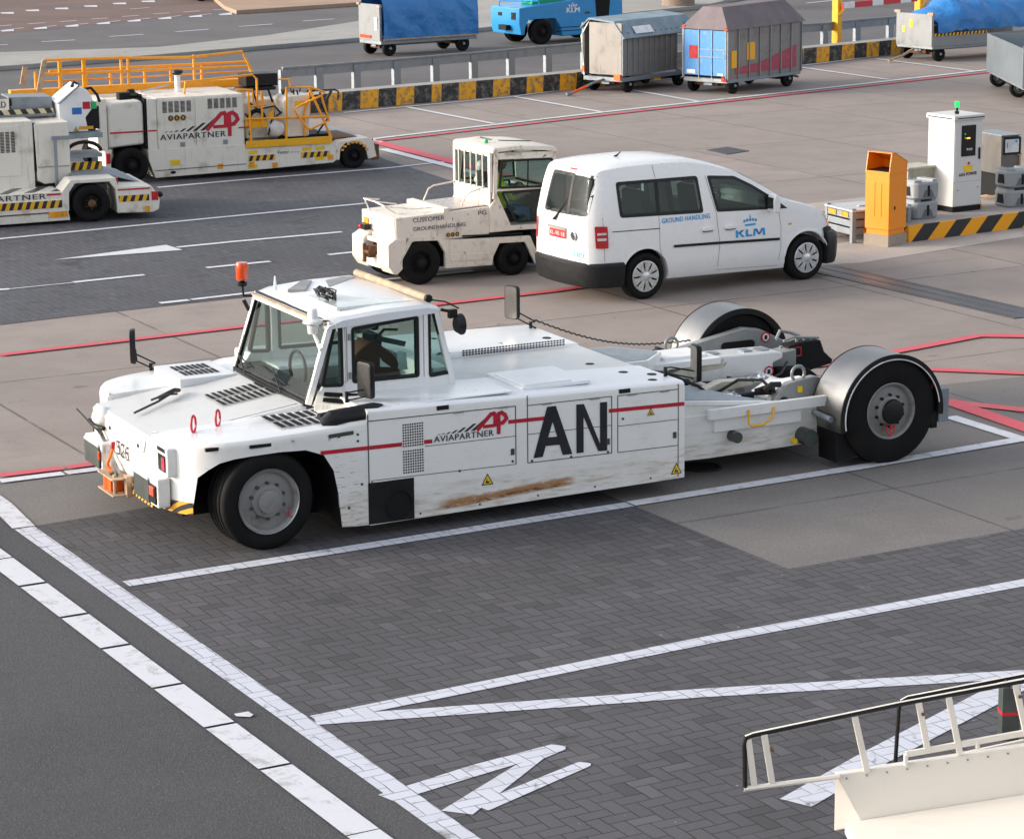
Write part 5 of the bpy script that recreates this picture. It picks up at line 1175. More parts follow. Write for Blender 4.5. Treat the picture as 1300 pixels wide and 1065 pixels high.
for x0_ in (K0, K0+.165): polyplate(mb, [(x0_, Z0), (x0_+kw, Z0), (x0_+kw, Z0+HH), (x0_, Z0+HH)], pk)
polyplate(mb, [(K0+.03, Z0+.055), (K0+.095, Z0+HH), (K0+.145, Z0+HH), (K0+.075, Z0+.052)], pk); polyplate(mb, [(K0+.045, Z0+.06), (K0+.08, Z0+.068), (K0+.15, Z0), (K0+.10, Z0)], pk)
polyplate(mb, [(K0+.165, Z0), (K0+.275, Z0), (K0+.275, Z0+.026), (K0+.165, Z0+.026)], pk)
XM = K0+.29
polyplate(mb, [(XM, Z0), (XM+.035, Z0), (XM+.048, Z0+HH), (XM+.01, Z0+HH)], pk); polyplate(mb, [(XM+.165, Z0), (XM+.205, Z0), (XM+.195, Z0+HH), (XM+.155, Z0+HH)], pk); polyplate(mb, [(XM+.03, Z0+HH), (XM+.065, Z0+HH), (XM+.115, Z0+.015), (XM+.085, Z0+.015)], pk); polyplate(mb, [(XM+.175, Z0+HH), (XM+.14, Z0+HH), (XM+.09, Z0+.015), (XM+.12, Z0+.015)], pk)
kl = mb.build('lettering', M['klmblue'], van, smooth=False, recalc=False); proj_side(.004)(kl.data)
text('GROUND HANDLING', M['klmblue'], van, .27, 1.05, 1.0, .066, -.9, bold=.012, sp=1.12, dz=.006, proj=proj_side(.004))
# crown
mb = MB()
def disc(u, z, r): mb.add([(u+r*math.cos(2*PI*k/14), -.9, z+r*math.sin(2*PI*k/14)) for k in range(14)], [tuple(range(14))])
for u, z, r in ((1.622, .915, .020), (1.668, .925, .021), (1.718, .930, .022), (1.768, .926, .021), (1.814, .918, .020), (1.718, .968, .013)): disc(u, z, r)
mb.add([(1.635, -.9, .845), (1.805, -.9, .848), (1.815, -.9, .875), (1.625, -.9, .870)], [(0, 1, 2, 3)]); mb.add([(1.712, -.9, .98), (1.724, -.9, .98), (1.724, -.9, .999), (1.712, -.9, .999)], [(0, 1, 2, 3)])
cr = mb.build('crown_logo', M['klmblue'], van, smooth=False); proj_side(.004)(cr.data)
# interior
mb = MB(); mb.box(-.68, VC-.65, .50, 2.3, VC+.65, .54); mb.box(1.95, VC-.62, .54, 2.25, VC+.62, 1.02); prim('van_interior', mb, M['cloth'], .02)
for u in (.35, 1.25):
    for v in (-.36, .36): s_ = seat(van, u+.0, VC+v, .86, M['cloth'], 180, 1.0)
mb = MB(); mb.box(-.55, VC-.55, .54, -.1, VC+.2, .95); prim('luggage', mb, plain('dark_bag_fabric', (.06, .055, .05), .9), .05)
mb = MB(); mb.tube([(1.85+.05*math.sin(a), VC+.33+.17*math.cos(a), 1.08+.15*math.sin(a)) for a in [2*PI*k/20 for k in range(20)]], .014, 6, closed=True); prim('steering_wheel', mb, M['black'])
mb = MB(); mb.tube([(.0, VC, 1.835), (.05, VC, 1.86), (.10, VC, 1.90)], [.02, .012, .005], 6); prim('aerial', mb, M['black'])
# ================================================================ baggage tow tug
UO, UY = (-1.24, 35.73), 28.5
tg = thing('baggage_tractor', UO, UY, 'cream baggage tow tractor lettered CUSTOMER GROUNDHANDLING with barred cab window', 'baggage tractor')
TWD = 1.15
def tb(name, mb, mat, bev=.008, parent=tg): return mb.build(name, mat, parent, bevel=bev)
mb = MB(); mb.prism([(-.36, .60), (-.36, .95), (1.09, 1.0), (1.09, .60)], 'v', .03, TWD-.03); tb('hood', mb, M['cream2'])
mb = MB(); mb.prism([(.45, .985), (1.08, 1.005), (1.08, 1.02), (.45, 1.002)], 'v', .10, TWD-.10); mb.mi = 1; mb.prism([(.36, .975), (.46, .985), (.46, 1.04), (.36, 1.03)], 'v', .0, TWD); tb('hood_lid', mb, [plain('beige_top_panel', (.42, .38, .36), .3), M['cream2']])
# side skirt with arches
for f in ((lambda v: v), (lambda v: TWD-v)):
    mb = MB()
    for a, b in ((0, .035),):
        mb.prism([(-.36, .34), (-.20, .62), (-.16, .665), (.28, .645), (.38, .60), (.62, .585), (1.72, .545), (1.91, .14), (1.80, .14), (1.64, .465), (1.23, .48), (1.13, .30), (1.11, .18), (.375, .20), (.375, .42), (.27, .60), (-.13, .62), (-.30, .36), (-.36, .30)], 'v', f(-.01), f(.05))
    tb('side_skirt', mb, M['cream2'], .004)
mb = MB(); mb.prism([(.45, .29), (1.08, .26), (1.08, .36), (.45, .39)], 'v', -.018, -.008); tb('step_plate', mb, M['cream2'], .006)
mb = MB(); mb.prism([(.66, .615), (1.60, .58), (1.60, .60), (.66, .635)], 'v', -.005, .06); tb('black_trim', mb, M['black'], 0)
mb = MB(); mb.box(-.3, .25, .18, 1.9, TWD-.25, .6); mb.box(-.34, .06, .30, -.2, TWD-.06, .62); tb('chassis', mb, M['blackm'])
# rear frame with grab rails, counterweights and hitch
for v0, v1 in ((.0, .36), (.80, TWD+.02)):
    mb = MB(); mb.prism([(-.50, .30), (-.42, .18), (-.36, .17), (-.22, .30), (-.22, .66), (-.38, .67), (-.50, .60)], 'v', v0, v1); tb('counterweight', mb, M['cream2'], .015)
mb = MB(); mb.box(-.46, .36, .22, -.36, .80, .40); mb.box(-.44, .36, .56, -.36, .80, .62); tb('hitch_plate', mb, M['cream2'])
mb = MB(); mb.box(-.56, .48, .36, -.40, .62, .52); mb.tube([(-.60, .55, .30), (-.60, .55, .56)], .03, 8); mb.tube([(-.58, .44, .44), (-.60, .58, .46)], .025, 6); tb('tow_hitch', mb, M['rust'])
mb = MB()
for z in (.72, .80, .88): mb.box(-.375, .32, z, -.36, .78, z+.03)
mb.box(-.375, .80, .62, -.36, 1.08, .95); mb.box(-.375, .05, .62, -.36, .32, .95); tb('rear_panel', mb, M['cream2'], .003)
mb = MB(); mb.box(-.39, .86, .76, -.37, 1.0, .86); tb('rear_reflector', mb, M['amber'], .004)
mb = MB(); mb.box(-.48, .78, .70, -.38, 1.02, .78); mb.mi = 1; mb.box(-.49, .90, .72, -.475, .98, .765); tb('rear_lamp', mb, [M['black'], M['redlens']], .006)
mb = MB()
mb.tube([(-.18, .40, .96), (-.34, .42, 1.07), (-.34, .74, 1.10), (-.34, 1.08, 1.10), (-.10, 1.08, 1.07)], .012, 8); mb.tube([(-.34, .42, 1.07), (.02, .22, 1.03), (.30, .16, 1.04)], .010, 8); mb.tube([(-.34, .74, 1.10), (0., .74, 1.04)], .010, 6); mb.tube([(-.34, 1.06, 1.10), (-.30, 1.0, .95)], .010, 6)
tb('luggage_rail', mb, M['cream2'], 0)
for v, s in ((TWD-.06, 0), (.22, 1)):
    mb = MB(); mb.tube([(.60+.15*s, v, 1.0), (.68+.15*s, v, 1.16), (.76+.15*s, v, 1.20), (1.12, v, 1.24 if s == 0 else 1.26)], .012, 8); 
    if s: mb.tube([(1.04, v, 1.25), (1.02, v, 1.02)], .010, 6)
    tb('grab_rail', mb, M['cream2'], 0)
# cab
cx0, cx1 = 1.13, 2.17
mb = MB()
pts = [(1.09, .60), (1.42, .60), (1.155, 1.14), (1.17, 1.22), (1.12, 1.22), (1.09, 1.05)]
for v in (0.0, TWD-.04):
    mb = MB()
    mb.prism([(1.09, .64), (1.42, .64), (1.19, 1.12), (1.09, 1.0)], 'v', v, v+.04)
    mb.bar((1.42, v+.02, .66), (1.17, v+.02, 1.18), .05, .05); mb.bar((1.17, v+.02, 1.10), (1.20, v+.02, 1.82), .06, .05); mb.bar((2.12, v+.02, 1.70), (2.15, v+.02, .95), .05, .05); mb.bar((1.40, v+.02, .68), (2.15, v+.02, .66), .06, .07)
    mb.bar((1.19, v+.02, 1.225), (2.13, v+.02, 1.205), .03, .035); mb.bar((1.19, v+.02, 1.70), (2.13, v+.02, 1.67), .05, .09)
    tb('cab_frame', mb, M['cream2'], .005)
mb = MB(); mb.prism([(1.10, .64), (2.2, .64), (2.2, .70), (1.10, .70)], 'v', .04, TWD-.04); mb.box(2.1, .03, .66, 2.2, TWD-.03, 1.2); tb('cab_floor', mb, M['cream2'])
for v, s in ((-.004, -1), (TWD+.004, 1)):
    for i, poly in enumerate(([(1.285, 1.635), (2.09, 1.61), (2.11, 1.22), (1.24, 1.255)], [(1.28, 1.19), (2.03, 1.185), (2.06, .75), (1.50, .755)])):
        pr = rpoly(poly, .04); m1 = MB(); ring_frame(m1, inset(pr, -.012), inset(pr, .018), 'v', v-.006, v+.012); w_ = tb('side_window', m1, M['black'], 0)
        m1 = MB(); m1.prism(inset(pr, .01), 'v', v, v+.006); m1.build('pane', M['glass'], w_, smooth=False)
        if i == 0: m1 = MB(); m1.bar((1.70, v, 1.63), (1.69, v, 1.235), .018, .012); m1.build('window_bar', M['black'], w_)
    m1 = MB(); po = [(1.19, 1.69), (2.13, 1.66), (2.16, .68), (1.44, .68), (1.20, 1.15)]
    n_ = 0
mb = MB(); 
for u, z, k in ((1.14, 1.80, .0), (1.16, 1.835, 0), (1.5, 1.855, 0), (2.0, 1.81, 0), (2.13, 1.77, 0), (2.15, 1.735, 0)): pass
mb.loft([[(u, -.03, z-.075), (u, -.035, z-.02), (u, .03, z), (u, TWD-.03, z), (u, TWD+.035, z-.02), (u, TWD+.03, z-.075)] for u, z in ((1.13, 1.82), (1.15, 1.835), (1.5, 1.85), (1.95, 1.815), (2.12, 1.785), (2.16, 1.76))]); rt = tb('roof', mb, M['cream2'], .006)
mb = MB(); mb.bar((1.45, .62, 1.857), (1.45, .95, 1.857), .01, .02); mb.bar((1.5, .5, 1.856), (2.0, .45, 1.82), .012, .012); tb('roof_seam', mb, M['lamp'], 0, rt)
mb = MB(); mb.lathe([(.03, 0), (.033, .03), (.025, .05), (.0, .055)], (1.26, .42, 1.845), 'z', 16); tb('green_beacon', mb, M['greenlens'], 0, rt)
# barred rear window
mb = MB(); mb.box(1.10, .03, 1.00, 1.13, TWD-.03, 1.25); mb.box(1.10, .03, 1.70, 1.13, TWD-.03, 1.76); mb.box(1.10, .02, 1.2, 1.14, .08, 1.76); mb.box(1.10, TWD-.08, 1.2, 1.14, TWD-.02, 1.76); rwf = tb('rear_window_frame', mb, M['cream2'], .004)
mb = MB()
for k in range(5): v = .20+k*.18; mb.tube([(1.085, v, 1.24), (1.085, v, 1.73)], .011, 6)
tb('window_bars', mb, M['cream2'], 0, rwf)
mb = MB(); mb.add([(1.12, .06, 1.24), (1.12, TWD-.06, 1.24), (1.12, TWD-.06, 1.71), (1.12, .06, 1.71)], [(0, 1, 2, 3)]); tb('pane', mb, M['glass'], 0, rwf)
mb = MB(); mb.box(2.10, .03, 1.18, 2.14, TWD-.03, 1.22); mb.box(2.09, .03, 1.66, 2.13, TWD-.03, 1.70); wf = tb('windscreen', mb, M['black'], 0)
mb = MB(); mb.box(1.2, .05, .70, 1.4, TWD-.05, .95); tb('battery_box', mb, M['blackm'])
mb = MB(); mb.add([(2.15, .05, 1.20), (2.15, TWD-.05, 1.20), (2.11, TWD-.05, 1.69), (2.11, .05, 1.69)], [(0, 1, 2, 3)]); tb('pane', mb, M['glass'], 0, wf)
seat(tg, 1.52, .55, .78, M['cloth'], 180, .85)
mb = MB(); mb.box(1.95, .10, .70, 2.08, 1.05, 1.15); mb.tube([(1.86+.03*math.sin(a), .58+.15*math.cos(a), 1.12+.10*math.sin(a)) for a in [2*PI*k/18 for k in range(18)]], .012, 6, closed=True); tb('dashboard', mb, M['black'], .01)
mb = MB(); mb.sphere((1.42, .88, 1.46), .07, .07, .08); mb.sphere((1.42, .88, 1.33), .08, .09, .09); mb.sphere((1.36, .86, 1.27), .06, .06, .06); mb.build('figure_stand_in', M['signwhite'], tg)  # plain white shape added in place of the figure in the cab
mb = MB()
ts = lambda s, a, b, z, h, bold=.006, dz=.0: text(s, M['text'], tg, a, b, z, h, .028, bold=bold, dz=dz)
ts('CUSTOMER', -.10, .385, .872, .062, dz=.004); ts('GROUNDHANDLING', -.10, .715, .752, .055, dz=.010); ts('PG', .915, 1.045, .895, .062)
text('CHARLOTTE', M['lamp'], tg, 1.32, 1.58, 1.705, .035, -.03, bold=.0, dz=-.01)
def roundels(parent, u, z, s, v):
    for k, ch in enumerate('TCR'):
        mb = MB(); mb.lathe([(0, -.002), (s*.5, -.002), (s*.5, 0)], (u+k*s*1.1, v, z), 'v', 20); mb.mi = 1; mb.lathe([(0, -.003), (s*.36, -.003)], (u+k*s*1.1, v, z), 'v', 20)
        r = mb.build('roundel', [plain('roundel_brown', (.20, .07, .02), .5), plain('roundel_dark', (.06, .03, .02), .5)], parent, smooth=False)
        text(ch, M['signyel'], r, u+k*s*1.1-s*.16, u+k*s*1.1+s*.16, z-s*.2, s*.4, v-.003, bold=.02)
roundels(tg, .42, .665, .065, -.012)
wheel(tg, .0, -.0, .31, .31, .24, .16, M['rubber'], -1, 0, 6, .45, deep=.05, hubmat=M['blackm']); wheel(tg, .0, TWD, .31, .31, .24, .16, M['rubber'], 1, 0, 6, .45)
wheel(tg, 1.46, .0, .245, .245, .2, .12, M['rubber'], -1, 0, 6, .45, deep=.04, hubmat=M['blackm']); wheel(tg, 1.46, TWD, .245, .245, .2, .12, M['rubber'], 1, 0, 6, .45)
mb = MB(); mb.box(1.75, .02, .14, 2.2, TWD-.02, .62); tb('front_apron', mb, M['blackm'])
# ---------------------------------------------------------------- people (skinned skeleton)
def skin_body(name, joints, bones, mats, parent=None, sub=1):
    me = bpy.data.meshes.new(name); me.from_pydata([j[0] for j in joints], bones, []); o = bpy.data.objects.new(name, me); COL.objects.link(o)
    if parent: o.parent = parent
    md = o.modifiers.new('skin', 'SKIN'); md.use_smooth_shade = True; md.branch_smoothing = .6
    sv = me.skin_vertices[0].data
    for i, j in enumerate(joints): sv[i].radius = (j[1], j[1] if len(j) < 3 else j[2])
    sv[0].use_root = True
    s = o.modifiers.new('sub', 'SUBSURF'); s.levels = sub; s.render_levels = sub
    bpy.context.view_layer.update(); dg = bpy.context.evaluated_depsgraph_get(); m2 = bpy.data.meshes.new_from_object(o.evaluated_get(dg)); o.modifiers.clear(); o.data = m2
    m2.materials.clear()
    for m in mats: m2.materials.append(m)
    for p in m2.polygons: p.use_smooth = True
    return o
M['skin'] = plain('skin', (.50, .27, .18), .55); M['hivis'] = plain('hi_vis_yellow_vest', (.42, .58, .03), .8); M['bluecloth'] = plain('blue_trousers', (.02, .16, .42), .8); M['hair'] = plain('brown_hair', (.06, .025, .012), .7)
def seated(parent_loc, yaw, label):
    t = thing('person', parent_loc, yaw, label, 'person')
    J = [((0, 0, .0), .13, .12), ((.0, 0, .20), .12, .10), ((.02, 0, .40), .15, .10), ((.03, 0, .50), .06), ((.05, 0, .60), .055),
         ((.02, .17, .42), .055), ((.10, .22, .20), .042), ((.32, .16, .22), .03), ((.38, .14, .24), .025),
         ((.02, -.17, .42), .055), ((.10, -.22, .20), .042), ((.32, -.16, .22), .03), ((.38, -.14, .24), .025),
         ((.05, .10, -.02), .095), ((.42, .12, .02), .07), ((.50, .12, -.34), .045), ((.60, .12, -.38), .04),
         ((.05, -.10, -.02), .095), ((.42, -.12, .02), .07), ((.50, -.12, -.34), .045), ((.60, -.12, -.38), .04)]
    B = [(0, 1), (1, 2), (2, 3), (3, 4), (2, 5), (5, 6), (6, 7), (7, 8), (2, 9), (9, 10), (10, 11), (11, 12), (0, 13), (13, 14), (14, 15), (15, 16), (0, 17), (17, 18), (18, 19), (19, 20)]
    b = skin_body('body', J, B, [M['skin'], M['hivis'], M['bluecloth']], t, 1)
    for p in b.data.polygons:
        c = p.center
        p.material_index = 2 if (c.z < .03 or (c.x > .15 and c.z < .12)) else (1 if c.z < .50 and c.x < .17 and abs(c.y) < .26 else 0)
    # head with face joined to the body mesh as one surface sits on the neck
    mb = MB(); mb.sphere((.06, 0, .70), .098, .078, .118, 20, 14); mb.sphere((.150, 0, .695), .018, .014, .022, 8, 6); mb.tube([(.140, -.022, .655), (.148, 0, .652), (.140, .022, .655)], .006, 6)
    for s in (-1, 1): mb.sphere((.135, s*.030, .715), .016, .016, .010, 8, 6); mb.sphere((.055, s*.078, .70), .018, .01, .03, 8, 6)
    hd = mb.build('head', M['skin'], t)
    mb = MB(); mb.sphere((.035, 0, .735), .105, .090, .110, 18, 12); mb.sphere((-.02, 0, .66), .07, .085, .11, 14, 10); mb.build('hair', M['hair'], hd)
    for s in (-1, 1):
        mb = MB(); bx = (.38, s*.14, .24)
        mb.sphere((bx[0]+.035, bx[1], bx[2]), .045, .035, .018, 10, 8)
        for k in range(4): y0 = bx[1]+(-.026+.017*k); L = (.05, .06, .056, .045)[k]; mb.tube([(bx[0]+.06, y0, bx[2]+.004), (bx[0]+.06+L*.5, y0, bx[2]+.008), (bx[0]+.06+L*.75, y0, bx[2]-.012)], [.009, .008, .007], 6)
        mb.tube([(bx[0]+.02, bx[1]-s*.03, bx[2]), (bx[0]+.05, bx[1]-s*.05, bx[2]-.01), (bx[0]+.07, bx[1]-s*.045, bx[2]-.02)], [.011, .009, .008], 6)
        mb.build('hand', M['skin'], t)
    return t
c_, s_ = math.cos(rad(UY)), math.sin(rad(UY))
dx, dv = 1.50, .55
seated((UO[0]+c_*dx-s_*dv, UO[1]+s_*dx+c_*dv, .84), UY, 'driver in yellow vest and blue trousers seated in the cream baggage tractor')
# ================================================================ cargo loaders
def grille(parent, u0, u1, z0, z1, v, n, rows=9, name='louvre'):
    mb = MB(); du = (u1-u0)/n; dz = (z1-z0)/rows
    for i in range(n):
        for j in range(rows): mb.box(u0+i*du+du*.12, v-.004, z0+j*dz+dz*.2, u0+i*du+du*.85, v, z0+j*dz+dz*.8)
    return mb.build(name, M['blackm'], parent, smooth=False)
def decal_box(parent, u0, z0, u1, z1, v, mat, name='marking'):
    mb = MB(); mb.box(u0, v-.003, z0, u1, v, z1); return mb.build(name, mat, parent, smooth=False)
LO, LY = (-6.72, 46.4), 24
l1 = thing('cargo_loader', LO, LY, 'cream cargo loader with AVIAPARTNER logo and orange railings, the farther of the two', 'cargo loader')
K = 1.035; WD1 = 2.5
m_ = M['cream']
mb = MB(); mb.box(.48, .02, .56, 2.12, WD1-.1, 1.49); b1_ = mb.build('engine_housing', m_, l1, bevel=.015)
mb = MB(); mb.box(.50, .0, .58, 1.16, .02, 1.46); mb.box(1.21, .0, .58, 2.08, .02, 1.46); mb.build('service_door', m_, b1_, bevel=.004)
mb = MB(); mb.prism([(.42, .07), (.42, .58), (2.12, .58), (2.12, .10)], 'v', -.01, .3); mb.build('side_frame', m_, l1, bevel=.006)
mb = MB(); mb.bar((.42, -.014, .20), (2.12, -.014, .22), .006, .012); mb.build('frame_seam', M['lamp'], l1)
mb = MB(); mb.prism([(-.40, .64), (-.40, 1.38), (-.30, 1.45), (.20, 1.47), (.26, 1.40), (.26, .68)], 'v', .04, .9); mb.build('tank', m_, l1, bevel=.05, seg=3)
mb = MB(); mb.prism([(.27, .60), (.27, 1.49), (.31, 1.49), (.31, .60)], 'v', .01, .9); mb.build('black_gap', M['blackm'], l1)
mb = MB(); mb.prism([(.31, .40), (.31, 1.48), (.48, 1.48), (.48, .08), (.42, .08)], 'v', .0, .9); mb.build('corner_post', m_, l1, bevel=.008)
mb = MB(); mb.box(-.60, .02, .62, -.42, .7, 1.52); mb.build('front_post', m_, l1, bevel=.01)
mb = MB(); mb.prism([(-.48, .10), (-.48, .62), (-.36, .62), (-.38, .45), (-.40, .1)], 'v', .0, .5); mb.build('front_frame', m_, l1)
mb = MB(); mb.box(-.47, -.03, .38, -.39, .0, .56); mb.build('side_lamp', M['redlens'], l1, bevel=.01)
decal_box(l1, -.37, .895, .26, .925, .038, M['red'], 'red_stripe'); decal_box(l1, .315, .903, .475, .93, -.001, M['red'], 'red_stripe')
ap_logo(l1, .62, .73, 1.37, .46, -.003); text('AVIAPARTNER', M['navy'], l1, .53, 1.75, .735, .10, -.003, bold=.014, sp=1.14, dz=.005)
decal_box(l1, 2.0, .87, 2.22, .895, -.003, M['red'], 'red_stripe')
roundels(l1, .74, 1.12, .105, -.004)
grille(l1, .58, 1.14, 1.22, 1.42, -.001, 5); grille(l1, 1.42, 2.0, 1.25, 1.43, -.001, 5)
for u in (.90, 1.70): decal_box(l1, u, .60, u+.09, .68, -.003, M['galv'], 'latch')
for u, z in ((.70, .28), (1.58, .16), (2.18, .16), (3.70, .20), (2.62, .12)): decal_box(l1, u, z, u+.10, z+.09, -.012, M['amber'], 'reflector')
decal_box(l1, .70, .28, .88, .37, -.013, M['signyel'], 'marking')
mb = MB(); mb.sphere((.75, -.0, .15), .10, .012, .06); mb.build('oil_stain', M['blackm'], l1)
mb = MB(); mb.box(-.2, .5, .14, 3.9, WD1-.3, .62); mb.build('chassis', M['blackm'], l1)
# platform at the right with basket
mb = MB(); mb.prism([(2.12, .09), (2.12, .50), (3.80, .50), (3.86, .42), (3.86, .18), (3.80, .14)], 'v', .0, WD1-.2); mb.build('lower_platform', m_, l1, bevel=.008)
for u0, u1 in ((2.17, 2.68), (3.18, 3.74)):
    decal_box(l1, u0, .26, u1, .36, -.003, M['hazc'], 'hazard_marking')
for u0 in (2.17, 3.20, 3.46): decal_box(l1, u0, .385, u0+.18, .45, -.003, M['signyel'], 'marking')
for u0, z in ((2.16, .13), (3.46, .20)): decal_box(l1, u0, z, u0+.18, z+.07, -.003, M['signyel'], 'marking')
text('Vester', M['text'], l1, 2.72, 2.95, .36, .06, -.003, bold=.006); text('group', M['galv'], l1, 2.98, 3.15, .36, .03, -.003)
mb = MB(); mb.box(2.13, -.04, .505, 3.78, .0, .63); mb.build('kick_plate', M['yellow'], l1, bevel=.006)
mb = MB(); mb.box(2.14, .0, .86, 2.55, .04, 1.0); mb.build('kick_plate', M['yellow'], l1, bevel=.004)
mb = MB(); T = lambda *p: mb.tube([(a, b, c) for a, b, c in p], .022, 8)
T((2.23, -.02, .62), (2.20, -.02, 1.52)); T((2.90, -.02, .62), (2.93, -.02, 1.56), (3.36, -.02, 1.55), (3.76, -.02, .62)); T((2.12, -.02, 1.03), (3.72, -.02, .99)); T((2.45, -.02, .9), (2.45, -.02, 1.5)); T((3.12, .6, .62), (3.12, .6, 1.5))
T((3.36, -.02, 1.55), (3.66, -.05, 1.44), (3.58, -.05, 1.38), (3.15, -.05, 1.22), (3.05, -.05, 1.15), (3.28, -.05, .82), (3.36, -.05, .78), (3.72, -.05, .92), (3.58, -.05, 1.4)); T((3.5, .6, .62), (3.44, .5, 1.1), (3.4, .0, 1.5))
T((1.1, .3, 1.50), (1.12, .3, 1.72), (2.36, .2, 1.80), (2.44, .2, 1.72), (2.44, .2, 1.2)); T((2.0, .1, 1.56), (2.3, .05, 1.54), (2.32, .05, 1.3)); T((2.20, .0, 1.25), (2.55, .1, 1.25), (2.50, .2, 1.5))
mb.build('basket_rail', M['orange'], l1)
mb = MB(); mb.prism([(2.98, .64), (2.92, 1.30), (3.0, 1.38), (3.44, 1.40), (3.40, .64)], 'v', .15, .75); cn = mb.build('control_console', m_, l1, bevel=.02)
mb = MB()
rnd = random.Random(5)
for k in range(9): u = 3.0+rnd.random()*.4; v = .2+rnd.random()*.5; mb.tube([(u, v, 1.38), (u+rnd.uniform(-.03, .03), v, 1.47)], .012, 6)
mb.build('control_lever', M['black'], cn)
decal_box(cn, 3.14, 1.20, 3.34, 1.29, .149, M['signyel'], 'marking')
mb = MB(); mb.prism([(2.3, .50), (2.3, .86), (2.55, .92), (2.95, .9), (2.95, .5)], 'v', .5, 1.8); mb.prism([(2.3, .9), (2.3, 1.22), (2.9, 1.3), (2.8, .92)], 'v', .7, 2.0); mb.build('machinery', m_, l1, bevel=.03)
mb = MB(); mb.tube([(2.5+.16*math.cos(a), .45, .92+.2*math.sin(a)) for a in [rad(-10+200*k/12) for k in range(13)]], .04, 8); mb.build('hose_guide', M['black'], l1)
for pts in ([(2.3, .3, 1.3), (2.5, .35, 1.15), (2.8, .3, 1.2), (3.0, .4, 1.0)], [(2.6, .1, .7), (2.7, .2, .95), (2.9, .2, 1.1)], [(3.4, .2, 1.35), (3.7, .3, 1.2), (3.9, .5, .9), (3.7, .6, .6)], [(2.2, .2, 1.1), (2.35, .25, .95), (2.3, .3, .7)]): mb = MB(); mb.tube(pts, .018, 6); mb.build('hose', M['black'], l1)
mb = MB(); mb.sphere((2.78, .2, .80), .17, .12, .14, 14, 10); mb.build('white_sack', M['signwhite'], l1)
mb = MB(); mb.tube([(3.30, .12, .64), (3.30, .12, 1.05), (3.44, .12, 1.48)], .022, 8); mb.build('inner_rail', M['orange'], l1); mb = MB(); mb.tube([(2.60, 1.2, .62), (2.60, 1.2, 1.62), (3.4, 1.2, 1.58), (3.65, 1.2, .62)], .022, 8); mb.tube([(2.60, 1.2, 1.12), (3.52, 1.2, 1.08)], .02, 8); mb.build('inner_rail', M['orange'], l1)
mb = MB(); mb.box(2.33, .5, 1.55, 2.95, .95, 1.78); mb.bar((2.42, .45, 1.55), (2.52, .45, 1.25), .04, .04); mb.bar((2.72, .45, 1.55), (2.82, .45, 1.25), .04, .04); mb.box(2.2, .45, 1.48, 2.9, .8, 1.54); mb.build('operator_seat', M['black'], l1, bevel=.02)
mb = MB(); mb.tube([(3.50, .5, 1.42), (4.05, .5, 1.42), (4.12, .5, 1.38), (4.10, .5, 1.22)], .02, 6); mb.tube([(3.98, .5, 1.4), (3.85, .5, 1.2), (3.7, .5, 1.1)], .03, 6); mb.tube([(3.75, .5, 1.38), (3.9, .55, 1.15), (3.75, .5, 1.0)], .02, 6); mb.build('cable_arm', M['wire'], l1)
# rear end with wheel
mb = MB(); mb.prism([(3.86, .18), (3.86, .44), (3.95, .52), (4.52, .56), (4.60, .50), (4.66, .20), (4.5, .16), (4.45, .40), (4.30, .50), (4.05, .48), (3.95, .38), (3.93, .18)], 'v', .0, .55); mb.build('wheel_guard', M['cream2'], l1, bevel=.01)
mb = MB()
for k in range(8): a = rad(25+18*k); mb.box(4.22+.27*math.cos(a)-.03, -.008, .24+.25*math.sin(a)-.02, 4.22+.27*math.cos(a)+.03, -.001, .24+.25*math.sin(a)+.02)
mb.build('hazard_marking', M['amber'], l1, smooth=False)
mb = MB(); mb.box(3.86, .5, .48, 4.6, WD1-.2, .54); mb.box(4.5, .2, .12, 4.72, 1.6, .30); mb.build('end_deck', M['grating'], l1, bevel=.008)
mb = MB(); mb.box(4.55, .02, .14, 4.72, .4, .42); mb.box(3.9, .3, .50, 4.4, 1.4, .56); mb.tube([(4.6, .1, .44), (4.66, .2, .5), (4.7, .5, .4)], .02, 6); mb.build('end_machinery', M['rust'], l1, bevel=.01)
mb = MB(); mb.tube([(4.70, .6, .15), (4.86, .6, .15)], .03, 8); mb.tube([(4.84, .6, .06), (4.84, .6, .26)], .025, 8); mb.build('tow_eye', M['rust'], l1)
for v, s in ((.0, -1), (WD1-.2, 1)):
    wheel(l1, .0, v-.0 if s < 0 else v, .315, .315, .28, .17, M['rubber'], s, 0, 6, .4, deep=.05, hubmat=M['blackm']); wheel(l1, 4.22, v+.02, .235, .235, .22, .12, M['rubber'], s, 0, 6, .4, deep=.04, hubmat=M['blackm'])
# upper bridge with orange railings behind
mb = MB(); mb.box(-1.75, 1.55, 1.46, 2.95, 1.75, 1.60); mb.build('bridge_beam', M['orange'], l1, bevel=.01)
mb = MB(); mb.box(-1.5, 1.3, 1.2, 2.6, 1.5, 1.46); mb.build('bridge_side', m_, l1, bevel=.01)
mb = MB(); mb.bar((-1.25, 1.5, 1.56), (-1.12, 1.5, 2.12), .09, .04); mb.bar((-1.45, 1.9, 1.66), (-1.38, 1.9, 1.98), .09, .04); mb.build('wooden_batten', M['wood'], l1)
mb = MB(); T = lambda *p, r=.026: mb.tube([(a, b, c) for a, b, c in p], r, 8)
V = 1.6
T((-1.12, V, 2.11), (.42, V, 2.09), (.62, V, 2.07), (1.6, V, 2.04), (2.64, V, 2.10), (2.90, V, 1.56)); T((-1.15, V, 1.86), (2.72, V, 1.82))
for u in (-.82, -.38): mb.box(u-.03, V-.03, 1.5, u+.03, V+.03, 2.10)
for u in (.32, .45, 1.7): T((u, V, 1.55), (u, V, 2.08))
T((-.9, 2.1, 1.86), (2.9, 2.1, 1.86), (2.98, 2.1, 1.6)); 
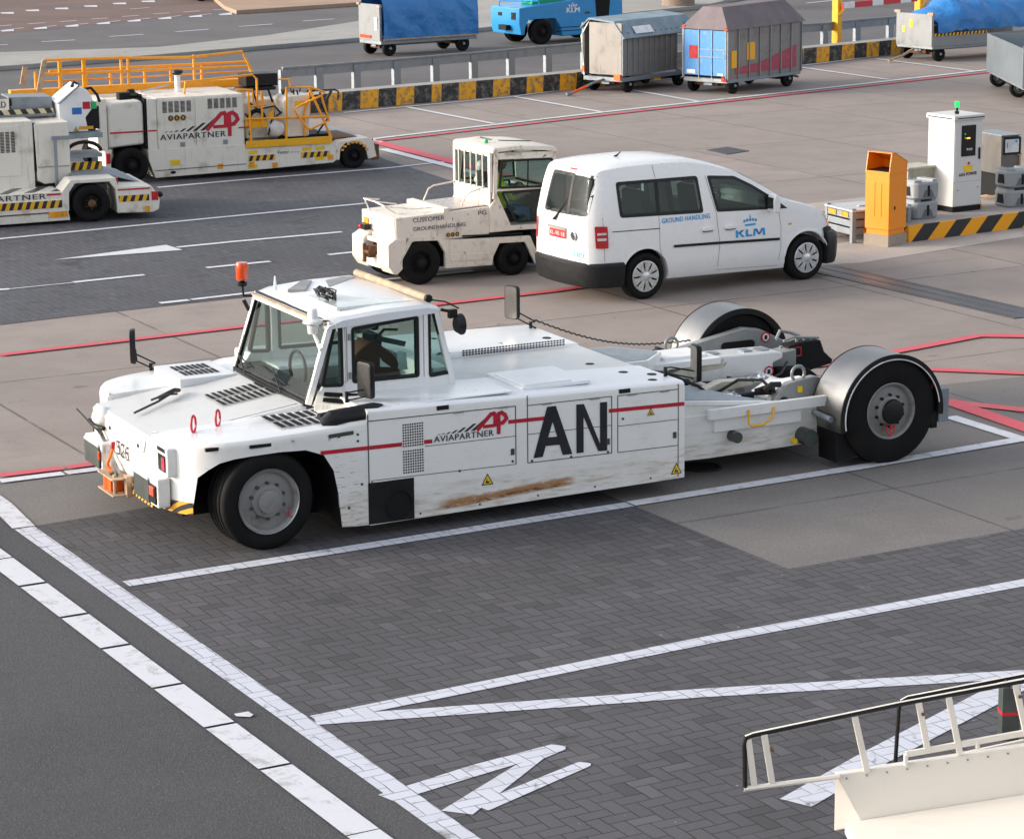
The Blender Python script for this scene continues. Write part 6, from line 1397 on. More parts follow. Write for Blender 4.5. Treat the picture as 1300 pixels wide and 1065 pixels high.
for u in (-1.15, -.7, -.2, .25, .9, 1.4, 2.0): T((u, 2.1, 1.5), (u, 2.1, 1.86), r=.028)
T((-1.1, 2.1, 1.68), (2.9, 2.1, 1.68), r=.016)
mb.build('bridge_railing', M['orange'], l1)
mb = MB(); mb.cyl((-.35, 1.8, 1.84), (.35, 1.8, 1.84), .022, 8); mb.bar((.5, 1.0, 1.52), (1.05, 1.0, 1.62), .03, .03); mb.build('steel_rod', M['steel'], l1)
mb = MB(); mb.cyl((1.16, .9, 1.48), (1.16, .9, 1.82), .055, 14); mb.mi = 1; mb.lathe([(0, 0), (.07, .0), (.11, .04), (.10, .08), (0, .10)], (1.16, .9, 1.80), 'z', 20); mb.build('exhaust_stack', [M['signwhite'], M['black']], l1)
mb = MB(); mb.box(-.1, .3, 1.46, .12, .5, 1.58); mb.tube([(.1, .3, 1.5), (.3, .35, 1.52), (.35, .5, 1.44)], .03, 6); mb.tube([(.0, .4, 1.52), (.2, .2, 1.56), (.3, .3, 1.48)], .03, 6); mb.lathe([(0, 0), (.10, .02), (.11, .12), (0, .2)], (.15, .7, 1.5), 'u', 16); mb.build('engine_pipework', M['blackm'], l1)
# ------------------------------------------------ nearer loader, left edge
QO, QY = (-6.73, 41.82), 21
l2 = thing('cargo_loader', QO, QY, 'low hazard striped cream cargo loader with white console, cut by the left edge', 'cargo loader')
mb = MB(); mb.prism([(-4.2, .02), (-4.2, .40), (-.50, .40), (-.40, .30), (-.36, .06)], 'v', .0, .4); mb.build('side_frame', m_, l2, bevel=.006)
mb = MB(); mb.box(-4.2, .02, .38, -.48, .75, .52); mb.build('side_rail', m_, l2, bevel=.008)
decal_box(l2, -4.2, .27, -.48, .39, -.002, M['hazc'], 'hazard_marking')
mb = MB(); mb.bar((-4.2, -.005, .16), (-.40, -.005, .20), .006, .02); mb.build('frame_seam', M['rust'], l2)
text('AVIAPARTNER', M['navy'], l2, -2.12, -.73, .415, .085, .018, bold=.006, sp=1.12, dz=.006); decal_box(l2, -.72, .47, -.49, .50, .018, M['red'], 'red_stripe')
mb = MB()
for k in range(9): u = -4.0+k*.42; mb.prism([(u, .10), (u+.16, .10), (u+.50, .70), (u+.34, .70)], 'z', .520, .524)
mb.build('deck_stripe', M['lamp'], l2, smooth=False)
for u, w_ in ((-.70, .22), (-.50, .10), (1.0-.14, .08)): decal_box(l2, u, .12, u+w_, .21, -.012, M['amber'], 'reflector')
mb = MB(); mb.prism([(-.48, .28), (-.48, .52), (-.33, .70), (.40, .70), (.44, .56), (.46, .12), (.42, .12), (.40, .5), (.30, .64), (-.26, .64), (-.36, .5), (-.37, .2)], 'v', .0, .5); mb.build('wheel_guard', m_, l2, bevel=.01)
mb = MB(); mb.prism([(.42, .12), (.42, .56), (.98, .54), (1.08, .40), (1.12, .30), (1.10, .14), (1.0, .10)], 'v', .0, 1.6); mb.build('end_block', m_, l2, bevel=.02)
decal_box(l2, .44, .30, .94, .40, -.002, M['hazc'], 'hazard_marking'); decal_box(l2, .43, .485, .96, .51, -.002, M['red'], 'red_stripe')
mb = MB(); mb.box(.98, -.01, .30, 1.09, .06, .44); mb.mi = 1; mb.sphere((1.16, .2, .36), .06, .06, .05); mb.build('tail_lamp', [M['redlens'], M['black']], l2)
mb = MB(); mb.box(.38, .1, .52, .46, .2, .68); mb.build('side_lamp', M['redlens'], l2)
wheel(l2, .0, -.0, .305, .305, .28, .17, M['rubber'], -1, 0, 6, .4, deep=.05, hubmat=M['rust']); wheel(l2, .0, 2.2, .305, .305, .28, .17, M['rubber'], 1, 0, 6, .4, deep=.05)
mb = MB(); mb.prism([(-.2, .70), (.40, .68), (.9, .53), (.9, .55), (.4, .70), (-.2, .72)], 'v', .5, 2.2); mb.box(-4.2, .75, .1, 1.0, 2.2, .5); mb.build('end_deck', M['grating'], l2)
mb = MB(); mb.box(-.45, .60, .5, -.40, .64, 1.3); mb.box(-.48, .62, 1.28, -.1, .66, 1.34); mb.build('step_handle', M['galv'], l2)
mb = MB(); mb.box(-4.2, .75, .50, -.75, 2.2, 1.60); eh = mb.build('engine_housing', m_, l2, bevel=.02)
mb = MB(); mb.box(-1.75, .735, .72, -.97, .75, 1.53); mb.build('service_door', m_, eh, bevel=.005); grille(eh, -1.30, -1.04, 1.10, 1.44, .734, 3, 14)
mb = MB(); mb.prism([(-.71, .62), (-.74, 1.55), (-.17, 1.56), (-.16, .58), (-.6, .56)], 'v', .74, 1.9); mb.build('rear_housing', m_, l2, bevel=.02)
mb = MB(); mb.bar((-.735, .76, 1.56), (-.73, .76, .78), .03, .02); mb.build('black_gap', M['blackm'], l2)
mb = MB(); mb.bar((-.70, .735, .84), (-.18, .735, .84), .012, .006); mb.build('frame_seam', M['lamp'], l2)
# steps between housing and next machine
mb = MB(); mb.box(-.14, .95, .60, .42, 1.6, .70); mb.box(-.14, 1.0, .92, .42, 1.6, .98); mb.box(-.16, 1.0, 1.24, .44, 1.7, 1.32); mb.build('step', M['grating'], l2)
mb = MB(); mb.box(-.14, .94, .73, .40, .95, .86); mb.build('hazard_marking', M['hazc'], l2, smooth=False)
mb = MB(); mb.tube([(.12+.28*math.cos(a), 1.0, 1.02+.16*math.sin(a)) for a in [rad(180*k/10) for k in range(11)]], .03, 8); mb.build('step_guard', M['black'], l2)
mb = MB(); mb.prism([(-.22, 1.33), (-.24, 1.78), (.10, 2.06), (.24, 2.02), (.38, 1.78), (.20, 1.56), (.24, 1.33)], 'v', 1.15, 1.75); cs = mb.build('control_console', paint('console_white', (.78, .79, .80), amt=.3), l2, bevel=.015)
mb = MB(); mb.prism([(-.25, 1.80), (.08, 2.07), (.10, 2.10), (-.26, 1.83)], 'v', 1.12, 1.8); mb.build('console_lid', M['hoodwhite'], cs)
for u, z, a, b, m in ((-.02, 1.62, .16, .11, plain('sticker_blue', (.02, .14, .45), .4)), (.16, 1.70, .12, .12, M['red']), (.29, 1.70, .1, .12, M['greenlens']), (.08, 1.37, .24, .05, M['amber']), (-.22, 1.42, .12, .06, M['amber'])): decal_box(cs, u, z, u+a, z+b, 1.149, m, 'sticker')
warn(cs, -.01, 1.34, .09, 1.149)
mb = MB(); mb.prism([(.22, 1.35), (.22, 1.52), (.34, 1.72), (.46, 1.72), (.46, 1.35)], 'v', 1.3, 1.7); mb.tube([(.02, 1.3, 2.05), (.06, 1.3, 2.14), (.12, 1.3, 2.10), (.12, 1.3, 1.98)], .03, 8); mb.tube([(.26, 1.4, 2.0), (.36, 1.4, 2.02), (.46, 1.4, 1.9), (.5, 1.4, 1.78)], .025, 8); mb.build('console_fitting', M['black'], l2)
mb = MB(); mb.box(-4.2, 1.4, 1.78, -.95, 2.0, 1.90); mb.build('roller_deck', M['black'], l2, bevel=.01)
mb = MB(); mb.prism([(-.95, 1.66), (-1.0, 1.92), (-.28, 1.90), (-.28, 1.66)], 'v', 1.45, 2.1); mb.box(-4.2, 1.4, 1.60, -.25, 1.9, 1.68); mb.build('conveyor_side', M['galv'], l2, bevel=.01)
mb = MB(); mb.box(-1.45, 1.38, 1.64, -.28, 1.40, 1.72); mb.build('hazard_marking', stripes('cream_chain_stripes', (.6, .52, .32), (.02, .02, .02), .2, (1, 0, .6), .1), l2, smooth=False)
text('TLD', M['text'], l2, -1.26, -1.06, 1.76, .10, 1.39, bold=.02)
mb = MB(); mb.box(-4.2, 1.39, 1.72, -1.0, 1.40, 1.90); mb.build('deck_side', m_, l2)
# ================================================================ barrier, guard rail, far carts
bar_px = [(300, 153.5), (434, 140.5), (560, 129.2), (732, 114), (880, 97.5), (1020, 81.8), (1158, 68)]
def hazbar():
    t = stripes('barrier_paint_stripes', (.84, .38, .0), (.018, .017, .016), .98, (1, 0, -.10), .75, (.16, .14, .12)); return t
hz = hazbar()
pts = [at(*p) for p in bar_px]
def along(pts, s):
    for a, b in zip(pts[:-1], pts[1:]):
        L = (b-a).length
        if s <= L or b is pts[-1]: return a+(b-a)*(s/L), (b-a).normalized()
        s -= L
total = sum((b-a).length for a, b in zip(pts[:-1], pts[1:]))
br = thing('barrier', (pts[0].x, pts[0].y), 0, 'long low concrete barrier painted in worn black and yellow blocks', 'barrier')
for i, (a, b) in enumerate(zip(pts[:-1], pts[1:])):
    d = b-a; L = d.length; yaw = math.atan2(d.y, d.x)
    mb = MB(); mb.add([(0, 0, 0), (L, 0, 0), (L, .45, 0), (0, .45, 0), (0, .02, .40), (L, .02, .40), (L, .35, .42), (0, .35, .42)], [(0, 3, 2, 1), (4, 5, 6, 7), (0, 1, 5, 4), (1, 2, 6, 5), (2, 3, 7, 6), (3, 0, 4, 7)])
    o = mb.build('barrier_block', [hz, G['kerb']], br, smooth=False)
    for p in o.data.polygons:
        if p.normal.z > .8: p.material_index = 1
    o.location = (a.x-pts[0].x, a.y-pts[0].y, 0); o.rotation_euler = (0, 0, yaw)
    if i % 2: o.location.z = .003
rail_px = [(300, 114), (450, 112), (552.3, 100), (695, 86), (800, 76), (1040, 54), (1130, 44), (1210, 36)]
gpx = [(360, 117), (405, 113.5), (452.3, 109.2), (503, 104.8), (552.3, 100), (601, 95.7), (648, 91), (695, 86), (742, 81.5), (790, 77), (1006, 56.5), (1045.8, 53.8), (1087, 49.2), (1128.8, 45.3), (1172, 41)]
R0_ = [at(p[0], p[1]+12) for p in gpx]
gr = thing('guard_rail', (R0_[0].x, R0_[0].y), 0, 'grey galvanised guard rail on square posts behind the striped barrier', 'guard rail')
o0 = R0_[0]
for a, b in zip(R0_[:-1], R0_[1:]):
    A_ = a-o0; B_ = b-o0; mb = MB(); mb.bar(A_+Vector((0, -.06, .77)), B_+Vector((0, -.06, .77)), .06, .035); mb.bar(A_+Vector((0, -.03, .65)), B_+Vector((0, -.03, .65)), .03, .20); mb.build('rail', M['galv'], gr, bevel=0)
post = None
for a in R0_:
    A_ = a-o0
    if post is None:
        mb = MB(); mb.box(-.10, -.07, 0, .10, .05, .72); post = mb.build('post', M['galv'], gr, bevel=.01); post.location = A_; post.rotation_euler = (0, 0, rad(38))
    else: c = post.copy(); COL.objects.link(c); c.location = A_; 
# height gate
gp1 = at(1062, 64.5); gp2 = at(1166, 52)
gt = thing('barrier_gate', (gp1.x, gp1.y), 0, 'red and white striped beam between yellow posts behind the guard rail', 'barrier gate')
d = gp2-gp1; dn = d.normalized()
for q in (Vector((0, 0, 0)), d):
    mb = MB(); mb.box(-.10, -.10, 0, .10, .10, 1.75); p_ = mb.build('post', M['yellow'], gt, bevel=.01); p_.location = q; p_.rotation_euler = (0, 0, math.atan2(d.y, d.x))
    mb = MB(); mb.bar((0, -.12, .95), (.18, -.12, 1.14), .05, .05); k = mb.build('bracket', M['yellow'], gt); k.location = q
q1 = Vector((0.05, -.14, 1.47)); q2 = Vector((d.x*.52, d.y*.52-.14, 1.47))
p2 = at(1178, 36, 0)
mb = MB(); 
e2 = gp2-gp1
mb = MB(); mb.bar((.12, -.15, 1.22), (e2.x*.96, e2.y*.96-.1, 1.20), .06, .16); 
mb.build('beam', stripes('red_white_beam', (.60, .03, .04), (.80, .80, .78), 1.25, (.62, .62, 0), .08, ratio=.38), gt, bevel=.005)
# ---------------------------------------------------------------- baggage carts
def cart(name, o, yaw, L, W, z0, label, cat='baggage cart', wr=.19, group='baggage carts', wheels=None, towbar=True):
    t = thing(name, o, yaw, label, cat, group)
    mb = MB(); mb.box(0, 0, z0-.10, L, W, z0); mb.box(.1, W*.4, z0-.18, L-.1, W*.6, z0-.08); mb.build('deck', M['galv'], t, bevel=.01)
    for u in (.30, L-.45):
        mb = MB(); mb.box(u-.04, .10, wr-.03, u+.04, W-.10, wr+.04); mb.box(u-.15, W*.3, wr, u+.15, W*.7, z0-.08); mb.build('axle', M['rust'], t)
        for v, s in ((.02, -1), (W-.02, 1)): wheel(t, u, v, wr, wr, .12, wr*.5, M['rubber'], s, 0, 5, .4, groove=False, deep=.02, hubmat=M['galv'])
    return t
def panelwall(parent, name, a, b, z0, z1, mat, ribs, thick=.025, ribm=None):
    mb = MB(); a = Vector((*a, 0)); b = Vector((*b, 0)); d = (b-a).normalized(); n = Vector((-d.y, d.x, 0))*thick
    c = [a, b, b+n, a+n]; mb.prism([(p.x, p.y) for p in c], 'z', z0, z1); w_ = mb.build(name, mat, parent, smooth=False)
    mb = MB()
    for k in range(ribs+1): p = a.lerp(b, k/ribs)-n*.6; mb.bar(p+Vector((0, 0, z0)), p+Vector((0, 0, z1)), .03, .03)
    mb.build('rib', ribm or M['galv'], w_, smooth=False); return w_
worn = paint('worn_aluminium_panel', (.24, .225, .215), dirt=(.14, .11, .10), amt=.7, rough=.55, metal=.3, sc=2, streak=1.2)
bluep = paint('worn_blue_door', (.06, .26, .60), dirt=(.5, .5, .5), amt=.5, rough=.5, sc=6, lo=.56)
tarpg = plain('grey_blue_tarpaulin', (.22, .29, .34), .65, var=.2, sc=2); roofbr = plain('grey_brown_tarpaulin', (.16, .13, .14), .7, var=.2, sc=2); bluet = None
def tarpmat():
    t = NT('blue_tarpaulin'); o = t.obj(); a = t.noise(o, 1.6, 4, .6, .8); b = t.n('ShaderNodeTexWave', {'Vector': o, 'Scale': .7, 'Distortion': 5., 'Detail': 4., 'Detail Scale': 1.6}, wave_type='BANDS', bands_direction='DIAGONAL').outputs['Fac']
    c = t.mix(a, (.015, .13, .40), (.04, .25, .60)); t.bsdf(c, .5, bump=t.m('ADD', b, a), bs=.45, bd=.10); return t.mat
bluet = tarpmat()
# blue-doored closed cart
c1 = cart('baggage_cart', (5.02, 60.45), 48.2, 2.9, 1.27, .36, 'closed grey baggage cart with blue end doors and brown roof')
for nm, a, b, m, r in (('side_wall', (0, 0), (2.9, 0), worn, 7), ('side_wall', (2.9, 1.27), (0, 1.27), worn, 7), ('end_wall', (2.9, 0), (2.9, 1.27), worn, 3)): w_ = panelwall(c1, nm, a, b, .34, 1.50, m, r)
mb = MB(); mb.box(-.02, .04, .42, .02, 1.23, 1.46); dr = mb.build('end_door', bluep, c1, smooth=False)
mb = MB()
for v in (.02, .42, .80, 1.25): mb.bar((-.03, v, .36), (-.03, v, 1.5), .02, .02)
for z in (.85, 1.02): mb.bar((-.03, .05, z), (-.03, .8, z), .02, .02)
mb.build('door_bar', M['galv'], dr)
for v0, v1, z0, z1, m, nn in ((.85, 1.08, .80, 1.10, M['redlens'], 'red_panel'), (.90, 1.15, .45, .54, M['signwhite'], 'plate'), (.1, .25, .43, .48, M['signwhite'], 'plate')): mb = MB(); mb.box(-.034, v0, z0, -.024, v1, z1); mb.build(nn, m, dr, smooth=False)
mb = MB(); mb.add([(-.06, -.06, 1.48), (3.0, -.06, 1.52), (3.0, 1.33, 1.52), (-.06, 1.33, 1.48), (.25, .35, 1.98), (2.7, .35, 2.02), (2.7, .9, 2.02), (.25, .9, 1.98)], [(0, 1, 5, 4), (1, 2, 6, 5), (2, 3, 7, 6), (3, 0, 4, 7), (4, 5, 6, 7), (0, 3, 2, 1)]); mb.build('roof', roofbr, c1, smooth=False)
mb = MB(); mb.prism([(.3, .45), (2.7, .45), (2.7, .98), (1.9, .80), (1.2, .66), (.3, .60)], 'v', -.012, -.002); mb.mi = 1; mb.box(.75, -.014, .75, 1.05, -.002, 1.15); mb.box(.15, -.014, .6, .35, -.002, 1.0); mb.build('faded_lettering', [paint('faded_red_paint', (.36, .05, .08), dirt=(.25, .2, .18), amt=.8, sc=5, rough=.6), M['yellow']], c1, smooth=False)
mb = MB(); mb.box(-.04, .0, .30, .06, .14, .38); mb.mi = 1; mb.box(-.05, 1.2, 1.5, 0, 1.27, 1.56); mb.box(-.05, -.02, 1.46, .0, .06, 1.54); mb.box(-.05, .05, .34, 0, .12, .4); mb.build('corner_lamp', [M['redlens'], M['orangelens']], c1)
mb = MB(); mb.tube([(2.9, .6, .25), (3.3, .6, .18), (3.7, .65, .10)], .03, 6); mb.build('drawbar', M['rust'], c1)
# silver open-sided cart
c2 = cart('baggage_cart', (2.63, 61.0), 50, 2.75, 1.15, .36, 'silver ribbed baggage cart with open side, sloping grey tarpaulin roof and orange drawbar')
alu = paint('dull_aluminium_sheet', (.27, .25, .23), dirt=(.15, .14, .13), amt=.6, rough=.5, metal=.3, sc=3, streak=1.2)
panelwall(c2, 'end_wall', (0, 0), (0, .95), .42, 1.62, alu, 3, ribm=M['steel'])
panelwall(c2, 'side_wall', (0.0, 0.0), (2.1, 0), .40, 1.40, alu, 10)
panelwall(c2, 'side_wall', (2.75, 1.15), (0, 1.15), .40, 1.6, alu, 10)
mb = MB(); mb.bar((0, 1.12, .38), (0, 1.20, 1.3), .03, .03); mb.bar((0, 1.20, 1.3), (0, .95, 1.68), .03, .03); mb.bar((2.75, 0, .38), (2.75, 0, 1.4), .04, .04); mb.bar((2.1, 0, .4), (2.1, 0, 1.4), .04, .04); mb.box(2.1, .01, .4, 2.72, .05, .8); mb.build('frame', M['steel'], c2)
mb = MB(); mb.prism([(-.10, 1.28), (.22, 1.66), (.95, 1.72), (1.2, 1.50), (1.2, 1.47), (.95, 1.68), (.22, 1.62), (-.08, 1.26)], 'u', -.05, 2.8); mb.build('roof', tarpg, c2, smooth=False)
mb = MB(); mb.add([(.45, -.05, 1.36), (1.15, -.05, 1.36), (1.15, .08, 1.52), (.45, .08, 1.52)], [(0, 1, 2, 3)]); st_ = mb.build('roof_label', M['signwhite'], c2, smooth=False)
for v in st_.data.vertices: v.co.y -= .02
mb = MB(); mb.add([(2.5, -.07, 1.36), (2.72, -.07, 1.36), (2.72, .06, 1.52), (2.5, .06, 1.52)], [(0, 1, 2, 3)]); mb.build('roof_label', M['klmblue'], c2, smooth=False)
mb = MB(); mb.tube([(0, .55, .30), (-.35, .6, .24), (-.55, .62, .18)], .03, 6); mb.mi = 1; mb.tube([(-.50, .62, .19), (-1.0, .72, .05)], .035, 6); mb.mi = 0; mb.tube([(-1.0, .70, .05), (-1.15, .74, .04)], .04, 6); mb.build('drawbar', [M['galv'], plain('fluorescent_orange', (.9, .12, .01), .5)], c2)
for q_ in ((-.06, .02, .30, .02, .20, .44), (-.04, 1.1, .45, .0, 1.16, .60)): mb = MB(); mb.box(*q_); mb.build('marker_flag', plain('fluorescent_orange_flag', (.9, .14, .01), .5), c2)
# cart with blue tarpaulin at the right
c3 = cart('baggage_cart', (10.96, 68.1), 34, 4.2, 1.35, .42, 'open grey cart heaped under a loose blue tarpaulin near the right edge')
gsteel = paint('grey_steel_sheet', (.24, .25, .26), dirt=(.15, .14, .13), amt=.5, rough=.5, metal=.3, sc=3)
panelwall(c3, 'end_wall', (0, 0), (0, 1.35), .40, 1.22, gsteel, 1); mb = MB(); mb.box(0, -.02, .38, 4.2, .02, .66); mb.box(0, 1.33, .38, 4.2, 1.37, .8); mb.build('side_rail', gsteel, c3, bevel=.01)
mb = MB(); mb.box(-.04, -.04, 1.2, .04, .16, 1.27); mb.box(-.04, 1.2, 1.22, .04, 1.42, 1.28); mb.build('end_cap', M['wood'], c3)
mb = MB(); mb.box(.05, -.026, .66, 1.9, -.0, .73); mb.build('hazard_marking', M['hazc'], c3, smooth=False)
for q_ in ((-.035, .72, .85, -.025, .84, 1.05), (-.035, 1.0, .72, -.025, 1.1, .88)): mb = MB(); mb.box(*q_); mb.build('tag', M['signyel'], c3)
mb = MB(); n = 26; m = 10; vs = []; rnd = random.Random(11)
for i in range(n):
    for j in range(m):
        x = .15+4.0*i/(n-1); a = j/(m-1); prof = [(-.06, .78), (-.08, 1.0), (-.03, 1.22), (.2, 1.40), (.5, 1.55), (.8, 1.58), (1.1, 1.48), (1.36, 1.25), (1.42, 1.0), (1.40, .8)][j]
        rise = .55+.45*min(1, i/6)
        vs.append((x, prof[0]+rnd.uniform(-.03, .03), .72+(prof[1]-.72)*rise*(1+.06*math.sin(i*1.3))+rnd.uniform(-.035, .035)))
mb.add(vs, [(i*m+j, (i+1)*m+j, (i+1)*m+j+1, i*m+j+1) for i in range(n-1) for j in range(m-1)]); mb.build('tarpaulin', bluet, c3, ang=180)
mb = MB(); mb.tube([(.0, .7, .30), (-.4, .66, .16), (-.95, .60, .05)], .035, 6); mb.build('drawbar', M['wood'], c3)
# grey box cart cut by the right edge
N_ = at(1299, 114, .36); F_ = at(1253, 90.5, .36); w4 = (F_-N_); W4 = w4.length; y4 = math.degrees(math.atan2(w4.y, w4.x))-90
c4_ = thing('baggage_cart', (N_.x, N_.y), y4, 'pale grey sheet steel box cart cut by the right edge', 'baggage cart', 'baggage carts')
pg4 = paint('pale_grey_steel', (.20, .24, .27), dirt=(.2, .2, .2), amt=.3, rough=.45, metal=.4, sc=2)
mb = MB(); mb.box(.0, -.02, .34, 2.6, W4+.02, .40); mb.build('deck', M['galv'], c4_, bevel=.01)
mb = MB(); mb.box(-.02, .03, .40, .012, W4, 1.24); mb.box(.0, W4-.02, .40, 2.6, W4+.01, 1.24); mb.box(2.57, 0, .40, 2.6, W4, 1.24); mb.build('side_panel', pg4, c4_, smooth=False)
mb = MB(); mb.box(-.03, -.02, .38, .03, .03, 1.3); mb.build('corner_post', M['galv'], c4_, bevel=.005)
wc = at(1271, 124.5, 0)-Vector((N_.x, N_.y, 0)); ca_, sa_ = math.cos(rad(y4)), math.sin(rad(y4)); vu = wc.x*ca_+wc.y*sa_; vv = -wc.x*sa_+wc.y*ca_
mb = MB(); mb.box(max(.3, vu)-.03, vv, .17, max(.3, vu)+.03, W4-.1, .24); mb.box(max(.3, vu)-.1, W4*.4, .2, max(.3, vu)+.1, W4*.6, .34); mb.build('axle', M['blackm'], c4_)
for v in (vv, W4-.2): wheel(c4_, max(.25, vu), v, .21, .21, .10, .12, M['galv'], -1, 0, 5, .4, groove=False)
# moving cart with blue tarpaulin on the road
c5 = cart('baggage_cart', (-3.45, 71.2), 35, 3.15, 1.10, .42, 'tall grey baggage cart wrapped in a blue tarpaulin driving on the road', wr=.21)
panelwall(c5, 'end_wall', (0, .02), (0, 1.08), .42, 1.40, gsteel, 2)
mb = MB(); n = 20; vs = []
prof = [(-.05, .45), (-.06, .8), (-.05, 1.15), (.0, 1.45), (.12, 1.62), (.5, 1.68), (.95, 1.62), (1.1, 1.45), (1.14, 1.1), (1.14, .45)]; m = len(prof); rnd = random.Random(4)
for i in range(n):
    for j in range(m): vs.append((.06+3.1*i/(n-1), prof[j][0]+rnd.uniform(-.014, .014), prof[j][1]+(rnd.uniform(-.03, .03) if j > 2 else 0)))
mb.add(vs, [(i*m+j, (i+1)*m+j, (i+1)*m+j+1, i*m+j+1) for i in range(n-1) for j in range(m-1)]); mb.build('tarpaulin', bluet, c5, ang=180)
mb = MB(); mb.box(.05, -.07, .43, 3.1, -.05, .47); mb.build('tarpaulin_edge', M['wood'], c5)
mb = MB(); mb.box(-.06, -.04, 1.32, .02, .08, 1.38); mb.box(-.06, 1.0, 1.36, .02, 1.14, 1.42); mb.build('end_cap', M['wood'], c5)
mb = MB(); mb.box(-.045, .45, .48, -.03, 1.0, .56); mb.mi = 1; mb.box(-.045, .12, .7, -.03, .26, 1.05); mb.build('marking', [M['orangelens'], M['signwhite']], c5, smooth=False)
# blue tug ahead of it
BO = at(683, 57.5); bt = thing('baggage_tractor', (BO.x, BO.y), 33, 'bright blue baggage tractor on the road behind the guard rail', 'baggage tractor')
bl = paint('bright_blue_paint', (.015, .27, .62), dirt=(.02, .10, .2), amt=.3, rough=.3, coat=.5, sc=3)
mb = MB(); mb.prism([(-.55, .30), (-.62, .60), (-.62, 1.05), (-.35, 1.08), (1.25, 1.22), (1.3, 1.85), (2.9, 1.85), (2.95, .62), (2.5, .55), (2.45, .24), (.85, .20), (.75, .50), (.6, .72), (-.3, .72), (-.42, .5), (-.45, .30)], 'v', .0, 1.5); mb.build('body', bl, bt, bevel=.02)
mb = MB(); mb.box(.62, -.005, .34, 2.2, .0, .36); mb.box(.62, -.005, .44, 2.2, .0, .46); mb.build('panel_seam', M['blackm'], bt, smooth=False)
mb = MB(); mb.prism([(2.02, .68), (1.92, 1.8), (2.55, 1.8), (2.45, .68)], 'v', -.006, .0); mb.build('door_opening', M['blackm'], bt, smooth=False)
text('KLM', M['signwhite'], bt, .98, 1.42, .86, .14, -.003, bold=.03)
mb = MB()
for k in range(4): mb.lathe([(0, -.004), (.028, -.004)], (1.08+k*.08, 0, 1.06), 'v', 10)
mb.box(1.08, -.005, 1.02, 1.32, -.002, 1.035); mb.lathe([(0, -.004), (.02, -.004)], (1.2, 0, 1.11), 'v', 8); mb.build('crown_logo', M['signwhite'], bt, smooth=False)
mb = MB(); mb.box(1.62, -.01, .80, 1.78, 0, .86); mb.build('marker_lamp', M['rust'], bt)
for nm_, q_ in (('rear_lamp', (-.64, .2, .72, -.6, .4, .92)), ('rear_lamp', (-.63, .9, .8, -.6, 1.1, .9)), ('tow_hitch', (-.75, .5, .42, -.6, .9, .56))): mb = MB(); mb.box(*q_); mb.build(nm_, M['blackm'], bt)
mb = MB(); mb.tube([(-.45, 1.3, 1.06), (-.5, 1.2, 1.2), (.1, .1, 1.22), (.12, .1, 1.1)], .02, 6); mb.build('luggage_rail', bl, bt)
wheel(bt, .15, -.0, .36, .36, .24, .2, M['rubber'], -1, 0, 6, .4, deep=.04, hubmat=M['blackm']); wheel(bt, .15, 1.5, .36, .36, .24, .2, M['rubber'], 1, 0, 6, .4); wheel(bt, 2.3, -.0, .30, .30, .22, .16, M['rubber'], -1, 0, 6, .4, hubmat=M['blackm']); wheel(bt, 2.3, 1.5, .30, .30, .22, .16, M['rubber'], 1, 0, 6, .4)
mb = MB(); mb.prism(rpoly([(-.3, 0), (.9, .0), (.85, .35), (.3, .5), (-.2, .4)], .12), 'v', -.3, .3); jk = mb.build('green_bag', plain('green_bag_fabric', (.01, .32, .15), .7), None, bevel=.08, seg=3)
cyw, syw = math.cos(rad(33)), math.sin(rad(33)); jk.location = (BO.x+cyw*.25-syw*.55, BO.y+syw*.25+cyw*.55, 1.09); jk.rotation_euler = (0, 0, rad(33)); tag(jk, 'green bag lying on the hood of the bright blue baggage tractor', 'bag')
# concrete column beyond the carts
P = at(861, 12); mb = MB(); mb.lathe([(0, 0), (.55, 0), (.55, 4.2), (.60, 4.3), (0, 4.3)], (0, 0, 0), 'z', 32); 
cl = mb.build('column', concrete_mat('rough_column_concrete', (.36, .27, .21), (.42, .33, .26), joint=False, speck=.8), None); cl.location = (P.x, P.y, 0); tag(cl, 'round rough brown concrete column behind the baggage carts', 'column')
# dark vehicle underside at the very top
P = at(238, 3); pc = thing('flatbed_trailer', (P.x, P.y), 12, 'dark flatbed trailer at the top edge beside the tan traffic island', 'trailer')
mb = MB(); mb.box(0, 0, .40, 4.2, 2.0, .62); mb.box(.3, .5, .25, 4, 1.5, .42); mb.build('bed', M['blackm'], pc, bevel=.02)
for u in (.5, 1.2, 3.5): wheel(pc, u, .05, .27, .27, .2, .15, M['galv'], -1, 0, 6, .4, groove=False)
mb = MB(); mb.box(.1, .1, .6, .2, .2, 1.6); mb.box(3.9, .1, .6, 4.0, .2, 1.6); mb.box(.1, .1, 1.5, 4.0, .18, 1.6); mb.build('side_frame', M['galv'], pc)
# ================================================================ service island and what stands on it
IO, IY, IZ = (6.02, 39.02), 33.9, .25
isl = tag(None or bpy.data.objects.new('kerb_island', None), 'raised concrete island edged by a kerb in black and yellow slanted bands', 'kerb island'); COL.objects.link(isl)
isl.location = (IO[0], IO[1], 0); isl.rotation_euler = (0, 0, rad(IY))
mb = MB(); mb.box(-.05, .012, 0, 7.5, 2.7, IZ); mb.build('island_slab', concrete_mat('island_concrete', (.42, .37, .34), (.47, .42, .38), joint=False), isl, smooth=False)
hk = stripes('kerb_stripes', (.88, .36, .0), (.016, .016, .016), .66, (1, 0, -1.0), .06, rough=.5)
mb = MB(); mb.box(-.35, -.02, 0, 7.5, .01, IZ+.004); mb.build('kerb', hk, isl, bevel=.004)
mb = MB(); mb.box(-.352, -.02, 0, -.05, 2.7, IZ+.002); mb.build('kerb', hk, isl, bevel=.004)
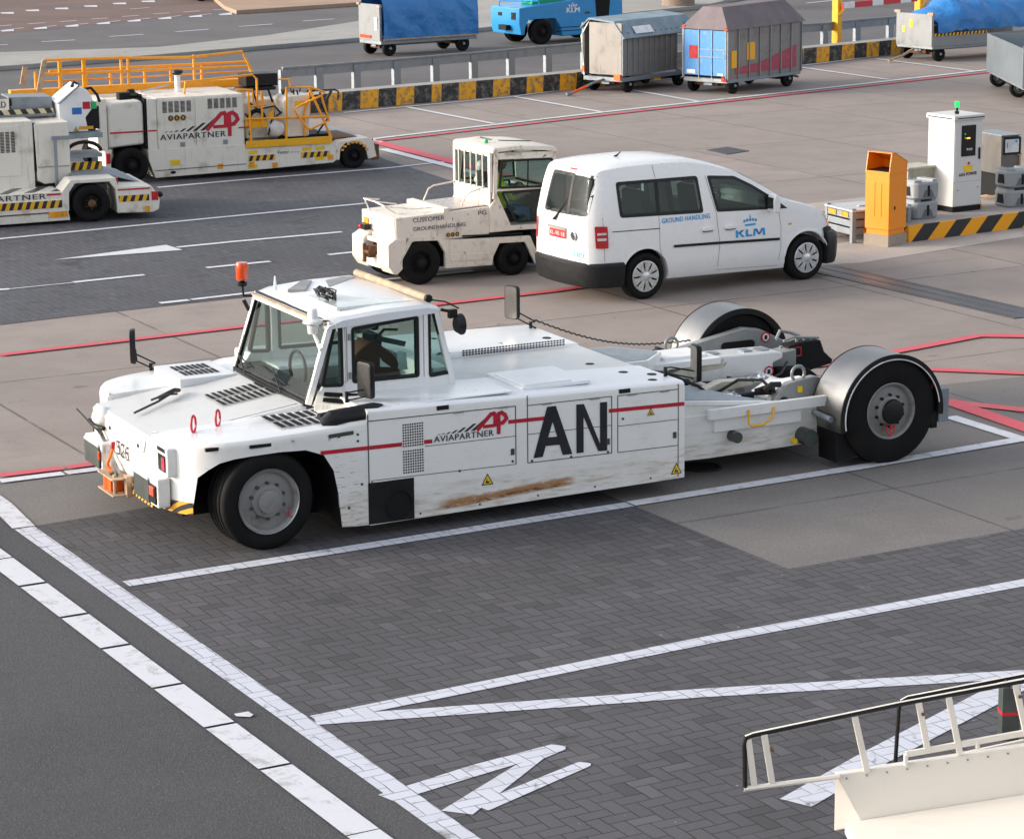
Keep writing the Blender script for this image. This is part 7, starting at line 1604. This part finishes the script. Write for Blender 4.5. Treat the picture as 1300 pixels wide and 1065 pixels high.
# orange bin on a concrete foot
bn = thing('litter_bin', (5.62, 38.55), 45.5, 'tall bright orange litter bin with open hooded top on a concrete foot', 'litter bin')
mb = MB(); mb.box(-.01, -.01, 0, .45, .45, .17); mb.build('foot', concrete_mat('foot_concrete', (.34, .28, .22), (.42, .36, .30), joint=False), bn, bevel=.008)
mb = MB(); mb.box(.02, .02, .17, .42, .42, .25); mb.build('plinth', M['binorange'], bn)
a, b, c, e = 0.0, .44, 1.12, 1.40
mb = MB(); mb.box(a, a, .25, b, b, c); mb.build('cabinet', M['binorange'], bn, bevel=.008)
mb = MB(); mb.box(a-.006, a-.006, c-.03, b+.006, b+.006, c+.0); mb.build('collar', M['binorange'], bn, bevel=.004)
# hood: open towards -u (left face), sloping back
th = .012
for v0 in (0., b-th):
    mb = MB(); mb.prism([(.0, c), (b, c), (b, c+.13), (.14, e), (.05, e)], 'v', v0, v0+th); mb.build('hood_side', M['binorange'], bn)
mb = MB(); mb.prism([(.05, e), (.14, e), (b, c+.13), (b, c), (b-.012, c), (b-.012, c+.12), (.135, e-.012), (.05, e-.012)], 'v', .0, b); mb.build('hood', M['binorange'], bn)
mb = MB(); mb.box(.03, .02, c+.001, b-.03, b-.02, c+.012); mb.build('bin_opening', M['blackm'], bn)
mb = MB(); mb.box(.13, -.008, .55, .155, .0, .60); mb.mi = 0; mb.build('lock', M['black'], bn)
mb = MB()
for v in (.14, .26): mb.box(-.006, v, .45, .0, v+.012, .95)
mb.build('pressed_rib', M['binorange'], bn)
# wire crate left of the bin
cr_ = thing('metal_crate', (5.13, 38.93), 25, 'galvanised metal crate with lid and amber reflectors left of the orange bin', 'crate')
CL, CWd, CH = 1.05, .78, .50
for x in (0, CL-.07):
    for y in (0, CWd-.07): mb = MB(); mb.box(x, y, 0, x+.07, y+.07, CH+.02); mb.build('corner_post', M['galv'], cr_, bevel=.005)
for z in (.12, .24, .36):
    mb = MB(); mb.box(.01, .02, z, .03, CWd-.02, z+.10); mb.box(.02, .012, z, CL-.02, .03, z+.10); mb.box(.02, CWd-.03, z, CL-.02, CWd-.01, z+.10); mb.box(CL-.03, .02, z, CL-.01, CWd-.02, z+.10); mb.build('side_panel', M['galv'], cr_, bevel=.012)
mb = MB(); mb.box(-.01, -.01, CH-.03, CL+.01, CWd+.01, CH); mb.box(.3, .3, CH, .5, .36, CH+.02); mb.build('lid', paint('pale_steel_lid', (.50, .53, .55), dirt=(.3, .3, .3), amt=.3, rough=.4, metal=.3), cr_, bevel=.008)
mb = MB()
for y in (.12, .46): mb.box(-.004, y, .385, .008, y+.20, .455)
mb.build('reflector', M['amber'], cr_)
mb = MB(); mb.box(.2, .002, .14, .36, .012, .2); mb.build('reflector', M['amber'], cr_)
# plastic ballast blocks, two stacks of two
blk_m = paint('grey_plastic_block', (.27, .29, .31), dirt=(.36, .37, .38), amt=.4, rough=.5, sc=4)
def block(o, yaw, label):
    t = thing('ballast_block', o, yaw, label, 'ballast block', 'grey ballast blocks on the island')
    mb = MB(); pl = rpoly([(0, .06), (.05, 0), (.45, 0), (.50, .06), (.50, .36), (.45, .42), (.05, .42), (0, .36)], .02, 2)
    rows = []
    for z, k in ((.0, .90), (.03, 1.), (.235, 1.), (.265, .93)): rows.append([((x-.25)*k+.25, (y-.21)*k+.21, z) for x, y in pl])
    mb.loft(rows); b_ = mb.build('block', blk_m, t, ang=25)
    for x0, x1, ax_ in ((.17, .33, 'v'),):
        mb = MB(); mb.prism(rpoly([(.13, .035), (.37, .035), (.31, .15), (.19, .15)], .02), 'v', -.004, .012); mb.build('recess', plain('recess_grey', (.12, .125, .13), .6), b_, smooth=False)
    mb = MB(); mb.prism(rpoly([(.235, .05), (.275, .05), (.275, .21), (.235, .21)], .006), 'v', -.010, .012); mb.build('handle_slot', M['blackm'], t)
    mb = MB(); mb.prism([(.30, .06), (.12, .06), (.14, .2), (.28, .2)], 'u', -.006, .01); mb.build('handle_slot', M['blackm'], t)
    mb = MB(); mb.prism([(.02, .06), (.14, .03), (.14, .39), (.02, .36)], 'z', .24, .295); mb.prism([(.36, .03), (.48, .06), (.48, .36), (.36, .39)], 'z', .24, .295); mb.build('top_ridge', blk_m, t, bevel=.012)
    mb = MB(); mb.box(.15, .1, -.02, .35, .3, .03); mb.build('peg', M['blackm'], t)
    return t
block((6.17, 39.54, IZ), 34, 'lower grey ballast block right behind the orange bin'); block((6.175, 39.545, IZ+.30), 34, 'upper grey ballast block, just under the beige box behind the bin')
block((7.80, 40.70, IZ), 25, 'lower grey ballast block in front of the steel console'); block((7.805, 40.705, IZ+.31), 25, 'upper grey ballast block in front of the steel console')
bb = thing('junction_box', (6.17, 40.35, IZ), 34, 'beige lidded junction box on a stand behind the grey blocks', 'junction box')
mb = MB(); mb.box(.0, .0, .45, .55, .35, .66); mb.box(.03, .03, 0, .52, .3, .45); mb.build('box', plain('beige_grey_enamel', (.36, .35, .27), .5), bb, bevel=.006)
mb = MB(); mb.prism([(-.03, -.03), (.58, -.03), (.58, .40), (-.03, .40)], 'z', .66, .70); mb.build('lid', plain('beige_lid', (.42, .41, .33), .5), bb, bevel=.01)
# ground power cabinet
cb = thing('power_cabinet', (6.86, 40.29, IZ), 32.4, 'tall white ground power cabinet with black display panel and green beacon on top', 'power cabinet')
CWh = paint('cabinet_white', (.62, .61, .60), dirt=(.5, .47, .42), amt=.2, rough=.4)
mb = MB(); mb.box(.0, .0, 0, .58, .60, .085); mb.build('plinth', M['blackm'], cb)
mb = MB(); mb.box(.0, .0, .085, .58, .60, 1.42); mb.build('cabinet', CWh, cb, bevel=.006)
mb = MB(); mb.box(-.03, -.03, 1.42, .61, .63, 1.50); mb.build('roof', CWh, cb, bevel=.015)
mb = MB(); mb.box(.03, -.034, 1.448, .58, -.028, 1.462); mb.box(-.034, .03, 1.448, -.028, .58, 1.462); mb.build('roof_slot', M['blackm'], cb, smooth=False)
mb = MB(); mb.box(.015, -.008, .47, .57, .0, 1.38); mb.build('door', CWh, cb, bevel=.003)
mb = MB(); mb.box(.015, -.008, .10, .57, .0, .455); mb.build('lower_door', CWh, cb, bevel=.003)
mb = MB(); mb.prism(rrect(.14, .86, .43, 1.34, .01), 'v', -.016, -.008); dp = mb.build('display_panel', M['black'], cb)
mb = MB(); mb.box(.24, -.02, 1.13, .31, -.0165, 1.15); mb.build('lit_readout', plain('orange_readout', (.9, .3, .05), .4, emit=(1, .35, .05), es=1.2), dp)
mb = MB(); mb.box(.20, -.02, 1.20, .218, -.0165, 1.215); mb.box(.20, -.02, 1.14, .218, -.0165, 1.155); mb.build('status_light', M['greenlit'], dp)
text('90 kVA', M['signwhite'], dp, .24, .36, .95, .035, -.017, bold=.02)
mb = MB(); mb.prism(rrect(.495, .80, .53, .98, .008), 'v', -.02, -.008); mb.build('door_handle', M['black'], cb)
mb = MB(); mb.cyl((.30, -.02, .75), (.30, -.005, .75), .022, 14); mb.build('emergency_button', M['redlens'], cb)
mb = MB(); mb.box(.20, -.012, .62, .38, -.008, .72); mb.build('warning_plate', M['signyel'], cb, smooth=False)
text('AXA POWER', M['navy'], cb, .10, .47, .55, .05, -.008, bold=.03, dz=.012)
mb = MB(); mb.cyl((.09, -.012, .34), (.09, -.005, .34), .01, 8); mb.cyl((.50, -.012, .36), (.50, -.005, .36), .01, 8); mb.build('lock', M['black'], cb)
mb = MB(); mb.cyl((.22, .2, 1.5), (.22, .2, 1.60), .018, 10); mb.lathe([(0, 0), (.03, 0), (.04, .04), (.0, .05)], (.22, .2, 1.50), 'z', 12); mb.mi = 1; mb.lathe([(.03, 0), (.036, .01), (.036, .09), (.0, .10)], (.22, .2, 1.60), 'z', 16); mb.build('beacon', [M['black'], M['greenlit']], cb)
hs = MB(); hs.tube([(.60, .30, .70), (.68, .22, .66), (.70, .18, .45), (.66, .15, .2), (.62, .05, .03)], .03, 10); ho = hs.build('orange_hose', plain('orange_cable_sheath', (.85, .28, .01), .4), cb)
# steel console with screen
sc_ = thing('control_console', (7.84, 41.62, IZ), 25, 'stainless steel console with tilted screen right of the power cabinet', 'console')
mb = MB(); mb.prism([(.0, .40), (.0, 1.02), (.34, 1.02), (.34, .55)], 'v', .0, .72); mb.build('housing', plain('stainless_steel_dull', (.17, .16, .15), .42, .6, var=.12, sc=3), sc_, bevel=.008)
mb = MB(); mb.box(-.02, -.02, 1.02, .36, .74, 1.035); mb.build('top', M['grating'], sc_, bevel=.004)
mb = MB(); mb.prism(rrect(.01, .72, .35, 1.0, .008), 'v', -.035, .0); scr = mb.build('screen_frame', M['black'], sc_)
mb = MB(); mb.box(.05, -.038, .755, .31, -.035, .965); mb.build('screen', plain('pale_screen', (.66, .68, .70), .25), scr, smooth=False)
mb = MB(); mb.box(.08, -.040, .83, .10, -.0385, .91); mb.box(.24, -.040, .91, .28, -.0385, .95); mb.build('screen_symbol', M['klmblue'], scr, smooth=False)
mb = MB(); mb.box(.05, .1, .0, .3, .65, .42); mb.build('pedestal', M['blackm'], sc_)
mb = MB(); mb.box(.34, -.02, .5, .37, .05, .98); mb.box(.3, -.03, .70, .38, .0, .73); mb.build('bracket', M['wood'], sc_)
mb = MB(); rnd = random.Random(8)
for k in range(4): mb.tube([(-.25+rnd.random()*.1, .1*k, .03), (-.1, .1*k-.1, .05+.03*rnd.random()), (.05, .1*k-.05, .03), (.12, -.1, .04)], .015, 6)
mb.build('loose_cable', M['wood'], sc_)
# ================================================================ boarding conveyor handrail in the lower right corner
ro = at(943, 938, 1.35); RY = 4
rl = thing('passenger_stair', (ro.x, ro.y), RY, 'cream mobile stair body with black handrails in the lower right corner', 'mobile stair')
fx, fy = math.cos(rad(RY)), math.sin(rad(RY))
def loc(px, py, v=0.):
    # where the ray of a pixel meets the vertical plane v of the stair
    dd = _F + CR*((px-650)/FPX) - CU*((py-487.5)/FPX); n = Vector((-fy, fx, 0)); O = Vector((ro.x, ro.y, 0))+n*v
    t_ = (O-CC).dot(n)/dd.dot(n); X = CC+dd*t_; return ((X-O).dot(Vector((fx, fy, 0))), X.z)
def P3(px, py, v=0., dv=0.): a, z = loc(px, py, v); return Vector((a, v+dv, z))
cream3 = paint('stair_cream_paint', (.70, .66, .60), dirt=(.4, .35, .28), amt=.2, rough=.4, sc=2)
# body panel (near side) continues below the picture
a0_ = P3(1062, 983); a1_ = P3(1420, 928)
mb = MB(); mb.add([(a0_.x, 0, a0_.z), (a1_.x, 0, a1_.z), (a1_.x, 0, a1_.z-.7), (a0_.x+.15, 0, a0_.z-.30), (a0_.x, .05, a0_.z), (a1_.x, .05, a1_.z), (a1_.x, .05, a1_.z-.7), (a0_.x, .05, a0_.z-.35)],
    [(0, 1, 2, 3), (7, 6, 5, 4), (0, 4, 5, 1), (1, 5, 6, 2), (2, 6, 7, 3), (3, 7, 4, 0)]); mb.build('side_panel', cream3, rl, bevel=.006)
mb = MB(); mb.add([(a0_.x+.05, -.95, a0_.z-.28), (a1_.x, -.95, a1_.z-.28), (a1_.x, -.95, a1_.z-.7), (a0_.x+.05, -.95, a0_.z-.35), (a0_.x+.05, -.002, a0_.z-.28), (a1_.x, -.002, a1_.z-.28), (a1_.x, -.002, a1_.z-.7), (a0_.x+.05, -.002, a0_.z-.35)],
    [(0, 1, 2, 3), (7, 6, 5, 4), (0, 4, 5, 1), (1, 5, 6, 2), (2, 6, 7, 3), (3, 7, 4, 0)]); mb.build('body', cream3, rl, bevel=.01)
for k in range(14): p = a0_.lerp(a1_, (k+.5)/14); mb = MB(); mb.cyl((p.x, -.004, p.z-.03), (p.x, .0, p.z-.03), .006, 8); mb.build('rivet', M['galv'], rl)
mb = MB(); mb.tube([P3(944, 1001), P3(1066, 985)], .016, 8); mb.build('lower_rail', cream3, rl)
def rail(name, pts, v, r=.016):
    q = [P3(x, y, v) for x, y in pts]
    mb = MB(); mb.tube(q, r, 10); o = mb.build(name, M['black'], rl)
    mb = MB(); mb.tube([p+Vector((0, .0, r*.55)) for p in q], r*.62, 8); mb.build('rail_highlight', cream3, o)  # thin pale tube along the top paints the highlight on the black rail
    return o
rail('handrail', [(946, 1002), (945, 945), (947, 936), (956, 932.5), (1140, 894), (1300, 864), (1420, 842)], 0., .014)
rail('handrail', [(1136, 978), (1141, 900), (1144, 890), (1152, 885.5), (1300, 857), (1420, 834)], .45, .012)
for pts, v in (([(958, 1000), (951, 950), (950, 938)], 0), ([(981, 998), (970, 931)], 0), ([(1101, 980), (1085, 909)], 0), ([(1178, 953), (1166, 891)], 0), ([(1219, 958), (1204, 884)], 0), ([(1303, 931), (1289, 868)], 0)):
    q = [P3(x, y, v) for x, y in pts]; mb = MB(); mb.bar(q[0], q[-1], .035, .022); mb.build('rail_post', cream3, rl, bevel=.003)
mb = MB(); q = [P3(1150, 972), P3(1150, 957), P3(1300, 930), P3(1420, 908)]
for a, b in zip(q[:-1], q[1:]): mb.bar(a, b, .02, .035)
mb.bar(P3(1241, 950), P3(1241, 942), .02, .03); mb.bar(P3(1160, 970, .1), P3(1300, 940, .1), .02, .02); mb.build('side_rail', cream3, rl, bevel=.003)
for x, y in ((980, 951), (1171, 905), (1294, 883)):
    p = P3(x, y); mb = MB(); mb.cyl(p+Vector((0, -.02, 0)), p+Vector((0, .03, 0)), .010, 10); mb.build('locking_pin', M['rust'], rl)
mb = MB(); q = [P3(1280, 865, .3), P3(1276, 875, .3), P3(1278, 884, .3), P3(1284, 888, .3)]; mb.tube(q, .022, 8); mb.mi = 0; p = P3(1280, 930, .3); mb.box(p.x-.05, .25, p.z-.03, p.x+.05, .35, p.z+.28); mb.mi = 1; mb.box(p.x-.052, .248, p.z+.12, p.x+.052, .352, p.z+.14); mb.build('floor_lamp', [M['lamp'], M['red']], rl)
mb = MB(); mb.box(1.0, -.75, .2, 3.6, -.15, .45); mb.build('chassis', M['blackm'], rl)
for u in (1.3, 3.2):
    wheel(rl, u, -.85, .25, .25, .18, .13, M['rim'], -1, 0, 6, .4)
    mb = MB(); mb.bar((u, -.45, .3), (u, -.45, .8), .08, .08); mb.build('leg', cream3, rl)
# ================================================================ camera, light, render
cam = bpy.data.cameras.new('camera'); co = bpy.data.objects.new('camera', cam); COL.objects.link(co); SC.camera = co
Mx = Matrix((( CR.x, CU.x, -_F.x, 0), (CR.y, CU.y, -_F.y, 0), (CR.z, CU.z, -_F.z, CAMH), (0, 0, 0, 1)))
co.matrix_world = Mx
cam.sensor_fit = 'HORIZONTAL'; cam.sensor_width = 36; cam.lens = FPX/1300*36; cam.shift_y = -45/1300; cam.clip_end = 3000; cam.clip_start = .1
SUN_EL, SUN_AZ = rad(17), rad(183)      # direction the sun is seen in, azimuth counter-clockwise from +X
sd = Vector((math.cos(SUN_EL)*math.cos(SUN_AZ), math.cos(SUN_EL)*math.sin(SUN_AZ), math.sin(SUN_EL)))
sl = bpy.data.lights.new('sun', 'SUN'); sl.energy = .6; sl.angle = rad(8); sl.color = (1, .80, .58)
so = bpy.data.objects.new('sun', sl); COL.objects.link(so); so.rotation_euler = sd.to_track_quat('Z', 'Y').to_euler(); so.location = (0, 0, 30)
w = bpy.data.worlds.new('World'); SC.world = w; w.use_nodes = True; nt = w.node_tree; nt.nodes.clear()
sk = nt.nodes.new('ShaderNodeTexSky'); sk.sky_type = 'NISHITA'; sk.sun_disc = False; sk.sun_elevation = SUN_EL
sk.sun_rotation = math.atan2(sd.x, sd.y); sk.dust_density = 4; sk.air_density = 1.; sk.ozone_density = 1.5
bg = nt.nodes.new('ShaderNodeBackground'); bg.inputs[1].default_value = .15
ou = nt.nodes.new('ShaderNodeOutputWorld'); hv = nt.nodes.new('ShaderNodeHueSaturation'); hv.inputs['Saturation'].default_value = .38; nt.links.new(sk.outputs[0], hv.inputs['Color']); nt.links.new(hv.outputs[0], bg.inputs[0]); nt.links.new(bg.outputs[0], ou.inputs[0])
SC.render.engine = 'CYCLES'; SC.view_settings.view_transform = 'Standard'; SC.view_settings.look = 'None'; SC.view_settings.gamma = 1
SC.view_settings.exposure = 1.3
SC.cycles.caustics_reflective = False; SC.cycles.caustics_refractive = False; SC.cycles.max_bounces = 6; SC.cycles.transparent_max_bounces = 12; SC.cycles.glossy_bounces = 4
SC.render.resolution_x, SC.render.resolution_y = 1024, 838
